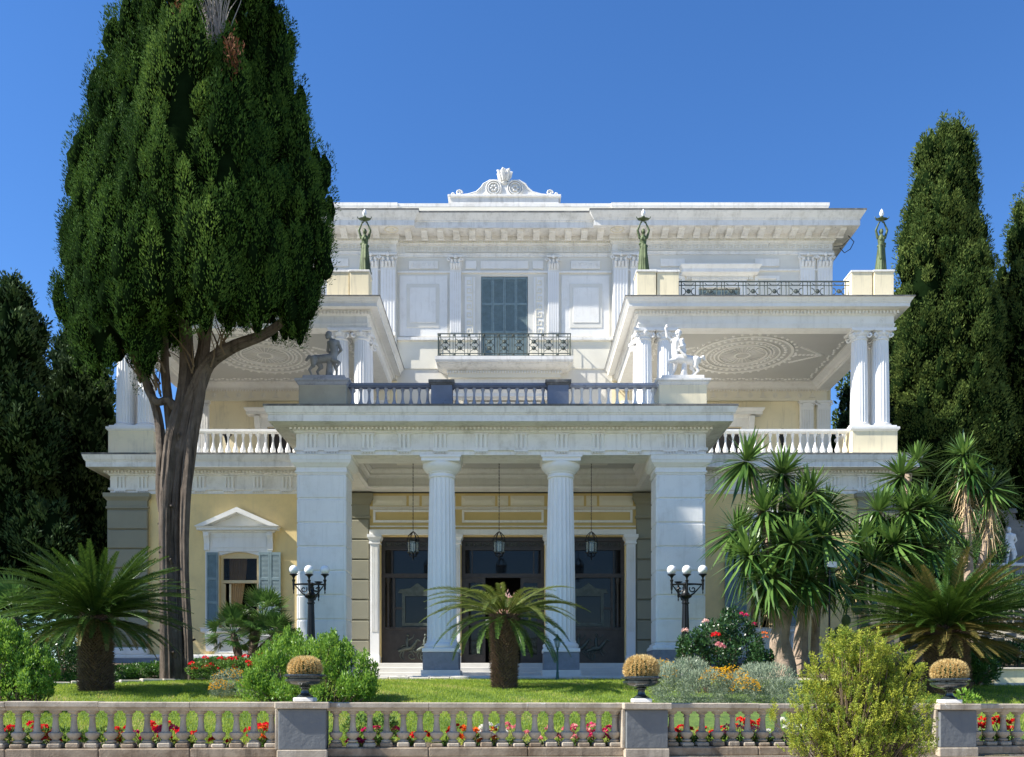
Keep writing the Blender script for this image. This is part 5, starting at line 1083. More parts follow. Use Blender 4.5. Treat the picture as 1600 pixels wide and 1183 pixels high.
cypress('conifer_tree', b0, [sp2(-60, 980, 560, 60, 42, .4)] + tiers(-60, 980, 580, 80, 42, 20, 7), ('conifer_leaf',), 'far dark conifer behind the broad conifer on the left', 'dark conifers on the left', 5, 40, .22, .08, (.28, .4), 13, core=.74, cat='conifer tree')
# ---- leafy trees far right and far left behind, down slope
for x_, y_, d_, hw_, yt_, lab in ((1590, 745, 55, 80, 640, 'distant leafy tree behind the right terrace wall'), (1700, 745, 50, 90, 640, 'distant leafy tree beyond the right edge of the picture'), (1340, 700, 60, 60, 560, 'distant olive-green tree seen through the right loggia')):
    b0 = px(x_, 1000, d_); b0.z = H(b0.x, d_); r = root('leafy_tree', b0); tag(r, lab, 'tree', 'leafy trees behind the villa')
    c = px(x_, y_, d_); q = 9000; ln_ = 16; cc = np.array(c) + rnd(ln_) * (hw_ / FPX * d_ * .55, 1.2, (y_ - yt_) / FPX * d_ * .5); i = RNG.integers(0, ln_, q); o = unit(rnd(q)) * RNG.uniform(.5, 1, (q, 1)) ** .5 * .95
    lm = LM().add(cc[i] + o, o + (0, 0, .3) + rnd(q) * .4, rnd(q), RNG.uniform(.15, .28, q), .11, RNG.uniform(0, .8, q)); link('crown', lm.mesh('crown'), 'cypress_olive', r, tuple(b0)).location = -b0
    m = MB().tube([b0, (b0.x, b0.y, c.z - .3), c], [.3, .22, .08], 8)
    for p in cc: m.tube([(b0.x, b0.y, c.z - 1.2), (Vector(p) + c) / 2, p], [.12, .07, .03], 5)
    m.build('trunk', 'bark_grey', r, 60)
# ------------------------------------------------------------------ sago palms
def frond_mesh(length, e0, e1, pairs=60, lw=.028, ll=.165, seed=0, vee=.35):
    g = np.random.default_rng(seed); s = np.linspace(0, 1, 30); e = e0 + (e1 - e0) * s ** 1.2; ds = length / 29; x = np.concatenate([[0], np.cumsum(np.cos(e[:-1]) * ds)]); z = np.concatenate([[0], np.cumsum(np.sin(e[:-1]) * ds)])
    ss = np.linspace(.10, .985, pairs); px_, pz_ = np.interp(ss, s, x), np.interp(ss, s, z); ee = np.interp(ss, s, e); lm = LM(); tn = np.c_[np.cos(ee), np.zeros(pairs), np.sin(ee)]; up = np.c_[-np.sin(ee), np.zeros(pairs), np.cos(ee)]
    ln_ = ll * (np.sin(np.clip(ss * 1.12 + .12, 0, 1.2) * PI * .78) * .9 + .18)
    for sd_ in (-1, 1):
        A = tn * (.55 + .35 * ss[:, None]) + np.array([0, sd_, 0]) * .95 + up * vee + g.normal(size=(pairs, 3)) * .06
        lm.add(np.c_[px_, np.zeros(pairs), pz_], A, np.cross(A, up), ln_ * g.uniform(.85, 1.12, pairs), lw, np.clip(.45 + .3 * g.normal(size=pairs) * .6, 0, 1))
    rach = MB().tube([(a, 0, b) for a, b in zip(x[::3], z[::3])], [.016 * (1 - .75 * t) for t in s[::3]], 5)
    me = lm.mesh('frond', .35); co = np.empty(len(me.vertices) * 3); me.vertices.foreach_get('co', co); t = np.empty(len(me.vertices)); me.attributes['tint'].data.foreach_get('value', t)
    V_ = np.concatenate([co.reshape(-1, 3), np.array(rach.v)]); nq = len(me.polygons); Fq = np.arange(nq * 4).reshape(-1, 4); R4 = np.array([f for f in rach.f if len(f) == 4]) + len(co) // 3
    bpy.data.meshes.remove(me); return npmesh('frond', V_, np.concatenate([Fq, R4]), np.concatenate([t, np.full(len(rach.v), .75)]))
FR = {}
def fronds(mat, length, sets, seed):
    out = []
    for j, (e0, e1) in enumerate(sets): me = frond_mesh(length, R(e0), R(e1), seed=seed + j); me.materials.append(MAT[mat]); out.append(me)
    return out
def sago_trunk(h, r0, r1, n=26, seed=0):
    g = random.Random(seed); m = MB().lathe(0, 0, [(r0 * .9, -.1), (r0 * .95, .1), (r1 * .85, h * .6), (r1 * .8, h)], 14); k = 0
    while k * .04 < h:
        z = k * .04; r = r0 + (r1 - r0) * z / h; nn = int(2 * PI * r / .075)
        for i in range(nn):
            t = 2 * PI * (i + .5 * (k % 2) + g.uniform(-.2, .2)) / nn; c, s_ = math.cos(t), math.sin(t); wd = .034; q = g.uniform(.6, 1.25)
            a = Vector((c * r * .9, s_ * r * .9, z)); d = Vector((-s_, c, 0)); tip = Vector((c * (r + .06 * q), s_ * (r + .06 * q), z + .06 * q))
            m.add([a - d * wd, a + d * wd, tip + d * wd * .5, tip - d * wd * .5, a - d * wd + Vector((0, 0, .04)), a + d * wd + Vector((0, 0, .04))], [(0, 1, 2, 3), (3, 2, 5, 4), (0, 3, 4), (1, 5, 2)])
        k += 1
    return m
def sago(base, h, r0, r1, ring, label, group, seed):
    """ring: (frond meshes, count, azimuth jitter, height offset)"""
    r = root('sago_palm', base); tag(r, label, 'sago palm', group); g = random.Random(seed)
    t = sago_trunk(h, r0, r1, seed=seed).build('trunk', 'scale_bark', r, 0, (0, 0, 0)); t.location = (0, 0, 0)
    for ms, cnt, zo, ph in ring:
        for i in range(cnt):
            o = bpy.data.objects.new('frond', g.choice(ms)); COL.objects.link(o); o.parent = r; az = ph + 2 * PI * i / cnt + g.uniform(-.16, .16); s_ = g.uniform(.88, 1.1)
            o.location = (math.cos(az) * r1 * .55, math.sin(az) * r1 * .55, h + zo + g.uniform(-.03, .03)); o.rotation_euler = (g.uniform(-.25, .25), g.uniform(-.08, .08), az); o.scale = (s_, s_, s_)
    return r
def at(x, y, d): p = px(x, y, d); p.z = H(p.x, d); return p
f1 = fronds('sago_leaf', 1.85, [(64, 26), (54, 18), (60, 30)], 10); f2 = fronds('sago_leaf', 1.95, [(42, -8), (34, -12), (46, -4)], 20); f3 = fronds('sago_leaf', 1.9, [(20, -26), (10, -28), (26, -20)], 30); f4 = fronds('sago_leaf', 1.7, [(-6, -44), (0, -50)], 40)
y3 = fronds('sago_rust', 1.6, [(4, -50), (-8, -60)], 170)
p = at(150, 1080, 20.6); ls = sago(p, 1.72, .36, .33, [(f1, 36, .05, 0), (f2, 60, 0, .2), (f3, 60, -.06, .4), (f4, 36, -.14, .1), (y3, 9, -.16, .6)], 'dark green sago palm with dense arching crown on the left lawn', 'sago palms', 1)
y1 = fronds('sago_yellow', 1.75, [(56, -12), (44, -20)], 50); y2 = fronds('sago_yellow', 1.9, [(34, -30), (26, -40), (20, -45)], 60); y3 = fronds('sago_leaf', 1.6, [(4, -66), (-8, -74)], 70)
p = at(788, 1075, 21.5); cs_ = sago(p, 1.72, .29, .33, [(y1, 14, .03, .2), (y2, 28, -.02, .1), (y3, 14, -.12, .5)], 'sparse yellowish sago palm with stout scaly trunk before the portico', 'sago palms', 2)
lm = LM(); k = 260; o = rnd(k) * (.08, .08, .14); lm.add(o + (0.05, -.1, 1.9), np.array([0, -.3, 1.0]) + rnd(k) * .5, rnd(k), .10, .03, RNG.uniform(0, 1, k)); q = link('seed_cone', lm.mesh('seed_cone'), 'petal_blush', cs_, (0, 0, 0)); q.location = (0, 0, 0)
g1 = fronds('sago_rust', 1.95, [(62, 26), (50, 16)], 80); g2 = fronds('sago_leaf', 2.1, [(40, 6), (30, 0), (24, -6)], 90); g3 = fronds('sago_rust', 2.0, [(8, -18), (0, -24)], 100); g4 = fronds('sago_rust', 1.7, [(-14, -38)], 110)
p = at(1478, 1045, 20.5); sago(p, 1.5, .5, .42, [(g1, 24, .05, 0), (f1, 22, .04, .3), (g2, 56, 0, .1), (f2, 40, .0, .2), (f3, 44, -.05, .0), (g3, 46, -.10, .3), (g4, 30, -.16, .2)], 'wide sago palm with rusty lower fronds on the right', 'sago palms', 3)
# ------------------------------------------------------------------ yuccas
def rosette_mesh(n, L, wd, lo, seed, mat, stiff=.3):
    g = np.random.default_rng(seed); vs = []; qs = []; ts = []
    for i in range(n):
        u_ = i / n; el = R(88) - (R(88) - R(lo)) * (u_ ** .85) + g.normal() * .08; az = i * 2.39996 + g.normal() * .12; l = L * g.uniform(.8, 1.12) * (.75 + .35 * u_ if u_ < .6 else 1); w2 = wd * g.uniform(.85, 1.15)
        d = np.array([math.cos(az) * math.cos(el), math.sin(az) * math.cos(el), math.sin(el)]); sd_ = np.array([-math.sin(az), math.cos(az), 0]); p_ = d * .04; k = len(vs); tt = np.clip(.36 + .35 * (1 - u_) + g.normal() * .2, 0, 1)
        droop = stiff * g.uniform(.3, 1.4) * math.cos(el) + (.2 if u_ > .7 else 0)
        for j, (f, ww) in enumerate(((0, .55), (.3, 1), (.65, .85), (1, .06))):
            q = p_ + d * l * f - np.array([0, 0, 1]) * droop * l * f * f * .8; up = np.cross(d, sd_); vs += [q - sd_ * w2 * ww / 2 + up * w2 * .12, q + sd_ * w2 * ww / 2 + up * w2 * .12]; ts += [tt, tt]
        for j in range(3): qs.append((k + 2 * j, k + 2 * j + 1, k + 2 * j + 3, k + 2 * j + 2))
    me = npmesh('rosette', np.array(vs), np.array(qs), np.array(ts)); me.materials.append(MAT[mat]); return me
RO = [rosette_mesh(125, .76, .062, -58, i, 'yucca_leaf') for i in range(3)] + [rosette_mesh(75, .6, .055, -20, 7, 'yucca_leaf', .15)]
DRY = rosette_mesh(70, .62, .035, -88, 9, 'dry_leaf', .9)
def yucca(base, trunks, heads, label, seed, skirts=(), bark='bark_pale'):
    r = root('yucca_tree', base); tag(r, label, 'yucca', 'yuccas on the right'); g = random.Random(seed); m = MB()
    for j, t in enumerate(trunks): ridged(m, [px(a, b, d) for a, b, d, q in t], [.72 * q / FPX * t[0][2] for a, b, d, q in t], 18, 4, .14, seed + j)
    m.build('trunk', bark, r, 60)
    for hx, hy, d, s_, kd in heads:
        o = bpy.data.objects.new('rosette', RO[kd]); COL.objects.link(o); o.parent = r; o.location = px(hx, hy, d) - base; o.scale = (s_ * 1.14,) * 3; o.rotation_euler = (g.uniform(-.35, .35), g.uniform(-.35, .35), g.uniform(0, 6))
    for hx, hy, d, s_ in skirts:
        o = bpy.data.objects.new('dry_skirt', DRY); COL.objects.link(o); o.parent = r; o.location = px(hx, hy, d) - base; o.scale = (s_ * .8, s_ * .8, s_ * 1.1); o.rotation_euler = (0, 0, g.uniform(0, 6))
b0 = at(1222, 1048, 22.6)
H1 = [(1166, 722, 22.2, 1.15, 0), (1195, 800, 21.8, 1.15, 1), (1222, 742, 22.6, 1.1, 2), (1172, 870, 21.6, 1.2, 0), (1236, 850, 21.5, 1.2, 1), (1268, 770, 22.4, 1.1, 2), (1286, 840, 22.0, 1.15, 0), (1205, 905, 21.4, 1.15, 2), (1262, 905, 21.8, 1.1, 1), (1245, 800, 22, 1.1, 0), (1212, 945, 21.3, .72, 3), (1298, 900, 22.4, 1.05, 2), (1182, 930, 22.3, .8, 3), (1150, 830, 22.3, 1.05, 1), (1215, 820, 22.8, 1.1, 0), (1292, 795, 22.9, .95, 1), (1228, 890, 22.6, 1.1, 2)]
yucca(b0, [[(1224, 1058, 22.6, 32), (1222, 1030, 22.6, 25), (1218, 1000, 22.5, 20), (1222, 960, 22.4, 16), (1210, 900, 22.0, 12), (1195, 820, 22, 9), (1168, 730, 22.2, 7)], [(1224, 985, 22.6, 13), (1236, 930, 22.4, 12), (1246, 850, 22.2, 10), (1225, 750, 22.6, 7)], [(1250, 1055, 23.2, 17), (1252, 990, 23.2, 13), (1262, 900, 22.8, 11), (1270, 780, 22.4, 8)], [(1272, 1050, 23.4, 9), (1276, 960, 23.2, 8), (1290, 850, 22.2, 7)]], H1, 'large many-headed yucca with thick pale trunk right of the portico', 1, skirts=[(1262, 930, 22.4, 1.0), (1290, 910, 22.6, .9), (1205, 945, 22.2, .8)])
b0 = at(1360, 1050, 24.4)
yucca(b0, [[(1360, 1060, 24.4, 14), (1350, 960, 24.4, 11), (1340, 860, 24.2, 8)], [(1385, 1060, 24.8, 13), (1392, 950, 24.8, 10), (1420, 740, 24.6, 7)], [(1395, 940, 24.8, 10), (1440, 850, 24.6, 8), (1442, 790, 24.6, 6)]],
      [(1338, 850, 24.2, 1.2, 0), (1372, 800, 24.4, 1.15, 1), (1408, 745, 24.8, 1.05, 2), (1432, 720, 25.2, 1.0, 3), (1444, 795, 24.4, 1.15, 0), (1398, 850, 24.0, 1.15, 2), (1450, 855, 24.2, 1.1, 1), (1362, 880, 23.8, 1.1, 0), (1418, 800, 24.2, 1.1, 1), (1330, 915, 23.8, .95, 2), (1380, 845, 24.8, 1.1, 0), (1425, 860, 24.9, 1.1, 2), (1460, 815, 25, .95, 2), (1408, 890, 24.4, 1.0, 0)], 'mid-sized yucca cluster before the right corner of the villa', 2, skirts=[(1340, 880, 24.4, .9)])
b0 = at(1520, 1040, 27)
yucca(b0, [[(1520, 1050, 27, 12), (1512, 850, 27, 8), (1507, 720, 27, 5)], [(1528, 900, 27, 8), (1545, 820, 27, 6), (1546, 745, 27, 5)]], [(1506, 712, 27, 1.05, 0), (1516, 740, 26.8, 1.0, 1), (1548, 765, 26.8, 1.0, 2), (1494, 835, 26.4, .95, 3), (1510, 860, 26.2, .85, 3)], 'tall thin yucca with dry straw skirts by the right cypress', 3, skirts=[(1508, 752, 27, 1.15), (1512, 790, 27, 1.1), (1546, 790, 26.9, 1.1), (1546, 825, 27, 1.0)])
# ------------------------------------------------------------------ fan palms
def fan_mesh(seed, R0=.46, n=24, pet=.55):
    g = np.random.default_rng(seed); lm = LM(); a = np.linspace(-1.75, 1.75, n); fold = .10 * ((np.arange(n) % 2) * 2 - 1); c = np.array([pet, 0, 0.0]); A = np.c_[np.cos(a), np.sin(a), fold * .5 - .18 * np.abs(a) / 1.75 + .05 * g.normal(size=n)]
    lm.add(np.repeat(c[None], n, 0), A, np.c_[-np.sin(a), np.cos(a), np.zeros(n)], R0 * (1 - .22 * (np.abs(a) / 1.75) ** 2) * g.uniform(.9, 1.08, n), .058, np.clip(.5 + .25 * g.normal(size=n), 0, 1)); me = lm.mesh('fan', .5)
    rach = MB().tube([(0, 0, -.04), (pet * .5, 0, .02), (pet, 0, 0)], [.014, .011, .009], 5); co = np.empty(len(me.vertices) * 3); me.vertices.foreach_get('co', co); t = np.empty(len(me.vertices)); me.attributes['tint'].data.foreach_get('value', t); nv = len(me.vertices)
    q = np.concatenate([np.arange(nv).reshape(-1, 4), np.array([f for f in rach.f if len(f) == 4]) + nv]); bpy.data.meshes.remove(me); me = npmesh('fan_leaf', np.concatenate([co.reshape(-1, 3), np.array(rach.v)]), q, np.concatenate([t, np.full(len(rach.v), .7)])); me.materials.append(MAT['fan_leaf']); return me
FM = [fan_mesh(i) for i in range(3)]
def fan_palm(base, heads, label, seed, n=26, sc=1.0):
    r = root('fan_palm', base); tag(r, label, 'fan palm', 'fan palms in the beds'); g = random.Random(seed); m = MB()
    for hx, hy, d, s_ in heads:
        h = px(hx, hy, d); ridged(m, [base + Vector((g.uniform(-.2, .2), 0, -.1)), (base + h) / 2 + Vector((g.uniform(-.1, .1), 0, 0)), h], [.10, .12, .09], 12, 5, .2, seed)
        for i in range(n):
            o = bpy.data.objects.new('fan_leaf', g.choice(FM)); COL.objects.link(o); o.parent = r; u_ = i / n; el = R(80) - R(125) * u_; o.location = h - base; s2 = s_ * g.uniform(.85, 1.1) * sc; o.scale = (s2,) * 3; o.rotation_euler = (g.uniform(-.5, .5), -el, i * 2.4 + g.uniform(-.2, .2))
    m.build('trunk', 'bark_brown', r, 60)
fan_palm(at(385, 1040, 28.2), [(365, 990, 28.2, 1.0), (412, 965, 28.4, 1.1), (428, 995, 27.9, .95)], 'low clumped fan palm under the left ground floor window', 4)
fan_palm(at(28, 1050, 25), [(25, 965, 25, 1.2), (75, 985, 26, 1.0)], 'fan palm in shade behind the left sago palm', 5)
# ------------------------------------------------------------------ lamps
def lamp_post(cx, d, sgn, lab):
    b = at(cx, 1030, d); r = root('lamp_post', b); tag(r, 'black cast-iron lamp post with white globes before the %s portico pier' % lab, 'lamp post', 'globe lamp posts before the portico')
    zt = px(cx, 913, d).z - b.z                                  # arm level above the ground
    m = MB().lathe(0, 0, [(.36, -.1), (.36, .06), (.32, .1), (.29, .13), (.27, .3), (.22, .42), (.17, .5), (.30, .54), (.31, .58), (.24, .62), (.13, .66), (.13, .69), (.22, .76), (.235, .8), (.18, .86), (.12, .92), (.12, .94), (.145, .95), (.145, .98), (.12, 1.0)], 24)
    for k in range(4):
        a = PI / 4 + k * PI / 2; c, s = math.cos(a), math.sin(a); m.tube([(.2 * c, .2 * s, .42), (.3 * c, .3 * s, .46), (.33 * c, .33 * s, .3), (.28 * c, .28 * s, .16), (.36 * c, .36 * s, .06)], [.03, .04, .035, .035, .05], 6)
    q = m.build('base', 'lamp_iron', r, 40, (0, 0, 0)); q.location = (0, 0, 0)
    m = MB().lathe(0, 0, [(.12, .98), (.115, 1.05), (.085, zt - .55), (.105, zt - .53), (.105, zt - .5), (.085, zt - .48), (.09, zt - .4), (.16, zt - .36), (.185, zt - .32), (.13, zt - .28), (.075, zt - .2), (.07, zt - .05), (.10, zt), (.07, zt + .04), (.03, zt + .05)], 40, 10, .1)
    q = m.build('shaft', 'lamp_iron', r, 40, (0, 0, 0)); q.location = (0, 0, 0)
    arms = [(-.49 * 1, .06), (.36, .1), (.04, -.42), (.13, .36)]
    for i, (ax, ay) in enumerate(arms):
        ax *= -sgn if sgn > 0 else 1; L_ = math.hypot(ax, ay); u = Vector((ax / L_, ay / L_, 0)); low = (0, 0, -.07, -.17)[i]
        m = MB(); m.tube([Vector((0, 0, zt + low)), u * L_ * .5 + Vector((0, 0, zt + low + .01)), u * L_ + Vector((0, 0, zt + low))], [.035, .025, .025], 6)
        m.tube([u * (L_ * .42 + .1 * (1 - t / 14) * math.cos(t * .6 + 2.6)) + Vector((0, 0, zt + low - .13 + .1 * (1 - t / 14) * math.sin(t * .6 + 2.6))) for t in range(12)], .018, 5)
        m.tube([u * .06 + Vector((0, 0, zt - .36)), u * L_ * .5 + Vector((0, 0, zt + low - .24)), u * L_ * .9 + Vector((0, 0, zt + low - .03))], [.03, .022, .016], 5)
        e = u * L_; m.lathe(e.x, e.y, [(.006, zt + low - .26), (.02, zt + low - .22), (.012, zt + low - .18), (.03, zt + low - .12), (.028, zt + low - .04), (.036, zt + low), (.03, zt + low + .06), (.05, zt + low + .13), (.022, zt + low + .15), (.03, zt + low + .2), (.06, zt + low + .24), (.115, zt + low + .27), (.115, zt + low + .285), (.05, zt + low + .29)], 14)
        a_ = m.build('arm', 'lamp_iron', r, 45, (0, 0, 0)); a_.location = (0, 0, 0)
        if i < 3:
            g = MB().ell((0, 0, 0), .13, 28, 18).build('globe', 'opal_glass', a_, 80, (0, 0, 0)); g.location = (e.x, e.y, zt + low + .285 + .119)
    return r
lamp_post(486, 25.1, -1, 'left'); lamp_post(1071, 25.1, 1, 'right')
# garden lantern on a green post
b = at(871, 1060, 24.6); r = root('garden_lamp', b); tag(r, 'small green lantern on a slim post before the second portico column', 'garden lamp')
q = MB().lathe(0, 0, [(.085, -.05), (.085, .03), (.05, .06), (.04, .12), (.035, .2), (.045, .21), (.03, .23), (.024, .82), (.04, .84), (.03, .87), (.05, .9)], 16).build('post', 'green_metal', r, 40, (0, 0, 0)); q.location = (0, 0, 0)
m = MB()
for k in range(6): a = k * PI / 3; m.tube([(.05 * math.cos(a), .05 * math.sin(a), .9), (.09 * math.cos(a), .09 * math.sin(a), 1.08)], .008, 4)
m.lathe(0, 0, [(.115, 1.08), (.115, 1.095), (.06, 1.15), (.035, 1.17), (.03, 1.2), (.008, 1.25)], 6); q = m.build('lantern', 'green_metal', r, 0, (0, 0, 0)); q.location = (0, 0, 0)
q = MB().lathe(0, 0, [(.04, .905), (.078, 1.075)], 6).build('glass', 'lantern_glass', r, 0, (0, 0, 0)); q.location = (0, 0, 0)
# hanging lanterns of the portico
def hanging(x, z, lab):
    t = Vector((X0 + x, 28.5, z)); r = root('hanging_lantern', t); tag(r, 'glazed bronze lantern hanging on a chain in the %s bay of the portico' % lab, 'lantern', 'hanging lanterns of the portico')
    m = MB(); L_ = 9.07 - z - .78; n = int(L_ / .055)
    for i in range(n):
        c = Vector((0, 0, .78 + (i + .5) * L_ / n)); ax = (1, 0) if i % 2 else (0, 1); m.tube([c + Vector((ax[0] * .014 * math.cos(k * PI / 3), ax[1] * .014 * math.cos(k * PI / 3), .036 * math.sin(k * PI / 3))) for k in range(7)], .006, 4)
    m.lathe(0, 0, [(.05, .78 + L_ - .03), (.05, .78 + L_)], 10); q = m.build('chain', 'lamp_iron', r, 0, (0, 0, 0)); q.location = (0, 0, 0)
    m = MB()
    for k in range(6):
        a = k * PI / 3; c, s = math.cos(a), math.sin(a); m.tube([(.17 * c, .17 * s, .12), (.185 * c, .185 * s, .52)], .012, 5); m.tube([(.185 * c, .185 * s, .5), (.15 * c, .15 * s, .64), (.06 * c, .06 * s, .74), (0, 0, .78)], .013, 5); m.tube([(.185 * c, .185 * s, .5), (.2 * c, .2 * s, .58)], [.014, .004], 5)
    for z_, q_ in ((.12, .175), (.5, .19), (.46, .187)):
        m.tube([(q_ * math.cos(k * PI / 3), q_ * math.sin(k * PI / 3), z_) for k in range(7)], .014, 5)
    for k in range(6): a = k * PI / 3 + PI / 6; m.tube([(.155 * math.cos(a), .155 * math.sin(a), .12), (.1 * math.cos(a), .1 * math.sin(a), .02), (0, 0, -.03)], [.014, .012, .012], 5); m.ell((.12 * math.cos(a), .12 * math.sin(a), .03), .022, 6, 5)
    m.ell((0, 0, -.07), (.025, .025, .05), 8, 6); q = m.build('cage', 'lamp_iron', r, 45, (0, 0, 0)); q.location = (0, 0, 0)
    q = MB().lathe(0, 0, [(.165, .13), (.178, .49)], 6).build('glass', 'lantern_glass', r, 0, (0, 0, 0)); q.location = (0, 0, 0)
    m = MB(); [m.lathe(.05 * math.cos(k * 2.1), .05 * math.sin(k * 2.1), [(.014, .18), (.014, .33), (.02, .36), (.004, .42)], 8) for k in range(3)]; q = m.build('candles', 'cream', r, 40, (0, 0, 0)); q.location = (0, 0, 0)
for x, lab in ((-2.77, 'left'), (-.09, 'middle'), (2.78, 'right')): hanging(x, 5.93, lab)
# wall lanterns on the loggia balustrade
for s, lab in ((-1, 'left'), (1, 'right')):
    b = Vector((X0 + s * 9.3 + (.0), 31.9 + 0, 9.63)); b.x = px(355 if s < 0 else 1222, 700, 32.5).x; b.y = 32.5; r = root('terrace_lantern', b); tag(r, 'small dark lantern on the %s loggia terrace behind the balustrade' % lab, 'lantern', 'loggia terrace lanterns')
    q = MB().lathe(0, 0, [(.12, 0), (.12, .05), (.04, .1), (.03, .85), (.05, .9), (.03, .95)], 12).build('post', 'lamp_iron', r, 40, (0, 0, 0)); q.location = (0, 0, 0)
    m = MB().lathe(0, 0, [(.06, .95), (.06, .97), (.12, 1.2), (.17, 1.21), (.15, 1.26), (.06, 1.32), (.07, 1.36), (.05, 1.4), (.07, 1.43), (.01, 1.45)], 8)
    for k in range(8): a = k * PI / 4; m.ell((.16 * math.cos(a), .16 * math.sin(a), 1.25), (.025, .025, .04), 6, 4)
    q = m.build('lantern', 'lamp_iron', r, 0, (0, 0, 0)); q.location = (0, 0, 0)
# ------------------------------------------------------------------ statues
def woman():
    P = [((0, 0, .8), (.01, 0, .95), .155, .125), ((.01, 0, .95), (0, .01, 1.12), .12, .15), ((-.12, .0, 1.2), (.12, .0, 1.2), .065, .065), ((0, 0, 1.1), (0, 0, 1.2), .14, .12), ((0, 0, 1.2), (0, -.01, 1.33), .052, .048), ((0, -.02, 1.405), (.075, .088, .105)), ((0, .04, 1.43), (.085, .085, .085)), ((0, .09, 1.44), (.05, .055, .05)), ((0, -.10, 1.395), (.014, .02, .022)), ((.055, -.1, 1.12), (.06, .055, .06)), ((-.055, -.1, 1.12), (.06, .055, .06))]
    for s in (-1, 1):
        P += [((s * .16, 0, 1.21), (s * .245, -.03, 1.44), .058, .045), ((s * .245, -.03, 1.44), (s * .13, -.03, 1.66), .045, .03), ((s * .13, -.03, 1.66), (s * .09, -.03, 1.72), .03, .024)]
        for f in range(4): P.append(((s * (.115 - .012 * f), -.05 + .022 * f, 1.71), (s * (.07 - .014 * f), -.05 + .025 * f, 1.755), .011, .009))
        P.append(((s * .12, -.05, 1.69), (s * .14, -.06, 1.75), .011, .009))
    for k in range(14):
        a = 2 * PI * k / 14; c, s_ = math.cos(a), math.sin(a); P.append(((c * .1, s_ * .09, .9), (c * .195 + .02, s_ * .17, .03), .05, .05 + .018 * (k % 2)))
    P += [((.07, -.07, .86), (.07, -.13, .45), .1, .085), ((0, 0, .85), (.02, 0, .1), .13, .16), ((-.15, -.02, .98), (.15, -.03, .9), .05, .05), ((-.14, -.07, .88), (.12, -.12, .6), .035, .03), ((.07, -.2, .02), (.07, -.12, .05), .04, .05), ((-.08, -.16, .02), (-.07, -.1, .05), .04, .05)]
    return P
WM = None
for x, y, d, mx, lab in ((570, 420, 31.35, 1, 'left loggia roof'), (1005, 420, 31.35, 1, 'right loggia roof beside the middle'), (1377, 420, 31.35, -1, 'rightmost loggia roof corner')):
    b = px(x, y, d); b.z = 16.052; r = root('lamp_bearer_statue', b); tag(r, 'green bronze woman holding up a lamp on the %s' % lab, 'statue', 'bronze lamp-bearer statues')
    if WM is None: o = blob('figure', 'verdigris', woman(), .0115, r); WM = o.data
    else: o = link('figure', WM, None, r, (0, 0, 0))
    o.location = (0, 0, .03); o.scale = (mx * .8, .84, 1)
    q = MB().lathe(0, 0, [(.24, 0), (.24, .035), (.2, .04)], 20).build('base', 'verdigris', r, 30, (0, 0, 0)); q.location = (0, 0, 0)
    m = MB().lathe(0, 0, [(.02, 1.74), (.05, 1.76), (.1, 1.8), (.2, 1.815), (.21, 1.83), (.1, 1.84), (.04, 1.86), (.06, 1.9), (.05, 1.92)], 18, sq=.6)
    for s in SX: m.tube([(s * .18, -.03, 1.82), (s * .24, -.03, 1.86), (s * .23, -.03, 1.9)], [.02, .015, .01], 5)
    q = m.build('lamp_bowl', 'verdigris', r, 45, (0, 0, 0)); q.location = (0, -.03, .03); q = MB().lathe(0, 0, [(.035, 1.92), (.07, 1.98), (.075, 2.03), (.05, 2.1), (.015, 2.16), (.003, 2.18)], 16).build('flame_globe', 'opal_glass', r, 60, (0, 0, 0)); q.location = (0, -.03, .03)
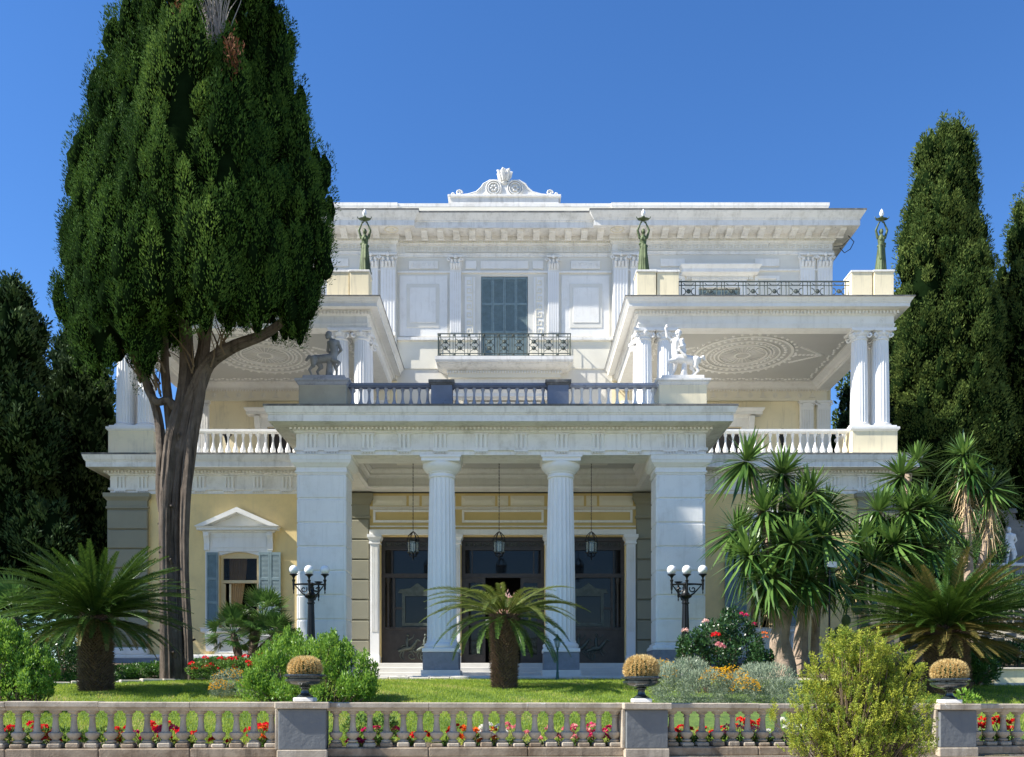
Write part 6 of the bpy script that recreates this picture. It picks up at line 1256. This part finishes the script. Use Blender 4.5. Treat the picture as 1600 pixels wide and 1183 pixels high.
def centaur(kind_):
    """traced in metres: x to the right, z up from the slab"""
    P = []
    if kind_ == 'r':      # torso on the left, arm flung up; horse runs to the right
        P += [((-.08, 0, .62), (.42, 0, .55), .135, .13), ((.42, 0, .55), (.5, 0, .55), .14, .12), ((-.1, 0, .6), (-.13, 0, .85), .125, .115), ((-.13, 0, .85), (-.1, 0, 1.08), .115, .145), ((-.24, -.02, 1.12), (.03, .02, 1.12), .065, .07), ((-.1, 0, 1.12), (-.06, -.01, 1.25), .055, .05), ((-.04, -.02, 1.33), (.085, .09, .105)), ((-.03, .02, 1.37), (.095, .1, .09)), ((-.11, -.09, 1.31), (.02, .03, .025)), ((-.05, -.06, 1.25), (.05, .05, .06))]
        P += [((-.24, -.02, 1.12), (-.37, -.05, 1.22), .055, .045), ((-.37, -.05, 1.22), (-.42, -.08, 1.45), .045, .032), ((-.42, -.08, 1.45), (-.39, -.09, 1.53), .04, .038), ((-.39, -.1, 1.53), (-.35, -.11, 1.5), .018, .014), ((-.41, -.12, 1.52), (-.37, -.14, 1.47), .015, .012), ((-.41, -.07, 1.54), (-.37, -.06, 1.49), .015, .012)]
        P += [((.04, .0, 1.12), (.12, -.1, .95), .055, .048), ((.12, -.1, .95), (.0, -.2, .88), .045, .035), ((.0, -.2, .88), (-.04, -.22, .87), .04, .035)]
        for k in range(6): P.append(((.02 + .02 * k, -.12 - .01 * (k % 2), 1.08 - .05 * k), (.05 + .02 * k, -.15, .72 + .03 * (k % 3)), .04, .025))
        P += [((.06, -.08, 1.12), (.12, .02, .7), .06, .05), ((-.02, -.14, .82), (.14, -.15, .64), .05, .05)]
        P += [((-.14, -.07, .55), (-.33, -.1, .5), .075, .05), ((-.33, -.1, .5), (-.37, -.1, .33), .042, .028), ((-.37, -.1, .33), (-.33, -.1, .24), .03, .034), ((-.1, .07, .55), (-.13, .08, .32), .075, .045), ((-.13, .08, .32), (-.22, .08, .08), .036, .026), ((-.22, .08, .08), (-.26, .08, .03), .034, .04)]
        for yy, dx in ((-.08, 0), (.08, -.08)): P += [((.47 + dx * .4, yy, .55), (.44 + dx, yy, .38), .11, .07), ((.44 + dx, yy, .38), (.53 + dx, yy, .24), .055, .036), ((.53 + dx, yy, .24), (.38 + dx, yy, .08), .034, .026), ((.38 + dx, yy, .08), (.34 + dx, yy, .03), .034, .042)]
        P += [((.56, 0, .6), (.68, 0, .66), .03, .05), ((.68, 0, .66), (.72, 0, .58), .05, .03), ((.12, .02, .0), (.14, .02, .5), .1, .075), ((.06, -.04, .02), (.1, -.02, .3), .08, .05), ((.2, .06, .02), (.16, .04, .3), .07, .05)]
    else:                 # torso on the right, hands bound behind, seen dark in shade
        P += [((.08, 0, .64), (-.38, 0, .6), .13, .125), ((-.38, 0, .6), (-.44, 0, .6), .135, .12), ((.1, 0, .62), (.14, 0, .85), .125, .115), ((.14, 0, .85), (.12, 0, 1.07), .115, .14), ((-.02, .02, 1.1), (.25, -.02, 1.1), .065, .065), ((.1, 0, 1.1), (.02, 0, 1.24), .055, .05), ((-.02, -.02, 1.32), (.09, .085, .1)), ((-.02, .02, 1.36), (.1, .095, .085)), ((-.11, -.05, 1.3), (.025, .02, .025)), ((-.06, -.05, 1.24), (.05, .05, .06))]
        P += [((.25, -.02, 1.1), (.34, .05, .9), .055, .045), ((.34, .05, .9), (.2, .14, .8), .042, .034), ((-.02, .02, 1.1), (-.07, .1, .88), .055, .045), ((-.07, .1, .88), (.1, .17, .8), .042, .034), ((.1, .17, .8), (.18, .17, .8), .045, .045)]
        P += [((.12, -.07, .56), (.3, -.08, .48), .075, .05), ((.3, -.08, .48), (.25, -.08, .36), .042, .034), ((.12, .07, .55), (.2, .08, .3), .07, .042), ((.2, .08, .3), (.19, .08, .08), .034, .026), ((.19, .08, .08), (.22, .08, .03), .034, .042)]
        for yy, dx in ((-.08, -.12), (.08, .08)): P += [((-.4 + dx * .4, yy, .58), (-.34 + dx, yy, .4), .11, .07), ((-.34 + dx, yy, .4), (-.46 + dx, yy, .27), .055, .036), ((-.46 + dx, yy, .27), (-.38 + dx, yy, .08), .034, .026), ((-.38 + dx, yy, .08), (-.33 + dx, yy, .03), .034, .042)]
        P += [((-.48, 0, .66), (-.6, 0, .68), .03, .05), ((-.6, 0, .68), (-.68, 0, .58), .05, .04), ((-.02, 0, 0), (.0, 0, .52), .11, .08), ((.06, -.05, .02), (.02, 0, .3), .08, .05)]
    P.append(((-.0, 0, .02), (.5, .2, .035)))
    return P
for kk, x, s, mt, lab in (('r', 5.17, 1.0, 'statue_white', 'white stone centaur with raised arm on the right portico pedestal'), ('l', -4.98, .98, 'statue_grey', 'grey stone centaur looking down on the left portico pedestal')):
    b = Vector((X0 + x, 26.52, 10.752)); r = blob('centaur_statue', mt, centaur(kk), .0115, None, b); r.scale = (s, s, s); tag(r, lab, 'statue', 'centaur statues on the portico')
# garden statue on the right terrace
P = [((0, 0, .86), (.02, 0, 1.1), .15, .14), ((.02, 0, 1.1), (.04, 0, 1.32), .14, .17), ((-.13, 0, 1.4), (.2, 0, 1.38), .075, .08), ((.02, 0, 1.4), (-.02, -.01, 1.54), .06, .055), ((-.05, -.02, 1.63), (.09, .1, .115)), ((-.04, .02, 1.68), (.1, .11, .09)), ((-.14, -.06, 1.61), (.02, .03, .025)), ((.2, 0, 1.38), (.33, .06, 1.15), .065, .05), ((.33, .06, 1.15), (.18, .1, .98), .05, .04), ((-.13, 0, 1.4), (-.2, -.04, 1.12), .06, .05), ((-.2, -.04, 1.12), (-.18, -.12, .9), .045, .035), ((-.18, -.12, .9), (-.17, -.16, .84), .042, .034), ((-.07, 0, .86), (-.1, -.03, .48), .105, .07), ((-.1, -.03, .48), (-.12, .02, .08), .06, .038), ((-.12, .0, .05), (-.14, -.12, .03), .045, .035), ((.1, 0, .86), (.16, -.02, .48), .105, .07), ((.16, -.02, .48), (.2, .06, .08), .06, .038), ((.2, .06, .05), (.2, -.08, .03), .045, .035), ((.06, .1, 1.35), (.3, .12, .5), .09, .1), ((-.14, -.04, .84), (.16, -.06, .74), .07, .07), ((.0, .12, 1.4), (.26, .1, 1.3), .07, .07), ((.26, .12, .0), (.24, .12, .5), .1, .09)]
tw_ = px(1578, 885, 33.5); st = blob('garden_statue', 'statue_white', P, .013, None, tw_ + Vector((0, 0, .06))); st.scale = (.78, .78, .78); tag(st, 'white stone man with a cloak on the terrace wall at the right edge', 'statue')
# ------------------------------------------------------------------ right-hand terraces, stairs
tw = root('terrace_wall', (20, 33.2, 3)); tag(tw, 'shaded stone terrace wall carrying the garden statue at the right edge', 'wall')
B('wall_body', 'terrace_wall', tw, (17.3, 30, 33.1, 34.0, 2.5, tw_.z - .06)); B('coping', 'step_marble', tw, (17.2, 30, 33.0, 34.1, tw_.z - .058, tw_.z + .058), c=.02)
tw2 = root('terrace_wall', (24, 37.5, 4)); tag(tw2, 'dark tall retaining wall behind the garden statue', 'wall'); B('wall_body', 'terrace_wall', tw2, (19.6, 40, 38.2, 39.2, 3, 9.2)); B('coping', 'terrace_wall', tw2, (19.5, 40, 38.1, 39.3, 9.201, 9.4), c=.02)
for k in range(9):
    for j in range(26): pass
lw_ = root('low_wall', (14, 23.3, 2)); tag(lw_, 'low cream plastered garden wall with thin coping at the right edge', 'wall'); a = px(1555, 1043, 23.0); B('wall_body', 'pale_yellow', lw_, (a.x, a.x + 5, 23.1, 23.35, 1.3, a.z - .05)); B('coping', 'kerb_stone', lw_, (a.x - .04, a.x + 5, 23.04, 23.4, a.z - .049, a.z), c=.012)
stp = root('garden_stair', (0, 0, 0)); tag(stp, 'stone garden stair with sloping side wall behind the right sago palm', 'stairs')
for k in range(8): q = B('step', 'old_step', stp, (k * .0, 4.2, k * .36, k * .36 + .4, -.8, .16 * (k + 1)), c=.02)
MB().prism([(-.3, -.8), (-.3, .25), (3.0, 1.75), (3.3, 1.75), (3.3, -.8)], -.34, -.02, 'x').build('cheek_wall', 'old_step', stp)
p = px(1538, 1006, 27.5); stp.location = p; stp.rotation_euler = (0, 0, R(-38))
# no-entry sign in the bed
p = px(1591, 1043, 24.4); p.z = H(p.x, 24.4); sg = root('warning_sign', p); tag(sg, 'small white sign with red crossed circle in the right bed', 'sign')
q = MB().tube([(0, 0, -.1), (0, 0, .65)], .015, 6).build('post', 'lamp_iron', sg, 0, (0, 0, 0)); q.location = (0, .02, 0); zc = 1.6 + (1087 - 1021) / FPX * 24.4 - p.z
q = MB().cbox(-.09, .09, -.012, .0, zc - .11, zc + .11, .004).build('plate', 'sign_white', sg, 0, (0, 0, 0)); q.location = (0, 0, 0); q.rotation_euler.y = .1
m = MB().tube([(.06 * math.cos(t), -.016, zc + .06 * math.sin(t)) for t in np.linspace(0, 2 * PI, 20)], .009, 5).tube([(-.042, -.016, zc + .042), (.042, -.016, zc - .042)], .008, 5); q = m.build('crossed_circle', 'sign_red', sg, 0, (0, 0, 0)); q.location = (0, 0, 0)
# floodlight pole between the yuccas
p = at(1296, 1050, 21.6); fl = root('floodlight_pole', p); tag(fl, 'thin black pole with grey floodlight in front of the yuccas', 'floodlight'); zc = px(1296, 885, 21.6).z - p.z
q = MB().tube([(0, 0, -.1), (0, 0, zc)], .024, 8).tube([(-.12, 0, zc - .15), (.1, 0, zc - .15)], .015, 6).tube([(0, 0, zc - .1), (.12, 0, zc - .5), (.3, .1, zc - .62)], .008, 5).build('pole', 'lamp_iron', fl, 40, (0, 0, 0)); q.location = (0, 0, 0)
q = MB().cbox(-.11, .11, -.09, .07, zc - .02, zc + .09, .02).box(-.13, .13, -.11, -.09, zc - .035, zc + .1).build('lamp_head', 'sign_white', fl, 0, (0, 0, 0)); q.location = (0, 0, 0); q.rotation_euler = (.0, 0, .4)
# ------------------------------------------------------------------ shrubs, beds, flowers
def shrub(name, label, cat, group, lumps, n, L, wd, mat, stems=True, up=.5, spread=.6, bend=.06, shell=.5, seed=0, stemmat='stem', tlo=0., thi=1., flowers=(), shoots=0):
    """lumps: (px, py, depth, half-width px, half-height px)"""
    g = np.random.default_rng(seed); C = []; Rr = []
    for cx, cy, d, hw, hh in lumps: C.append(px(cx, cy, d)); Rr.append((hw / FPX * d, hw / FPX * d * .85, hh / FPX * d))
    C = np.array(C); Rr = np.array(Rr); lo = C[:, 2].argmin(); c0 = C.mean(0); b = Vector((c0[0], c0[1], H(c0[0], c0[1]))); r = root(name, b); tag(r, label, cat, group)
    if shoots:
        j = g.integers(0, len(C), shoots); u_ = unit(g.normal(size=(shoots, 3))); u_[:, 2] = np.abs(u_[:, 2]); C = np.concatenate([C, C[j] + u_ * Rr[j] * .92]); Rr = np.concatenate([Rr, np.c_[np.full(shoots, .07), np.full(shoots, .07), g.uniform(.12, .24, shoots)]])
    vol = (Rr[:, 0] * Rr[:, 2]) ** .8; i = g.choice(len(C), n, p=vol / vol.sum()); o = unit(g.normal(size=(n, 3))); q = g.uniform(shell, 1.08, (n, 1)) ** .7; P = C[i] + o * Rr[i] * q
    zg = np.array([H(a, b_) for a, b_ in P[:, :2]]) if n < 60000 else np.full(n, b.z); k = P[:, 2] > zg; P, o, i = P[k], o[k], i[k]; n = len(P)
    clump = .5 + .35 * np.sin(P[:, 0] * 9 + i) * np.sin(P[:, 2] * 8 + P[:, 1] * 7); T = tlo + (thi - tlo) * np.clip(clump * .6 + g.uniform(-.1, .55, n), 0, 1)
    A_ = o * spread + np.array([0, 0, up]) + g.normal(size=(n, 3)) * .35; lm = LM().add(P, A_, np.cross(A_, o + (0, 0, .25)) + g.normal(size=(n, 3)) * .45, L * g.uniform(.6, 1.25, n), wd * g.uniform(.7, 1.2, n), T)
    link('foliage', lm.mesh('foliage', .5, bend), mat, r, tuple(b)).location = -b
    if stems:
        m = MB()
        for j in range(min(60, len(C) * 5)):
            a = C[j % len(C)]; e = a + g.normal(size=3) * Rr[j % len(C)] * .45; bb = np.array([a[0] * .7 + b.x * .3, a[1] * .7 + b.y * .3, 0]); bb[2] = H(bb[0], bb[1]) - .05; mid = (bb + e) / 2 + g.normal(size=3) * .05; m.tube([bb, mid, e], [.018, .012, .005], 5)
        m.build('stems', stemmat, r, 60)
    return r
def blooms(parent, pts, mat, rad, petals=14, L=.04, wd=.035, name='bloom'):
    for p in pts:
        n = petals; o = unit(rnd(n)); o[:, 2] = np.abs(o[:, 2]) * .8 - .1; o[:, 1] -= .25; lm = LM().add(o * rad * .6, o, rnd(n), L, wd, RNG.uniform(0, 1, n)); q = link(name, lm.mesh(name, .55, .1), mat, parent, (0, 0, 0)); q.location = Vector(p) - Vector(parent.location)
def gpx(lst): return [px(*q) for q in lst]
shrub('green_shrub', 'bright green leafy shrub behind the left urn before the portico pier', 'shrub', 'garden shrubs', [(430, 1050, 19, 42, 40), (490, 1040, 19, 50, 46), (545, 1055, 19, 44, 38), (520, 1030, 19.3, 30, 34), (400, 1078, 18.6, 30, 22), (470, 1085, 18.4, 50, 24), (560, 1080, 18.6, 32, 20), (450, 1020, 19.6, 28, 28)], 24000, .075, .03, 'bush_leaf', up=.85, spread=.45, seed=1, shoots=130)
shrub('green_shrub', 'bright green leafy shrub at the far left edge', 'shrub', 'garden shrubs', [(15, 1040, 17.5, 45, 50), (50, 1055, 17.5, 38, 38), (5, 1010, 17.5, 28, 30), (30, 1080, 17.3, 50, 20)], 15000, .075, .032, 'bush_leaf', up=.8, spread=.45, seed=2, shoots=90)
shrub('green_shrub', 'loose dark shrub between the left sago palm and the villa corner', 'shrub', 'garden shrubs', [(105, 1000, 24, 26, 34), (90, 1025, 23.5, 30, 24), (125, 1030, 23.6, 22, 20)], 4500, .075, .04, 'rose_leaf', seed=3, tlo=.2)
hd = shrub('ground_cover', 'low leafy ground cover along the kerb below the great cypress', 'ground cover', None, [(190 + 30 * i, 1052 - 2.5 * min(i, 5), 25.4 + .1 * i, 24, 12) for i in range(10)] + [(110 + 28 * i, 1062, 23.6, 20, 12) for i in range(3)], 15000, .085, .035, 'ground_leaf', stems=False, up=.5, spread=.5, seed=4); hd['kind'] = 'stuff'
r = shrub('geranium_bed', 'red geranium clump at the foot of the great cypress', 'geraniums', 'flower clumps', [(320, 1047, 24.4, 28, 12), (365, 1043, 24.4, 30, 14), (405, 1040, 24.6, 24, 12)], 3600, .06, .05, 'geranium_leaf', stems=False, up=.4, seed=5); blooms(r, gpx([(300 + 8 * i + 5 * math.sin(i * 4), 1038 + 9 * math.sin(i * 2.3) - 4 * (i > 6), 24.2) for i in range(15)]), 'petal_red', .085, 26, .06, .05)
r = shrub('yellow_flower_clump', 'clump of small yellow flowers left of the bright green shrub', 'flowers', 'flower clumps', [(362, 1070, 19.5, 34, 24), (345, 1078, 19.3, 18, 14), (395, 1076, 19.3, 20, 16)], 4200, .05, .012, 'grey_leaf', up=.8, spread=.5, stems=False, seed=6)
def dust(parent, lumps, n, mat, sz, seed, name='flower_heads'):
    g = np.random.default_rng(seed); P = []
    for cx, cy, d, hw, hh in lumps:
        k = n // len(lumps); o = unit(g.normal(size=(k, 3))); o[:, 2] = np.abs(o[:, 2]); c = np.array(px(cx, cy, d)); P.append(c + o * (hw / FPX * d, hw / FPX * d * .9, hh / FPX * d) * g.uniform(.85, 1.1, (k, 1)))
    P = np.concatenate(P); n = len(P); idx = np.arange(n).repeat(5); q = len(idx); A = g.normal(size=(q, 3)); A[:, 2] = np.abs(A[:, 2]) * .6
    lm = LM().add(P[idx], A, g.normal(size=(q, 3)), sz, sz * .9, g.uniform(0, 1, q)); o = link(name, lm.mesh(name, .5), mat, parent, (0, 0, 0)); o.location = -Vector(parent.location); o['kind'] = 'stuff'
dust(r, [(362, 1070, 19.5, 34, 24), (345, 1078, 19.3, 18, 14), (395, 1076, 19.3, 20, 16)], 420, 'petal_yellow', .022, 1)
r = shrub('rose_bush', 'dark green rose bush with pink and red blooms by the right lamp post', 'rose bush', None, [(1110, 1030, 20.6, 40, 30), (1155, 1025, 20.6, 42, 34), (1120, 1000, 20.8, 32, 34), (1150, 985, 21, 26, 30), (1085, 1020, 20.6, 26, 28), (1185, 1035, 20.6, 20, 22)], 8500, .075, .048, 'rose_leaf', up=.3, spread=.6, seed=7, shoots=50)
blooms(r, gpx([(1118, 993, 20.0)]), 'petal_red', .085, 34, .07, .06); blooms(r, gpx([(1102, 972, 20.2), (1070, 986, 20.2)]), 'petal_blush', .07, 30, .06, .055); blooms(r, gpx([(1123, 1008, 20), (1128, 1012, 20)]), 'petal_pink', .075, 30, .06, .055); blooms(r, gpx([(1165, 962, 20.6), (1178, 976, 20.6), (1158, 960, 20.6)]), 'petal_magenta', .05, 20, .05, .04); blooms(r, gpx([(1194, 990, 20.4), (1196, 996, 20.4)]), 'petal_orange', .05, 20, .06, .025)
LV = [(1050, 1070, 18.6, 36, 32), (1100, 1076, 18.4, 40, 30), (1150, 1078, 18.4, 36, 26), (1205, 1070, 18.6, 40, 32), (1075, 1055, 19.2, 36, 26), (1035, 1060, 19.4, 22, 26), (1225, 1082, 18.2, 26, 22), (1180, 1062, 19.2, 32, 24)]
r = shrub('grey_santolina', 'silvery grey-green mounded shrubs with yellow flowers right of the middle urn', 'shrub', 'garden shrubs', LV, 24000, .075, .011, 'grey_leaf', up=.75, spread=.7, stems=False, shell=.65, seed=8)
dust(r, [(1140, 1068, 18.3, 30, 28), (1165, 1080, 18.1, 24, 24), (1120, 1062, 18.4, 26, 20)], 620, 'petal_yellow', .02, 2); dust(r, [(1035, 1058, 18.8, 24, 28)], 130, 'petal_yellow', .02, 3)
# yellow-green conifer shrub before the balustrade
TH = [(1318, 1032, 12.6, 26, 40), (1370, 1034, 12.6, 20, 40), (1290, 1065, 12.5, 34, 40), (1345, 1060, 12.4, 44, 44), (1405, 1060, 12.5, 36, 42), (1270, 1110, 12.3, 34, 36), (1335, 1120, 12.2, 56, 44), (1410, 1115, 12.3, 44, 44), (1255, 1155, 12.2, 34, 34), (1330, 1170, 12.1, 60, 44), (1420, 1165, 12.2, 40, 44), (1324, 1004, 12.7, 10, 18), (1298, 1020, 12.8, 10, 22), (1208, 1030 + 90, 12.5, 8, 14)]
gt = random.Random(3); TH += [(1340 + gt.uniform(-1, 1) * (24 + (y_ - 990) * .5), y_, 12.4 + gt.uniform(-.3, .3), 9, 24) for y_ in [1005 + 5 * i for i in range(36)]]
g = np.random.default_rng(21); b = px(1340, 1183, 12.4); b.z = 0; r = root('conifer_shrub', b); tag(r, 'airy yellow-green conifer shrub standing in front of the balustrade', 'shrub', 'garden shrubs')
lm = LM(); m = MB()
for cx, cy, d, hw, hh in TH:
    c = np.array(px(cx, cy, d)); s_ = np.array((hw / FPX * d, hw / FPX * d * .8, hh / FPX * d)); n = int(hw * hh * .066) + 2
    for j in range(n):
        o = unit(g.normal(size=(1, 3)))[0] * g.uniform(.25, 1.02) ** .6; p = c + o * s_; q = 46; ax = unit((np.array([[o[0] * .5, o[1] * .5, .9]]) + g.normal(size=(1, 3)) * .25))[0]; sd_ = unit(np.cross(ax, g.normal(size=(1, 3)))) [0]; tt = g.uniform(.2, 1.0); t = g.uniform(0, 1, q); side = g.choice((-1, 1), q)
        P = p + ax * (t[:, None] * .15) + sd_ * (side * (1 - t) * g.uniform(0, .05, q))[:, None] + g.normal(size=(q, 3)) * .008; A = ax * .7 + sd_ * side[:, None] * .7 + g.normal(size=(q, 3)) * .3
        lm.add(P, A, g.normal(size=(q, 3)), g.uniform(.018, .04, q), .013, np.clip(tt + g.uniform(-.2, .2, q), 0, 1))
        if j % 3 == 0: bb = np.array((b.x + (p[0] - b.x) * .45, b.y, max(.1, p[2] * .35))); m.tube([bb, (bb + p) / 2 + g.normal(size=3) * .03, p], [.012, .008, .004], 4)
link('foliage', lm.mesh('foliage', .5), 'thuja_leaf', r, tuple(b)).location = -b
for k in range(9): a = np.array((b.x + g.normal() * .1, b.y + g.normal() * .08, -.05)); m.tube([a, a + (g.normal() * .12, g.normal() * .1, .6), a + (g.normal() * .4, g.normal() * .2, 1.3)], [.035, .025, .012], 6)
m.build('stems', 'stem', r, 60)
# right beds
shrub('green_shrub', 'leafy green shrub in front of the low cream wall', 'shrub', 'garden shrubs', [(1505, 1040, 22.4, 30, 24), (1530, 1048, 22.2, 30, 22), (1488, 1060, 21.8, 20, 14)], 5200, .11, .03, 'ground_leaf', up=.5, seed=11)
hd = shrub('ground_cover', 'dark leafy ground cover below the garden stair', 'ground cover', None, [(1500 + 22 * i, 1022 + 3 * math.sin(i), 24.6, 22, 18) for i in range(6)] + [(1360 + 30 * i, 1052, 23, 26, 14) for i in range(5)], 12000, .10, .045, 'rose_leaf', stems=False, seed=12); hd['kind'] = 'stuff'
shrub('green_shrub', 'loose light shrub between the thin yucca and the garden statue', 'shrub', 'garden shrubs', [(1535, 830, 29, 26, 34), (1548, 860, 29, 24, 24), (1500, 880, 28, 40, 24), (1535, 930, 28.5, 60, 40)], 8000, .11, .04, 'fan_leaf', seed=13)
shrub('green_shrub', 'small fresh green seedling on the coping beside the right urn', 'shrub', 'garden shrubs', [(1505, 1090, 16.2, 14, 10), (1520, 1096, 16.2, 12, 8)], 160, .09, .045, 'bush_leaf', seed=14)
shrub('green_shrub', 'dark shrub growing beside the garden stair', 'shrub', 'garden shrubs', [(1640, 985, 25.5, 40, 40), (1600, 925, 31, 50, 30), (1680, 960, 27, 50, 60)], 9000, .1, .045, 'rose_leaf', seed=16, shoots=30)
shrub('green_shrub', 'shaded shrub at the far left behind the bright green one', 'shrub', 'garden shrubs', [(-30, 1010, 23, 50, 60), (-110, 1010, 24, 60, 70), (20, 1030, 24, 40, 36)], 9000, .1, .045, 'rose_leaf', seed=17, shoots=30)
# prickly pear between the yuccas
p = at(1352, 1040, 23.2); r = root('prickly_pear', p); tag(r, 'pale green prickly pear cactus between the two yucca clusters', 'cactus'); g = random.Random(4)
for cx, cy, s_ in ((1352, 985, .2), (1366, 950, .19), (1340, 950, .17), (1375, 915, .17), (1358, 905, .15), (1380, 975, .18), (1345, 1015, .22), (1310, 990, .19), (1322, 970, .16), (1390, 930, .14)):
    q = MB().ell((0, 0, 0), (s_ * .72, .035, s_), 16, 10).build('pad', 'pad_green', r, 80, (0, 0, 0)); q.location = px(cx, cy, 23.0 + g.uniform(-.2, .2)) - p; q.rotation_euler = (g.uniform(-.3, .3), g.uniform(-.5, .5), g.uniform(-.8, .8))
# aloes / agave in the bed: geraniums along the front balustrade
COLS = ['petal_red'] * 5 + ['petal_pink'] * 2 + ['petal_magenta', 'petal_white', 'petal_orange', 'petal_red']
WORD = {'petal_red': 'red', 'petal_pink': 'pink', 'petal_magenta': 'magenta', 'petal_white': 'white', 'petal_orange': 'orange'}
NO = {}; ORD = 'first second third fourth fifth sixth seventh eighth ninth tenth eleventh twelfth'.split(); RUN = ('leftmost', 'middle', 'bush-side', 'rightmost')
gx = [(-7.6, 0), (-7.1, 0), (-6.65, 0), (-6.25, 2), (-5.9, 0), (-5.55, 7), (-5.2, 0), (-4.85, 0), (-4.5, 0), (-4.15, 0), (-3.8, 9), (-2.45, 7), (-1.95, 7), (-1.55, 0), (-1.2, 0), (-.8, 9), (-.5, 9), (-.1, 8), (.25, 5), (.55, 5), (.85, 5), (1.2, 7), (1.5, 7), (2.75, 0), (3.1, 0), (3.45, 5), (3.8, 0), (4.15, 0), (4.5, 8), (4.85, 8), (7.95, 0), (8.2, 0), (8.6, 0)]
for i, (x, ci) in enumerate(gx):
    mt = COLS[ci]; q = on_fb(x + (.24 * math.sin(i * 5.1) if abs(x + 3.19) > .75 and abs(x - 2.1) > .75 else 0), 0); q.y += .42 + .2 * math.sin(i * 2.2); q.z = H(q.x, q.y); r = root('geranium_plant', q); rn = 0 if x < -3.2 else 1 if x < 2.1 else 2 if x < 7.3 else 3; ky_ = (rn, mt); NO[ky_] = NO.get(ky_, -1) + 1; tag(r, '%s %s geranium from the left behind the %s run of the front balustrade' % (ORD[NO[ky_]], WORD[mt], RUN[rn]), 'geranium', 'geraniums behind the front balustrade'); g = np.random.default_rng(i)
    n = int(g.uniform(90, 210)); o = unit(g.normal(size=(n, 3))); o[:, 2] = np.abs(o[:, 2]); hgt = g.uniform(.10, .22)
    P = np.array(q) + o * (g.uniform(.13, .26), .16, hgt) * g.uniform(.4, 1, (n, 1)); lm = LM().add(P, o * .6 + (0, -.2, .2) + g.normal(size=(n, 3)) * .4, g.normal(size=(n, 3)), g.uniform(.035, .06, n), .05, g.uniform(0, 1, n)); link('foliage', lm.mesh('foliage', .55), 'geranium_leaf', r, tuple(q)).location = -q
    m = MB(); pts = []
    for k in range(4 + (i * 7) % 6): a = Vector((g.normal() * .16, g.uniform(-.14, .14), hgt + g.uniform(.0, .2))); m.tube([(a.x * .3, a.y * .3, 0), (a.x * .7, a.y * .7, a.z * .6), a], .006, 4); pts.append(q + a)
    k = m.build('stems', 'stem', r, 0, (0, 0, 0)); k.location = (0, 0, 0); blooms(r, pts, mt, g.uniform(.04, .07), 30, .048, .044, 'flower_head')
hd = shrub('ground_cover', 'scrubby low plants along the bed behind the front balustrade', 'ground cover', None, [(20 + 70 * i, 1152, 14.75 + .12 * (-7.5 + .75 * i), 36, 14) for i in range(3)] + [(560 + 40 * i, 1140, 14.8, 22, 22) for i in range(2)] + [(1060 + 60 * i, 1156, 15 + .05 * i, 30, 9) for i in range(4)], 5200, .06, .03, 'geranium_leaf', stems=False, seed=15); hd['kind'] = 'stuff'
